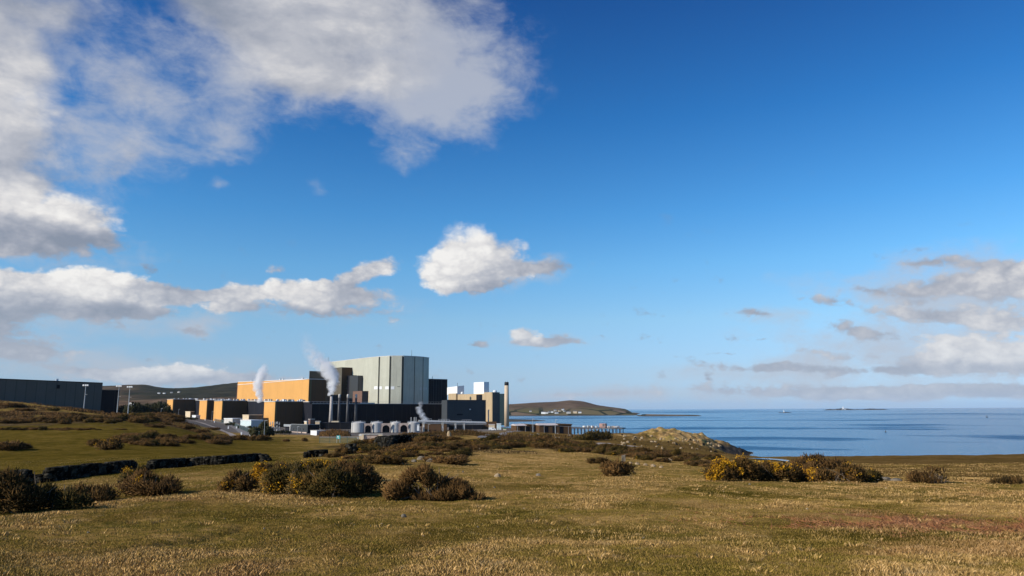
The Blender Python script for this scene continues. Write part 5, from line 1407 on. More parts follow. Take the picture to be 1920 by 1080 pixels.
c = at(1581, 8900)
t = empty('lighthouse', (c[0], c[1], 9), 'tiny white lighthouse on its islet far out on the horizon', 'lighthouse')
MB().lathe((c[0], c[1], 9), [(7.5, 0), (6.0, 24)], 16).build('tower', M['white'], t, True)
MB().lathe((c[0], c[1], 33.01), [(8.0, 0), (8.0, 1.6), (5.2, 1.7), (5.2, 7), (3.6, 10), (.3, 12)], 16).build('lantern', M['white'], t)
MB().box((c[0] + 18, c[1], 13), (28, 12, 9)).build('keepers_house', M['white'], t)
MB().box((c[0] - 9, c[1], 13.5), (14, 9, 10)).build('store', M['offwhite'], t)
c = at(1469.5, 4300)
t = empty('beacon', (c[0], c[1], 1), 'slim white beacon on the small dark skerry', 'beacon')
MB().lathe((c[0], c[1], 0), [(3.6, 0), (3.2, 6), (1.7, 7), (1.5, 15)], 12).build('tower', M['white'], t)
MB().tube([(c[0], c[1], 15), (c[0], c[1], 22)], .3, 5).build('mast', M['offwhite'], t)
for px, py, lb_ in ((1660.5, 810.5, 'small dark buoy floating below the lighthouse islets'), (1850.5, 783, 'tiny dark buoy far out on the pale water')):
    v = ray(px, py); d = -EYE / v[2]; c = (v[0] * d, d)
    s_ = d / 700
    t = empty('buoy', (c[0], c[1], 0), lb_, 'buoy')
    MB().lathe((c[0], c[1], -.3), [(.3 * s_, 0), (.75 * s_, .25 * s_), (.7 * s_, .8 * s_), (.25 * s_, 1.2 * s_)], 12).build('float', M['darksteel'], t, True)
    MB().tube([(c[0], c[1], 1.1 * s_ - .3), (c[0], c[1], 2.6 * s_)], .14 * s_, 6).build('mast', M['darksteel'], t)

# --- village across the bay and farmhouses under the moor
def house(lab, x, y, z, w, dpt, h, rz, mat, group):
    t = empty('house', (x, y, z), lab, 'house', group)
    MB().box((x, y, z + h / 2 - 1), (w, dpt, h + 2), rz).build('wall', M[mat], t)
    mb = MB(); ca, sa = math.cos(rz), math.sin(rz); u = np.array([ca, sa]); v = np.array([-sa, ca]); c_ = np.array([x, y])
    q = lambda a, b, zz: mb.bm.verts.new((*(c_ + u * a + v * b), zz))
    A = [q(-w / 2 - .4, -dpt / 2 - .4, z + h), q(w / 2 + .4, -dpt / 2 - .4, z + h), q(w / 2 + .4, dpt / 2 + .4, z + h), q(-w / 2 - .4, dpt / 2 + .4, z + h), q(-w / 2 - .4, 0, z + h + dpt * .45), q(w / 2 + .4, 0, z + h + dpt * .45)]
    for f in ((A[0], A[1], A[5], A[4]), (A[2], A[3], A[4], A[5]), (A[0], A[4], A[3]), (A[1], A[2], A[5]), (A[3], A[2], A[1], A[0])): mb.bm.faces.new(f)
    mb.build('roof', M['redroof'], t)
VIL = [(1019, 776, 26, 'white', 'largest white house of the village, at its left by the water'), (1025, 775.5, 16, 'white', 'white house leaning on the largest village house'), (1030, 774, 14, 'offwhite', 'greyish house in the village middle, just above the shore'),
       (1035.5, 774, 13, 'white', 'white house in the village middle, left of the tallest group'), (1041, 772, 15, 'offwhite', 'greyish house high in the village centre'), (1043.5, 775.8, 20, 'white', 'white house low in the village centre, by the water'),
       (1049, 773, 14, 'cream', 'cream house right of the village centre'), (1055.5, 771.5, 14, 'white', 'white house at the upper right of the village'), (1058, 773.6, 11, 'offwhite', 'greyish house below the upper right village house'),
       (1078, 776, 22, 'cream', 'long cream house apart on the right of the village'), (1087, 776, 18, 'white', 'white house at the far right of the village shore'), (994.5, 772.5, 14, 'offwhite', 'lone house left of the village under the hill'), (1066, 776.3, 24, 'offwhite', 'low greyish house between village and far right houses')]
for px, py, w, mt, lb_ in VIL:
    c = at(px, 3110 + (776 - py) * 30); z_ = max(hm_q(*c), 2)
    house(lb_, c[0], c[1], z_, w * .72, 7, 5 + (w > 20) * 2.5, random.uniform(-.3, .3), mt, 'houses of the village across the bay')
FARM = [(295.5, 739.5, 'white', 'white farmhouse under the moor, leftmost of the scattered ones'), (305.5, 740, 'white', 'white farmhouse under the moor, second of the close pair'), (319, 738.5, 'offwhite', 'white farmhouse a little above the close pair'), (333, 739, 'offwhite', 'greyish farmhouse below the darkest slope')]
for px, py, mt, lb_ in FARM:
    d = 2950.0; c = at(px, d); z_ = Z(px, py + 1.5, d)
    house(lb_, c[0], c[1], max(z_ - 4, hl_q(*c) - 1), 9, 6, 4.5, random.uniform(-.3, .3), mt, 'white farmhouses under the moor')
c = at(245.5, 640.0); zt = Z(245, 755, 640)
t = empty('white_hut', (c[0], c[1], zt - 7), 'small bright white hut above the dark trees beside the masts', 'hut')
MB().box((c[0], c[1], zt - 3.4), (3.2, 3, 6.8)).build('wall', M['white'], t)
MB().box((c[0], c[1], zt + .12), (3.6, 3.4, .22)).build('roof', M['offwhite'], t)
for px0, px1, d, yt, yb, lb_ in ((270, 312, 760, 763, 767, 'long low pale shed half hidden by the dark trees'), (288, 296, 700, 765.5, 770, 'small pale hut among the dark trees before the farthest bay')):
    shed('pale_shed', lb_, 'shed', px0, px1, d, yt, yb + 3, 'offwhite', 8, 'offwhite')
shed('pale_shed', 'low white roofed shed below the dark trees', 'shed', 265.5, 275.5, 520, 773.5, 777, 'white', 6, 'white')
# ------------------------------------------------------------------ vegetation
def sprigs(p, d, L, w, seed=0):
    """thin three sided spikes: p base points, d directions, L lengths, w half widths -> one numpy mesh"""
    n = len(p); r_ = np.random.default_rng(seed)
    a = np.cross(d, r_.normal(size=(n, 3))); a /= np.linalg.norm(a, axis=1)[:, None] + 1e-9
    b = np.cross(d, a)
    v = np.empty((n, 4, 3))
    for k in range(3):
        an = k * 2 * math.pi / 3
        v[:, k] = p + (a * math.cos(an) + b * math.sin(an)) * w[:, None]
    v[:, 3] = p + d * L[:, None]
    i = np.arange(n)[:, None] * 4
    f = np.concatenate([i + np.array([[0, 1, 3]]), i + np.array([[1, 2, 3]]), i + np.array([[2, 0, 3]])], 1).reshape(-1, 3)
    return v.reshape(-1, 3), f

def lobes_for(rx, ry, h, r_, n):
    out = []
    for k in range(n):
        a = r_.uniform(0, 2 * math.pi); q = math.sqrt(r_.uniform(0, 1)) * .86
        x, y = q * math.cos(a), q * math.sin(a)
        top = h * (1 - .55 * q ** 2) * r_.uniform(.62, 1.05)
        rr = r_.uniform(.22, .38)
        out.append((x * rx, y * ry, top * .42, rr * rx, rr * ry * 1.1, top * .58))
    return np.array(out)

def bush_points(rx, ry, h, n, r_, nl, low=.0):
    lb = lobes_for(rx, ry, h, r_, nl)
    ar = lb[:, 3] * lb[:, 5]; k = r_.choice(len(lb), n, p=ar / ar.sum())
    dr = r_.normal(size=(n, 3)); dr /= np.linalg.norm(dr, axis=1)[:, None]
    dr[:, 2] = np.where(dr[:, 2] < -.35, -dr[:, 2], dr[:, 2])
    q = 1 - .45 * r_.uniform(0, 1, n) ** 2.2
    p = lb[k, :3] + dr * lb[k, 3:] * q[:, None]
    keep = p[:, 2] > -.02 * h
    return p[keep], dr[keep]

def gorse_parts(rx, ry, h, n, seed, L, w, flower=0.0, nl=9, fl_size=.03, left=True):
    r_ = np.random.default_rng(seed)
    nb_ = 11
    pc, oc_ = bush_points(rx, ry, h, max(n // nb_, 40), r_, nl)
    tr_ = max(L * 1.1, .09 * h)
    p = np.repeat(pc, nb_, axis=0); o = np.repeat(oc_, nb_, axis=0)
    jt = r_.normal(size=p.shape) * tr_ * .42; p = p + jt; o = o + jt / tr_ * .9; o /= np.linalg.norm(o, axis=1)[:, None]
    kk = p[:, 2] > -.02 * h; p, o = p[kk], o[kk]
    d = o * .85 + np.array([0, 0, .30]) + r_.normal(size=p.shape) * .34
    d /= np.linalg.norm(d, axis=1)[:, None]
    m = len(p)
    v, f = sprigs(p, d, L * r_.uniform(.5, 1.25, m), w * r_.uniform(.6, 1.3, m), seed)
    me = np_mesh('foliage', v, f, 3)
    fm = None
    if flower > 0:
        sdir = np.array([sv.x, sv.y, sv.z])
        s_ = o @ sdir * .6 + (p[:, 2] / h) * .5 - (p[:, 0] / rx) * (.45 if left else .1)
        nz = fbm(p[:, 0] / .35 + seed, p[:, 2] / .3 + p[:, 1] / .5, seed, 3)
        sel = np.where((s_ > .42) & (nz > .74 - .24 * flower))[0]
        reps = 5 if flower > .6 else 3
        sel = np.repeat(sel, reps)
        if len(sel) > 20000: sel = r_.choice(sel, 20000, replace=False)
        if len(sel) > 3:
            q = p[sel] + d[sel] * (L * r_.uniform(.3, 1.1, len(sel)))[:, None] + r_.normal(size=(len(sel), 3)) * L * .2
            t1 = r_.normal(size=q.shape); t1 /= np.linalg.norm(t1, axis=1)[:, None]
            t2 = np.cross(t1, r_.normal(size=q.shape)); t2 /= np.linalg.norm(t2, axis=1)[:, None]
            sz = (fl_size * r_.uniform(.6, 1.4, len(sel)))[:, None]
            vv = np.stack([q - t1 * sz, q - t2 * sz, q + t1 * sz, q + t2 * sz], 1).reshape(-1, 3)
            fm = np_mesh('blossom', vv, np.arange(len(vv)), 4)
    return me, fm

def stems_mesh(rx, ry, h, n, seed, rad=.018, pale=False):
    r_ = np.random.default_rng(seed); mb = MB()
    for k in range(n):
        a = r_.uniform(0, 2 * math.pi); q = r_.uniform(.1, .9)
        b0 = Vector((r_.uniform(-.5, .5) * rx, r_.uniform(-.5, .5) * ry, -.05))
        e = Vector((q * rx * math.cos(a), q * ry * math.sin(a), h * r_.uniform(.55, .95)))
        m = (b0 + e) / 2 + Vector(r_.normal(size=3)) * .12 * h
        mb.tube([b0, m, e], [rad * 1.3, rad, rad * .4], 5)
    me = bpy.data.meshes.new('stems'); bmesh.ops.recalc_face_normals(mb.bm, faces=mb.bm.faces[:]); mb.bm.to_mesh(me); mb.bm.free()
    return me

def near_bush(name, px0, px1, yt, yb, lab, seed, dens=1.0, flower=0, mat='gorse', depth=.6, nst=10, nl=9, left=True, cat='bush', group=None, lk=1.0, ybh=None):
    c = hit((px0 + px1) / 2, yb); d = c[1]
    rx = (px1 - px0) / 2 / F * d * 1.12; h = (yb - yt) / F * d * 1.04; ry = max(rx * depth, .25)
    x, y = c[0], c[1] + ry * .75; x *= y / c[1]
    z = gnd(x, y) - .04
    h = max(h * y / d, .15) + max(0, (gnd(c[0], c[1]) - z)) * .6
    pxl = d / 725.0
    L = max(.125, pxl * 3.2) * lk; w = max(.019, pxl * .60)
    area = math.pi * max(rx, .3) * (h + ry) * 1.6
    n = int(min(30000, max(500, dens * area / (L * w) * 1.9)))
    fo, fl = gorse_parts(rx, ry, h, n, seed, L, w, flower, nl, max(.016, pxl * .48), left)
    t = empty(name, (x, y, z), lab, cat, group)
    link('foliage', fo, M[mat], t)
    if fl is not None: link('blossom', fl, M['flower'], t)
    if nst: link('stems', stems_mesh(rx, ry, h, nst, seed + 5), M['twig'], t)
    return t
NEAR = [
 ('gorse_bush', -60, 62, 893, 966, 'large dark gorse bush cut off by the left picture edge, before the broken wall', 11, 1.0, 0, 'gorse', .6, 8, 18),
 ('gorse_bush', 45, 150, 912, 957, 'long low dark gorse bush below the broken stone wall, left half', 12, 1.0, 0, 'gorsegreen', .5, 4, 14),
 ('gorse_bush', 120, 207, 914, 944, 'dark low gorse bush tapering to a rusty tip below the broken wall', 13, 1.0, 0, 'gorse', .5, 3, 12),
 ('gorse_bush', 230, 282, 879, 908, 'small ragged gorse with a sprig jutting left, at the gap between the walls', 14, .9, .35, 'gorsegreen', .5, 5, 8),
 ('gorse_bush', 236, 345, 887, 931, 'rounded brown gorse bush in front of the gap between the two walls', 15, 1.0, .12, 'heather', .6, 6, 16),
 ('gorse_bush', 411, 474, 889, 923, 'small round gorse with yellow bloom on its left cheek, apart on the slope', 16, 1.0, .6, 'gorse', .7, 5, 10),
 ('gorse_bush', 472, 560, 868, 911, 'gorse with yellow bloom leaning on the left of the biggest bush', 17, 1.0, .75, 'gorse', .6, 4, 12),
 ('gorse_bush', 540, 690, 860, 905, 'broad gorse with a yellow flowering crest behind the biggest bush', 18, 1.0, .85, 'gorsegreen', .5, 4, 18),
 ('gorse_bush', 496, 640, 870, 931, 'biggest dark gorse bush in the foreground, its left half with a yellow edge', 19, 1.0, .30, 'gorsegreen', .55, 8, 20),
 ('gorse_bush', 575, 668, 882, 934, 'dark olive gorse filling the middle of the biggest clump', 34, 1.0, .1, 'gorsegreen', .5, 6, 14),
 ('gorse_bush', 600, 712, 868, 930, 'dark brown heathery gorse forming the right end of the biggest clump', 20, 1.0, 0, 'heather', .6, 8, 16),
 ('gorse_bush', 1127, 1190, 868, 893, 'small compact brown bush alone on the pale grass right of centre', 24, 1.0, 0, 'heather', .5, 4, 14),
 ('gorse_bush', 1325, 1425, 863, 903, 'bright yellow flowering gorse at the left end of the right hand thicket', 25, 1.0, .78, 'gorse', .5, 5, 16),
 ('gorse_bush', 1400, 1500, 867, 903, 'gorse half covered in yellow bloom, second in the right hand thicket', 26, 1.0, .62, 'gorse', .45, 5, 16),
 ('gorse_bush', 1475, 1560, 872, 903, 'low brown gorse with a yellow top in the middle of the right hand thicket', 27, 1.0, .5, 'heather', .45, 4, 14),
 ('gorse_bush', 1535, 1618, 874, 904, 'dark gorse with a few yellow tufts near the pale stone', 28, 1.0, .40, 'gorse', .45, 5, 14),
 ('gorse_bush', 1608, 1648, 884, 904, 'small yellow gorse at the right end of the right hand thicket', 29, 1.0, .6, 'gorsegreen', .5, 3, 8),
 ('gorse_bush', 1482, 1575, 860, 880, 'brown leafless thicket behind the flowering right hand gorse', 30, .9, 0, 'heather', .5, 4, 14),
 ('gorse_bush', 1700, 1727, 887, 905, 'tiny round brown gorse left of the wind bent shrub', 31, 1.0, 0, 'heather', .6, 3, 8),
 ('gorse_bush', 1855, 1912, 899, 907, 'flat dark tuft of heather near the right picture edge', 32, 1.0, 0, 'gorse', .5, 0, 10),
]
for a in NEAR:
    near_bush(a[0], a[1], a[2], a[3], a[4], a[5], a[6], a[7], a[8], a[9], a[10], a[11], a[12])

def add_twigs(t, segs, rad=.016):
    mb = MB()
    for s_ in segs: mb.tube([Vector(p) for p in s_], [rad * (1.3 - .9 * k / (len(s_) - 1)) for k in range(len(s_))], 5)
    me = bpy.data.meshes.new('dead_branch'); bmesh.ops.recalc_face_normals(mb.bm, faces=mb.bm.faces[:]); mb.bm.to_mesh(me); mb.bm.free()
    link('dead_branch', me, M['polewhite'] if False else M['twig'], t)

# the leggy bush in the middle foreground: open crown on bare stems, dense dark right half
def leggy(px0, px1, yt, yb, lab, clumps, seed, mat, twigs, mats2=None):
    c = hit((px0 + px1) / 2, yb); d = c[1]; z = c[2] - .05
    t = empty('gorse_bush', (c[0], c[1], z), lab, 'bush')
    k = d / F; pxl = d / 725.0
    vs, fs, off = [], [], 0
    r_ = np.random.default_rng(seed)
    for (cx, cy, rx, ry, dn) in clumps:
        X = (cx - (px0 + px1) / 2) * k; Zc = (yb - cy) * k; rxm, rzm = rx * k, ry * k
        n = int(dn * (900 if px0 < 1000 else 480) * rx * ry / 400)
        o = r_.normal(size=(n, 3)); o /= np.linalg.norm(o, axis=1)[:, None]
        q = 1 - .6 * r_.uniform(0, 1, n) ** 1.5
        p = np.array([X, r_.uniform(-.2, .25), Zc]) + o * np.array([rxm, max(rxm, .25), rzm]) * q[:, None]
        p = p[p[:, 2] > .0]; o = o[:len(p)]
        dd = o * .6 + np.array([-.1, 0, .75]) + r_.normal(size=p.shape) * .35; dd /= np.linalg.norm(dd, axis=1)[:, None]
        v, f = sprigs(p, dd, np.full(len(p), .16) * r_.uniform(.5, 1.3, len(p)), np.full(len(p), .020) * r_.uniform(.6, 1.3, len(p)), seed + off)
        vs.append(v); fs.append(f + off); off += len(v)
    link('foliage', np_mesh('foliage', np.concatenate(vs), np.concatenate(fs), 3), M[mat], t)
    segs = [[((x - (px0 + px1) / 2) * k, yy, (yb - y_) * k) for (x, y_, yy) in s_] for s_ in twigs]
    add_twigs(t, segs, .020)
    link('stems', stems_mesh((px1 - px0) / 2 * k * .8, .4, (yb - yt) * k * .8, 16, seed, .016), M['twig'], t)
    return t
leggy(722, 905, 874, 938, 'wind torn leggy gorse with bare pale stems in the middle foreground',
      [(748, 916, 22, 14, 1.0), (738, 926, 14, 9, .9), (765, 900, 14, 12, .9), (778, 888, 18, 9, .9), (797, 888, 14, 14, 1.2), (803, 900, 11, 13, 1.0), (770, 925, 20, 10, .8), (812, 897, 8, 8, .8),
       (835, 915, 16, 15, 2.0), (850, 918, 24, 16, 3.2), (835, 926, 25, 11, 3.0), (868, 922, 12, 10, 1.5), (800, 930, 26, 7, 1.0), (893, 930, 16, 4, .7), (880, 925, 8, 8, .6), (828, 905, 6, 12, .5)], 21, 'heather',
      [[(752, 936, 0), (770, 915, -.1), (768, 908, 0)], [(795, 936, -.1), (785, 920, -.1), (770, 905, 0)], [(822, 935, -.15), (828, 920, -.15), (826, 905, -.1), (822, 876, 0)], [(826, 905, -.1), (836, 893, 0), (842, 885, 0)],
       [(806, 884, 0), (800, 876, 0)], [(812, 892, -.1), (806, 915, -.1), (800, 934, -.1)], [(760, 930, -.2), (778, 926, -.2)], [(744, 937, -.3), (748, 933, -.3), (752, 936, -.3)]])
leggy(1729, 1786, 875, 907, 'wind bent shrub with an open hollow crown by the right meadow', [(1742, 893, 13, 10, 1.5), (1738, 901, 9, 7, 1.3), (1750, 880, 12, 5, 1.0), (1764, 882, 8, 6, .8), (1752, 902, 14, 5, 1.3), (1772, 899, 11, 4, .9), (1766, 892, 5, 5, .4)], 33, 'heather',
      [[(1748, 906, 0), (1745, 893, 0), (1750, 881, 0)], [(1755, 906, 0), (1768, 893, 0), (1764, 882, 0)], [(1760, 906, 0), (1778, 900, 0), (1784, 906, 0)]])

# middle distance bushes: five shapes, copied
def proto_bush(seed, mat, flower, nl=14):
    fo, fl = gorse_parts(1.0, .8, 1.0, 1900, seed, .20, .038, flower, nl, .032)
    t = bpy.data.objects.new('gorse_bush', None); t['category'] = 'bush'
    kids = [link('foliage', fo, M[mat])]
    if fl is not None: kids.append(link('blossom', fl, M['flower']))
    kids.append(link('stems', stems_mesh(.9, .7, .9, 4, seed, .02), M['twig']))
    return t, kids
protos = [proto_bush(51, 'gorse', 0), proto_bush(52, 'gorsegreen', 0), proto_bush(53, 'heather', 0), proto_bush(54, 'gorse', .55), proto_bush(55, 'gorsegreen', .12)]
for t_, kids in protos:
    for o in kids: COL.objects.unlink(o)
GROUPS = {
 'a': ('gorse bushes of the heath before the station', 'dark gorse bush of the heath mound between the foreground and the station'),
 'b': ('gorse bushes of the heath before the headland', 'brown gorse bush of the heath strip before the rocky headland'),
 'c': ('gorse bushes on the green slope left of the station', 'dark gorse bush in the scrub on the green slope left of the station'),
 'd': ('gorse bushes in the row across the green field', 'small dark gorse bush in the row across the green field at the left'),
 'e': ('gorse bushes along the foot of the heather bank', 'dark gorse bush along the foot of the heather bank below the hall'),
}
def mid_bush(px, py, wpx, hpx, kind, g=None, lab=None):
    t0, kids = protos[kind]
    c = hit(px, py); d = c[1]; y = c[1] + wpx / F * d * .3; x = c[0] * y / c[1]
    t = bpy.data.objects.new('gorse_bush', None); COL.objects.link(t)
    t.location = (x, y, gnd(x, y) - .05); t.empty_display_size = .3
    t.rotation_euler = (0, 0, random.uniform(-.4, .4)); s_ = wpx / 2 / F * d
    t.scale = (s_, s_ * .9, hpx / F * d)
    if g: tag(t, lab or GROUPS[g][1], 'bush', GROUPS[g][0])
    else: tag(t, lab, 'bush')
    for k in kids:
        q = k.copy(); q.parent = t; COL.objects.link(q)
    return t
r2 = random.Random(3)
# singled out ones
mid_bush(764, 853, 44, 15, 3, None, 'heath bush with the brightest yellow patch, below the low stone wall')
mid_bush(742, 858, 40, 13, 4, None, 'gorse sloping down left from the bright yellow patch')
mid_bush(832, 869, 84, 19, 2, None, 'dark brown bush beside the pale rock heap above the leggy gorse')
mid_bush(722, 872, 80, 18, 0, None, 'brown gorse joining the biggest clump to the rocky knoll')
mid_bush(692, 868, 50, 16, 4, None, 'gorse with yellow flecks just above the right end of the biggest clump')
mid_bush(1122, 871, 44, 12, 0, None, 'low dark gorse beside the short stone post')
mid_bush(203, 844, 52, 24, 3, None, 'yellow flowering gorse at the left tip of the scrub on the green slope')
mid_bush(180, 838, 34, 14, 0, None, 'dark gorse left of the yellow flowering one on the green slope')
mid_bush(121, 796, 24, 8, 0, None, 'lone dark bush in the green field, above the bush row')
mid_bush(10, 845, 60, 20, 2, None, 'dark heather clump at the left picture edge on the green field')
mid_bush(44, 843, 26, 12, 0, None, 'small dark gorse beside the heather clump at the left edge')
mid_bush(452, 826, 36, 10, 0, None, 'dark low hedge bush below the foot of the asphalt road')
mid_bush(487, 827, 40, 11, 0, None, 'dark low hedge bush below the dark round tree')
mid_bush(536, 828, 12, 6, 2, None, 'small rusty tuft on the field edge below the office')
mid_bush(571, 828, 12, 7, 0, None, 'small dark tuft on the field edge below the white cabin')
mid_bush(1175, 833 + 0, 20, 9, 0, None, 'dark tuft of gorse at the hollow before the headland') if False else None
mid_bush(1478, 853, 60, 6, 2, None, 'low brown bank of scrub at the edge of the water')
mid_bush(1508, 853.5, 36, 5, 2, None, 'thin end of the scrub bank at the edge of the water')
mid_bush(1115, 826, 70, 16, 1, None, 'dark rounded thicket in the hollow left of the headland')
mid_bush(1136, 825, 40, 14, 1, None, 'dark right end of the thicket in the hollow left of the headland')
# the heath mound before the station
for k in range(84):
    px = r2.uniform(660, 1050); py = r2.uniform(822, 858)
    lim = 822 + max(0, (760 - px)) * .18; py = max(py, lim)
    if py > 845 and px > 880: py -= 14
    mid_bush(px, py, r2.uniform(26, 52), r2.uniform(7, 13), r2.choice([0, 0, 1, 2, 2, 4]), 'a')
for px, py, w_, h_ in ((650, 852, 44, 13), (672, 846, 40, 11), (694, 848, 50, 14), (630, 858, 40, 9), (664, 860, 46, 9)):
    mid_bush(px, py, w_, h_, r2.choice([0, 2, 4]), 'a')
for k in range(72):
    t_ = r2.uniform(0, 1); px = 1030 + t_ * 310; py = 836 + t_ * 34 + r2.uniform(-9, 9)
    mid_bush(px, py, r2.uniform(24, 46), r2.uniform(6, 12), r2.choice([0, 1, 2, 2, 4]), 'b')
for k in range(52):
    t_ = r2.uniform(0, 1); px = 215 + t_ * 205; py = 818 + r2.uniform(0, 22) * (1 - abs(t_ - .45) * .9) + t_ * 4
    mid_bush(px, py, r2.uniform(22, 40), r2.uniform(7, 13), r2.choice([0, 0, 1, 2]), 'c')
for px, py, w_, h_ in ((292, 802, 36, 6), (278, 799, 20, 5), (310, 797, 20, 4), (350, 806, 30, 9), (372, 812, 36, 9), (398, 806, 26, 6), (225, 806, 20, 3)):
    mid_bush(px, py, w_, h_, r2.choice([0, 2]), 'c')
for k in range(17):
    px = 8 + k * 11 + r2.uniform(-3, 3)
    mid_bush(px, 807 - k * .02 + r2.uniform(-1.2, .6), r2.uniform(12, 24), r2.uniform(4, 9) * (1 - .55 * k / 17), r2.choice([0, 0, 1, 2]), 'd')
for k in range(40):
    px = r2.uniform(-10, 330); py = 794 - px * .02 + r2.uniform(-7, 2) + (4 if px > 150 else 0)
    mid_bush(px, py, r2.uniform(20, 44), r2.uniform(6, 12), r2.choice([0, 0, 0, 1, 2]), 'e')
for px, py, w_, h_ in ((14, 764, 46, 9), (30, 752, 40, 5), (100, 771, 24, 7), (44, 771, 30, 6), (300, 783, 50, 10), (318, 786, 50, 9), (266, 782, 44, 9)):
    mid_bush(px, py, w_, h_, r2.choice([0, 2, 4]), 'e')

# heather cover between the bushes: nobody could count it
def cover_points(n, px0, px1, d0, d1, fmask, seed):
    r_ = np.random.default_rng(seed)
    s = r_.uniform(sx(px0), sx(px1), n); y = np.sqrt(r_.uniform(d0 ** 2, d1 ** 2, n)); x = s * y
    k = np.clip(fmask(x, y), 0, 1) ** 3 > r_.uniform(0, 1, n)
    return x[k], y[k]
def cmask(ch, k=0):
    def f(x, y):
        z = H(x, y); return cover(x, y, z)[k][1][:, ch]
    return f
def heath_stuff(name, lab, n, px0, px1, d0, d1, L, w, mat, seed, mask=None, hum=8.0):
    x, y = cover_points(n, px0, px1, d0, d1, mask or cmask(1), seed)
    r_ = np.random.default_rng(seed + 1); z = H(x, y); m = len(x)
    hm = sstep(.35, .65, fbm(x / hum, y / hum, seed, 4)); r0 = np.hypot(x, y); sc = np.clip(r0 / ((d0 + d1) / 2), .6, 1.6)
    d = np.stack([r_.normal(size=m) * .45 + .1, r_.normal(size=m) * .45, np.ones(m)], -1); d /= np.linalg.norm(d, axis=1)[:, None]
    v, f = sprigs(np.stack([x, y, z - .05], -1), d, L * (.35 + .9 * hm) * r_.uniform(.6, 1.3, m) * sc, w * r_.uniform(.6, 1.4, m) * sc, seed)
    o = link(name, np_mesh(name, v, f, 3), M[mat]); tag(o, lab, 'heather', None, 'stuff')
heath_stuff('heather_cover', 'low brown heather covering the mound before the station', 170000, 640, 1400, 66, 300, .52, .085, 'heather', 81)
heath_stuff('heather_cover', 'dark low gorse scrub mixed through the heather mound', 90000, 640, 1400, 66, 260, .60, .10, 'gorse', 82, None, 5.0)
heath_stuff('heather_cover', 'rough heather on the bank below the grey green hall', 80000, -120, 380, 285, 430, .95, .26, 'heather', 83, None, 14.0)
def mound_mask(x, y):
    px = 960 + x / y * F * .986; return box01(px, 612, 662, 8) * box01(y, 380, 470, 20)
heath_stuff('scrub_cover', 'rusty scrub on the mound behind the teal sign', 9000, 600, 680, 370, 480, 2.3, .5, 'heather', 84, mound_mask, 12.0)

# ------------------------------------------------------------------ grass
def grass(n, d0, d1, seed, k):
    r_ = np.random.default_rng(seed)
    s = r_.uniform(sx(-320), sx(2240), n); y = np.sqrt(r_.uniform(d0 ** 2, d1 ** 2, n)); x = s * y
    r = np.hypot(x, y); z = H(x, y)
    pt = fbm(x / 2.6, y / 2.6, 90, 4); p2 = fbm(x / .7, y / .7, 91, 3); p3 = fbm(x / 9, y / 9, 95, 3)
    straw = sstep(.42, .60, pt * .55 + p2 * .30 + p3 * .25 - .02)
    cv = cover(x, y, z)[0][1]
    straw = np.clip(straw * (1 - .65 * cv[:, 0]), 0, 1) ; straw = np.where(r_.uniform(0, 1, n) < .12, np.clip(straw + .4, 0, 1), straw)
    red = np.exp(-((x - 8.6) / 2.6) ** 2 - ((y - 17.0) / 2.6) ** 2) * 1.2 * sstep(.35, .55, p2); red = red + .35 * sstep(.60, .72, fbm(x / 1.7, y / 1.7, 97, 3))
    hgt = (.026 + .034 * straw * sstep(.45, .75, p2) + .018 * sstep(.5, .75, pt)) * r_.uniform(.45, 1.2, n)
    wd = np.maximum(.0018, r * .00017) * r_.uniform(.7, 1.4, n) * k
    az_ = r_.uniform(0, 2 * math.pi, n)
    lean = hgt * (r_.normal(size=n) * .36 + .06); ly = hgt * r_.normal(size=n) * .36
    bx, by = np.cos(az_) * wd, np.sin(az_) * wd
    v = np.empty((n, 4, 3))
    v[:, 0] = np.stack([x - bx, y - by, z - .015], -1); v[:, 1] = np.stack([x + bx, y + by, z - .015], -1)
    v[:, 2] = np.stack([x + bx * .7 + lean * .35, y + by * .7 + ly * .35, z + hgt * .62], -1); v[:, 3] = np.stack([x + lean, y + ly, z + hgt], -1)
    i = np.arange(n)[:, None] * 4
    f = np.concatenate([i + np.array([[0, 1, 2]]), i + np.array([[0, 2, 3]])], 1).reshape(-1, 3)
    col = np.stack([straw, np.clip(red, 0, 1), straw * 0, np.ones(n)], -1)
    return v.reshape(-1, 3), f, np.repeat(col, 4, axis=0)
vs, fs, cs, off = [], [], [], 0
for n, d0, d1, sd, k in ((330000, 6.0, 13, 1, 1.0), (300000, 12.5, 24, 2, 1.0), (215000, 22, 42, 3, 1.1), (125000, 40, 80, 4, 1.3)):
    v, f, c = grass(n, d0, d1, sd, k); vs.append(v); fs.append(f + off); cs.append(c); off += len(v)
# taller tussocks
r_ = np.random.default_rng(31); nt_ = 900; nb = 46
ts = r_.uniform(sx(-40), sx(1960), nt_); ty = np.sqrt(r_.uniform(8.0 ** 2, 34 ** 2, nt_)); tx = ts * ty
keep = fbm(tx / 2.2, ty / 2.2, 33, 3) > .52; tx, ty = tx[keep], ty[keep]; nt_ = len(tx); n = nt_ * nb
rad = np.repeat(r_.uniform(.08, .22, nt_), nb); an = r_.uniform(0, 6.283, n); q = np.sqrt(r_.uniform(0, 1, n)) * rad
x = np.repeat(tx, nb) + np.cos(an) * q; y = np.repeat(ty, nb) + np.sin(an) * q; z = H(x, y)
hgt = np.repeat(r_.uniform(.045, .085, nt_), nb) * r_.uniform(.5, 1.2, n); wd = np.maximum(.0022, np.hypot(x, y) * .00020) * r_.uniform(.7, 1.4, n)
a2 = r_.uniform(0, 6.283, n); bx, by = np.cos(a2) * wd, np.sin(a2) * wd
lx = hgt * (np.cos(an) * .5 + r_.normal(size=n) * .25 + .1); ly = hgt * (np.sin(an) * .5 + r_.normal(size=n) * .25)
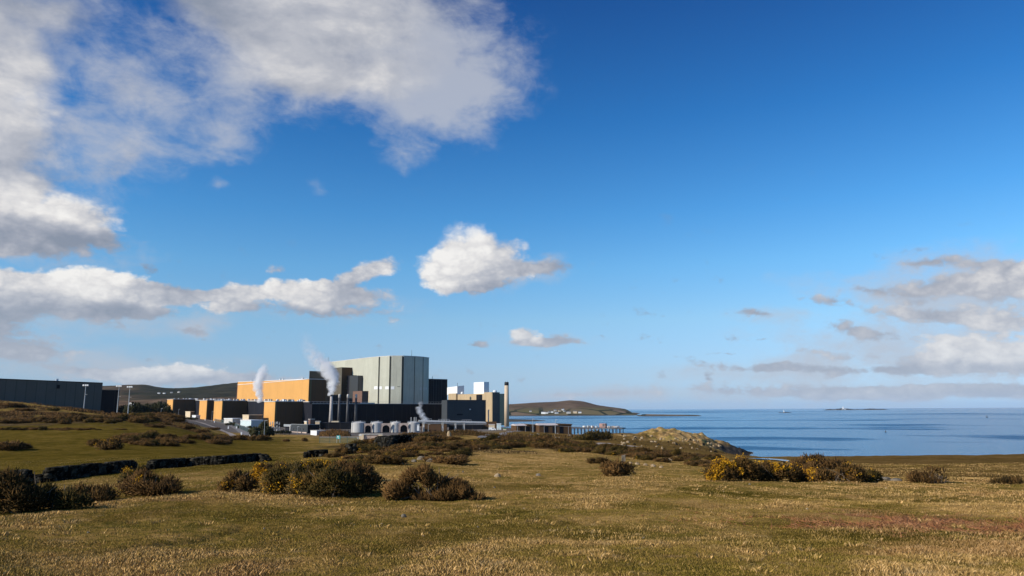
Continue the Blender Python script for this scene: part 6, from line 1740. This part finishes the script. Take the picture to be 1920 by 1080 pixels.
v = np.empty((n, 4, 3))
v[:, 0] = np.stack([x - bx, y - by, z - .015], -1); v[:, 1] = np.stack([x + bx, y + by, z - .015], -1)
v[:, 2] = np.stack([x + bx * .7 + lx * .35, y + by * .7 + ly * .35, z + hgt * .62], -1); v[:, 3] = np.stack([x + lx, y + ly, z + hgt], -1)
i = np.arange(n)[:, None] * 4
vs.append(v.reshape(-1, 3)); fs.append(np.concatenate([i + np.array([[0, 1, 2]]), i + np.array([[0, 2, 3]])], 1).reshape(-1, 3) + off)
tcol = np.repeat(r_.choice([.4, .7, .8, 1.0, 1.0], nt_), nb); cs.append(np.repeat(np.stack([tcol, tcol * 0, tcol * 0, tcol * 0 + 1], -1), 4, axis=0))
me = np_mesh('grass', np.concatenate(vs), np.concatenate(fs), 3)
ca = me.color_attributes.new('straw', 'FLOAT_COLOR', 'POINT'); ca.data.foreach_set('color', np.concatenate(cs).astype(np.float32).ravel())
gr = link('grass', me, M['grass']); tag(gr, 'short rough grass, straw and green, over the near pasture', 'grass', None, 'stuff')

# flattened dead bracken at the right
bc = hit(1790, 984); r_ = np.random.default_rng(77); n = 7500
bx = bc[0] + r_.normal(size=n) * 1.9; by = bc[1] + r_.normal(size=n) * .95
k = fbm(bx / .8, by / .8, 78, 3) > .46; bx, by = bx[k], by[k]; n = len(bx)
d_ = np.stack([r_.normal(size=n), r_.normal(size=n), np.abs(r_.normal(size=n)) * .35 + .05], -1); d_ /= np.linalg.norm(d_, axis=1)[:, None]
v, f_ = sprigs(np.stack([bx, by, H(bx, by) + .01], -1), d_, r_.uniform(.08, .24, n), r_.uniform(.004, .010, n), 79)
M['bracken'] = leaf_mat('dead_bracken_fronds', [(.15, (.17, .065, .025)), (.45, (.36, .15, .060)), (.7, (.50, .25, .12)), (.9, (.58, .36, .20))], 1.5)
o = link('dead_bracken', np_mesh('dead_bracken', v, f_, 3), M['bracken']); tag(o, 'flattened red brown dead bracken in the near grass', 'bracken', None, 'stuff')

# ------------------------------------------------------------------ trees
def tree(name, lab, px, d, w, h, seed, group=None, n=900, conical=0.0, zb=None):
    c = onground(px, d); z = c[2] if zb is None else zb
    t = empty(name, (c[0], c[1], z), lab, 'tree', group)
    r_ = np.random.default_rng(seed)
    mb = MB(); mb.tube([(c[0], c[1], z - .3), (c[0] + .1, c[1], z + h * .35), (c[0] - .1, c[1], z + h * .75)], [w * .05, w * .04, w * .015], 7)
    for k in range(5):
        a = r_.uniform(0, 6.28); z0 = z + h * r_.uniform(.2, .5)
        mb.tube([(c[0], c[1], z0), (c[0] + math.cos(a) * w * .3, c[1] + math.sin(a) * w * .3, z0 + h * .22)], [w * .02, w * .008], 5)
    mb.build('trunk', M['trunk'], t)
    p, o = bush_points(w / 2, w / 2, h * .95, n, r_, 11)
    if conical: p[:, :2] *= (1.25 - p[:, 2:3] / h)
    p[:, 2] += h * .06
    dd = o + r_.normal(size=p.shape) * .5; dd /= np.linalg.norm(dd, axis=1)[:, None]
    v, f = sprigs(p, dd, w * .085 * r_.uniform(.6, 1.4, len(p)), w * .036 * r_.uniform(.6, 1.4, len(p)), seed)
    link('crown', np_mesh('crown', v, f, 3), M['tree'], t)
tree('round_tree', 'dark round tree at the foot of the nearest ochre bay', 493, 345, 10.5, 6.6, 61, None, 1600)
tree('round_tree', 'smaller dark tree leaning on the right of the dark round tree', 505, 348, 5.5, 4.2, 62, None, 900)
TG = 'dark trees between the masts and the bays'
for k, (px, d, w_, h_, cn) in enumerate(((248, 470, 8, 6.5, 0), (256, 480, 7, 7.5, .4), (264, 500, 8, 6.5, 0), (272, 520, 9, 7, 0), (281, 520, 8, 7.5, 0), (289, 530, 8, 6.5, 0), (297, 540, 9, 8, 0), (305, 540, 10, 9, 0), (313, 545, 7, 6, 0), (236, 500, 8, 5, 0), (228, 500, 7, 4.5, 0), (322, 560, 6, 4, 0), (288, 900, 14, 10, 0), (272, 900, 14, 9, 0), (300, 900, 13, 10, 0), (305, 940, 13, 12, 0))):
    tree('evergreen_tree', 'dark evergreen tree in the belt between the lamp masts and the farthest ochre bay', px, d, w_ * 1.35, h_ * 1.45, 200 + k, TG, 520, cn)
SG = 'dark shrubs inside the station fence'
for k, (px, d, w_, h_) in enumerate(((528, 425, 5, 3.0), (536, 425, 5, 3.2), (544, 428, 4, 2.6), (520, 420, 4, 2.4), (455, 500, 7, 3), (466, 480, 7, 3), (438, 540, 6, 3.2), (477, 430, 6, 2.6), (432, 560, 6, 2.4), (359, 640, 6, 3.2), (366, 640, 6, 3.6))):
    tree('shrub', 'dark shrub standing inside the station fence among the white stores', px, d, w_, h_, 240 + k, SG, 300)

# ------------------------------------------------------------------ dry stone walls and stones
def stone_verts(r_, c, sz, rz):
    """one rough stone: a box with pushed corners"""
    q = np.array([[sx_, sy_, sz_] for sx_ in (-1, 1) for sy_ in (-1, 1) for sz_ in (-1, 1)], float) * .5
    q = q * sz * r_.uniform(.92, 1.10, (8, 3)); ca_, sa_ = math.cos(rz), math.sin(rz)
    x = q[:, 0] * ca_ - q[:, 1] * sa_; y = q[:, 0] * sa_ + q[:, 1] * ca_
    return np.stack([x, y, q[:, 2]], -1) + c
BF = np.array([[0, 1, 3, 2], [4, 6, 7, 5], [0, 4, 5, 1], [2, 3, 7, 6], [0, 2, 6, 4], [1, 5, 7, 3]])
def stone_wall(lab, pts, seed, sl=.30, sh=.14, th=.7, mat='drystone'):
    """pts: (px, base row, top row)"""
    r_ = np.random.default_rng(seed)
    P_ = [hit(p[0], p[1]) for p in pts]
    base = np.array([p[:2] for p in P_]); top = np.array([Z(p[0], p[2] - (p[1] - p[2]) * .16, q[1]) for p, q in zip(pts, P_)]) + .04
    seg = np.linalg.norm(np.diff(base, axis=0), axis=1); cum = np.concatenate([[0], np.cumsum(seg)])
    vs, fs, off = [], [], 0
    l = 0.0
    while l < cum[-1]:
        w = sl * r_.uniform(.6, 1.5)
        x, y = np.interp(l + w / 2, cum, base[:, 0]), np.interp(l + w / 2, cum, base[:, 1]); zt = np.interp(l + w / 2, cum, top)
        k = min(int(np.searchsorted(cum, l + w / 2)) - 1, len(seg) - 1); k = max(k, 0)
        e = (base[k + 1] - base[k]) / seg[k]; rz = math.atan2(e[1], e[0]); n_ = np.array([-e[1], e[0]])
        if n_[1] < 0: n_ = -n_
        zg = gnd(x, y) - .12
        z = zg
        while z < zt - .06:
            hh = min(sh * r_.uniform(.7, 1.5), zt - z + .02)
            for side in (0, 1):
                cc = np.array([x + n_[0] * (side * th * .5) + r_.normal() * .01, y + n_[1] * (side * th * .5) + r_.normal() * .015, z + hh / 2])
                vs.append(stone_verts(r_, cc, np.array([w * 1.04, th * .56, hh * 1.03]), rz + r_.normal() * .03)); fs.append(BF + off); off += 8
            z += hh
        l += w
    v = np.concatenate(vs); c = v.mean(0); c[2] = v[:, 2].min()
    o = link('stone_wall', np_mesh('stone_wall', v - c, np.concatenate(fs), 4), M[mat], None, tuple(c)); tag(o, lab, 'stone wall', 'broken dry stone walls across the pasture')
stone_wall('broken dark dry stone wall at the left edge, ragged and half fallen', [(-40, 912, 895), (8, 910, 888), (44, 908, 885.5), (58, 907, 893), (75, 906, 896), (84, 905, 889), (100, 903, 882), (150, 896, 876), (200, 889, 871), (236, 884, 867), (246, 882, 878)], 1)
stone_wall('long intact dark dry stone wall in the green field, its top level', [(264, 882, 880), (276, 881, 874), (287, 880, 866), (350, 875.5, 862), (420, 870.5, 857.5), (486, 865, 853), (496, 865, 862)], 2)
stone_wall('short stub of dry stone wall behind the biggest gorse clump', [(572, 858, 853), (576, 858, 848), (590, 857, 847), (607, 856, 846)], 3, .5, .26)
stone_wall('rounded end of a ruined stone wall standing like a boulder', [(646, 852, 847), (650, 851.5, 838), (656, 851, 835.5), (662, 850.5, 837), (670, 850, 843)], 4, .5, .3)
stone_wall('upright remnant of stone wall beside the concrete shelter', [(700, 842, 836), (707, 841, 822), (716, 840, 821), (724, 839, 824)], 5, .6, .3)
stone_wall('low dark stone wall running right from a leaning gap below the tanks', [(724, 841, 836), (731, 838, 823), (740, 835, 819), (770, 829, 817.5), (800, 825, 817.5), (826, 822, 818.5)], 6, .6, .3)

def rock(px, py, wpx, hpx, lab, seed, mat='rock', group=None, sink=.25):
    c = hit(px, py); d = c[1]; k = d / F
    bm = bmesh.new(); bmesh.ops.create_icosphere(bm, subdivisions=3, radius=1.0)
    r_ = np.random.default_rng(seed); o_ = r_.uniform(0, 50, 3)
    for v in bm.verts:
        q = v.co.normalized(); a = float(fbm(np.array([q.x * 1.4 + o_[0]]), np.array([q.z * 1.4 + q.y * 1.1 + o_[1]]), seed, 4)[0])
        v.co = Vector((q.x * wpx / 2 * k, q.y * wpx / 2.4 * k, max(q.z, -.5) * hpx * k)) * (.70 + .62 * a)
    me = bpy.data.meshes.new('rock'); bm.to_mesh(me); bm.free()
    o = link('rock', me, M[mat], None, (c[0], c[1], c[2] + hpx * k * .1)); tag(o, lab, 'rock', group)
rock(933, 894, 12, 5, 'tan rounded stone lying in the grass right of the leggy gorse', 1, 'tanrock')
rock(1009, 892, 9, 4, 'small pale stone in the grass, farther right of the tan one', 2, 'rock')
rock(868, 886, 3.5, 2.6, 'tiny white stone in the grass above the leggy gorse', 3, 'rock')
rock(1613, 890, 20, 8, 'smooth pale stone lying on top of the right hand thicket', 4, 'rock')
rock(757, 970, 9, 5, 'small grey stone half sunk in the near grass', 5, 'rock')
rock(790, 862, 16, 6, 'largest grey stone of the rock heap on the little knoll', 6, 'rock')
rock(806, 866, 12, 5, 'grey stone on the right of the rock heap on the knoll', 7, 'rock')
rock(776, 866, 11, 4, 'low grey stone on the left of the rock heap on the knoll', 8, 'rock')
rock(750, 871, 14, 5, 'flat grey stone under the brown gorse below the knoll', 9, 'rock')
rock(1655, 900, 26, 6, 'broad low grey outcrop right of the yellow thicket end', 10, 'rock')
rock(1680, 902, 20, 5, 'smaller grey outcrop before the tiny round gorse', 11, 'rock')
rock(1480, 884, 24, 9, 'pale rounded outcrop behind the middle of the right hand thicket', 12, 'tanrock')
rock(842, 820, 9, 10, 'upright tan rock standing on the crest of the heath mound', 13, 'tanrock')
rock(145, 954, 26, 5, 'pale flat stone under the dark gorse at the left edge', 14, 'tanrock') if False else None
for k, (px, py, w_) in enumerate(((1195, 871, 9), (1210, 873, 8), (1225, 875, 10), (1240, 877, 8), (1182, 869, 7), (1255, 864, 10), (1272, 862, 9))):
    rock(px, py, w_, w_ * .4, 'small pale stone in the line of scree below the heath before the headland', 30 + k, 'tanrock', 'scree stones before the headland')
r3 = random.Random(9)
for k in range(60):
    t_ = r3.uniform(0, 1); px = 1165 + t_ * 190; py = 822 + t_ * 16 + r3.uniform(-8, 14)
    rock(px, py, r3.uniform(2.5, 7), r3.uniform(1.5, 3.2), 'boulder strewn on the near flank of the rocky headland', 100 + k, r3.choice(['drystone', 'tanrock', 'tanrock']), 'boulders on the headland flank')
for k in range(26):
    px = r3.uniform(990, 1090); py = r3.uniform(813, 822)
    rock(px, py, r3.uniform(2, 4), r3.uniform(1.2, 2.2), 'little pale stone on the slope before the sheds by the shore', 200 + k, 'rock', 'pale stones before the shore sheds')

for k in range(34):
    px = r3.uniform(60, 1860); py = 905 + 150 * r3.random() ** 1.6 + (40 if px < 420 else 0)
    if py > 1070: continue
    rock(px, py, r3.uniform(2.2, 5), r3.uniform(1.2, 2.6), 'little pale stone scattered in the near grass', 300 + k, r3.choice(['rock', 'tanrock']), 'little stones in the near grass')

# pool of standing water in the right meadow
c = hit(1462, 863.5)
bm = bmesh.new(); vsq = []
k = c[1] / F
for q in range(40):
    a = q * 2 * math.pi / 40; rr = 1 + .22 * math.sin(3 * a + 1) + .1 * math.sin(7 * a)
    vsq.append(bm.verts.new((c[0] + math.cos(a) * rr * 33 * k, c[1] + 6.0 + math.sin(a) * rr * 7.5, 0)))
bm.faces.new(vsq)
zz = max(gnd(v.co.x, v.co.y) for v in vsq[::2]); zz2 = np.mean([gnd(v.co.x, v.co.y) for v in vsq])
for v in vsq: v.co.z = gnd(v.co.x, v.co.y) + .12
me = bpy.data.meshes.new('pool'); bm.to_mesh(me); bm.free()
pw, nt, b_ = new_mat('still_pool_water'); b_.inputs['Base Color'].default_value = (.03, .05, .07, 1); b_.inputs['Roughness'].default_value = .06
o = link('pool', me, pw); tag(o, kind='structure')

# broken water along the foot of the headland
r_ = np.random.default_rng(5); vq, fq = [], []
ds = np.linspace(300, 470, 700)
for px in np.arange(1325, 1424, .8):
    s_ = sx(px); h_ = H(s_ * ds, ds); k = np.where((h_[:-1] < .1) & (h_[1:] >= .1))[0]
    if len(k) == 0: continue
    d = ds[k[-1]]
    if fbm(np.array([px / 5.0]), np.array([3.3]), 6, 3)[0] < .46: continue
    w = r_.uniform(.6, 2.6); x0, x1 = sx(px - .7) * d, sx(px + .7) * d; i0 = len(vq)
    vq += [(x0, d - w, .06), (x1, d - w * r_.uniform(.5, 1.1), .06), (x1, d + .6, .12), (x0, d + .6, .12)]; fq += [i0, i0 + 1, i0 + 2, i0 + 3]
if vq:
    M['foam'] = plain('sea_foam', (.62, .63, .62), .8, .2, 2.0)
    o = link('surf', np_mesh('surf', np.array(vq), np.array(fq), 4), M['foam']); tag(o, 'thin broken surf at the foot of the rocky headland', 'surf', None, 'stuff')

# ------------------------------------------------------------------ steam
def plume(lab, blobs, d, dens, seed, nsc, name='steam_plume'):
    """blobs: (px, py, radius in picture units, density); a hull round them holds a volume"""
    pts = [(ray(px, py) * d + np.array([0, 0, EYE]), r * d / F, w) for px, py, r, w in blobs]
    base = pts[0][0]
    m = bpy.data.materials.new('steam'); m.use_nodes = True; nt = NT(m.node_tree)
    for n_ in list(m.node_tree.nodes):
        if n_.type == 'BSDF_PRINCIPLED': m.node_tree.nodes.remove(n_)
    out = [n_ for n_ in m.node_tree.nodes if n_.type == 'OUTPUT_MATERIAL'][0]
    tc = nt.n('ShaderNodeTexCoord').outputs['Object']
    wn = nt.n('ShaderNodeTexNoise'); nt.L.new(tc, wn.inputs['Vector']); wn.inputs['Scale'].default_value = nsc; wn.inputs['Detail'].default_value = 5; wn.inputs['Roughness'].default_value = .62
    ad = nt.n('ShaderNodeVectorMath', operation='MULTIPLY_ADD'); nt.L.new(wn.outputs['Color'], ad.inputs[0]); rm = max(p[1] for p in pts)
    ad.inputs[1].default_value = (rm * 1.1,) * 3; sub = nt.n('ShaderNodeVectorMath', operation='SUBTRACT'); nt.L.new(tc, sub.inputs[0]); sub.inputs[1].default_value = (rm * .55,) * 3
    nt.L.new(sub.outputs[0], ad.inputs[2])
    acc_ = None
    for p, r, w in pts:
        mp = nt.n('ShaderNodeMapping', vector_type='TEXTURE'); nt.L.new(ad.outputs[0], mp.inputs[0])
        mp.inputs['Location'].default_value = tuple(p - base); mp.inputs['Scale'].default_value = (r * 1.25,) * 3
        g = nt.n('ShaderNodeTexGradient', gradient_type='SPHERICAL'); nt.L.new(mp.outputs[0], g.inputs[0])
        acc_ = nt.math('MULTIPLY', g.outputs['Fac'], w) if acc_ is None else nt.math('MULTIPLY_ADD', g.outputs['Fac'], w, acc_)
    fn = nt.noise(tc, nsc * 2.2, 5, .65)
    dn = nt.math('MULTIPLY', acc_, nt.maprange(fn, .36, .64, .15, 1.6))
    dn = nt.math('MULTIPLY', dn, dens)
    pv = nt.n('ShaderNodeVolumePrincipled'); pv.inputs['Color'].default_value = (.995, .99, .985, 1); pv.inputs['Anisotropy'].default_value = .0
    nt.L.new(dn, pv.inputs['Density']); nt.L.new(pv.outputs[0], out.inputs['Volume'])
    mb = MB()
    path = [p for p, r, w in pts]; rad = [r * 1.9 for p, r, w in pts]
    d0 = path[0] - (path[1] - path[0]) / np.linalg.norm(path[1] - path[0]) * rad[0] * .5; d1 = path[-1] + (path[-1] - path[-2]) / np.linalg.norm(path[-1] - path[-2]) * rad[-1] * .8
    mb.tube([tuple(d0)] + [tuple(p) for p in path] + [tuple(d1)], [rad[0] * .7] + rad + [rad[-1] * .5], 14)
    bmesh.ops.translate(mb.bm, verts=mb.bm.verts[:], vec=-Vector(base)); bmesh.ops.recalc_face_normals(mb.bm, faces=mb.bm.faces[:])
    me = bpy.data.meshes.new(name); mb.bm.to_mesh(me); mb.bm.free()
    o = link(name, me, m, None, tuple(base)); tag(o, lab, 'steam')
plume('large white steam plume drifting up left from the pale stack', [(620, 738, 5, 2.6), (622, 728, 8, 2.0), (625, 716, 10, 1.3), (623, 704, 12, 1.0), (615, 693, 14, .75), (604, 684, 14, .40), (593, 675, 15, .20), (584, 662, 15, .10), (577, 648, 14, .05), (572, 634, 12, .03)], 545, .85, 1, .13)
plume('slim white steam plume rising before the ochre turbine hall', [(487.5, 750, 5, 2.6), (486.5, 740, 7, 2.0), (484, 729, 8, 1.2), (484, 718, 8.5, 1.0), (489, 707, 9, .8), (493, 698, 9, .6), (496, 689, 7, .25)], 612, .85, 2, .14)
plume('small curl of steam above the pipe bridge', [(797, 787, 6, 1.0), (792, 780, 6, 1.0), (787, 772, 6, .8), (785, 764, 6, .6), (788, 758, 5, .4)], 530, .6, 3, .2)

# ------------------------------------------------------------------ haze: the sea air between the station and the far hills
mb = MB(); mb.box((0, 14000, 145), (90000, 60000, 308))
hz = mb.build('haze', None); tag(hz, 'thin pale sea haze over the whole bay', 'haze', None, 'stuff')
m = bpy.data.materials.new('sea_haze'); m.use_nodes = True; nt = NT(m.node_tree)
for n_ in list(m.node_tree.nodes):
    if n_.type == 'BSDF_PRINCIPLED': m.node_tree.nodes.remove(n_)
out = [n_ for n_ in m.node_tree.nodes if n_.type == 'OUTPUT_MATERIAL'][0]
pv = nt.n('ShaderNodeVolumePrincipled'); pv.inputs['Color'].default_value = (.72, .86, 1.0, 1); pv.inputs['Density'].default_value = .000016; pv.inputs['Anisotropy'].default_value = .0
nt.L.new(pv.outputs[0], out.inputs['Volume']); hz.data.materials.append(m)
# ------------------------------------------------------------------ sub-parts: openings and fittings belong to the wall that carries them
CARRIED = {'window', 'door', 'window_panel', 'vent_slot', 'edge_strip', 'wall_lamp', 'vent_panel', 'cabin_door', 'joint', 'wall_rib', 'doorway', 'wall_box', 'corner_trim', 'roof_edge', 'pale_panel', 'lintel', 'rim', 'floodlight', 'crossarm'}
HOSTS = ['cladding', 'front_wall', 'buff_side_wall', 'wall', 'brown_wall', 'end_wall', 'cabin', 'board', 'back_wall', 'body', 'shaft', 'pole']
roots = [o for o in COL.objects if o.parent is None and o.type == 'EMPTY']
kidmap = {}
for o in COL.objects:
    if o.parent is not None: kidmap.setdefault(o.parent.name, []).append(o)
for r_0 in roots:
    ks = kidmap.get(r_0.name, [])
    base = {}
    for k in ks: base.setdefault(k.name.split('.')[0], k)
    host = next((base[h] for h in HOSTS if h in base), None)
    if host is None: continue
    for k in ks:
        if k.name.split('.')[0] in CARRIED and k is not host: k.parent = host
# ------------------------------------------------------------------ render settings
cy = scene.cycles
cy.volume_bounces = 10; cy.max_bounces = 12; cy.diffuse_bounces = 3; cy.glossy_bounces = 3
cy.volume_step_rate = 1.0; cy.volume_max_steps = 256
cy.use_denoising = True
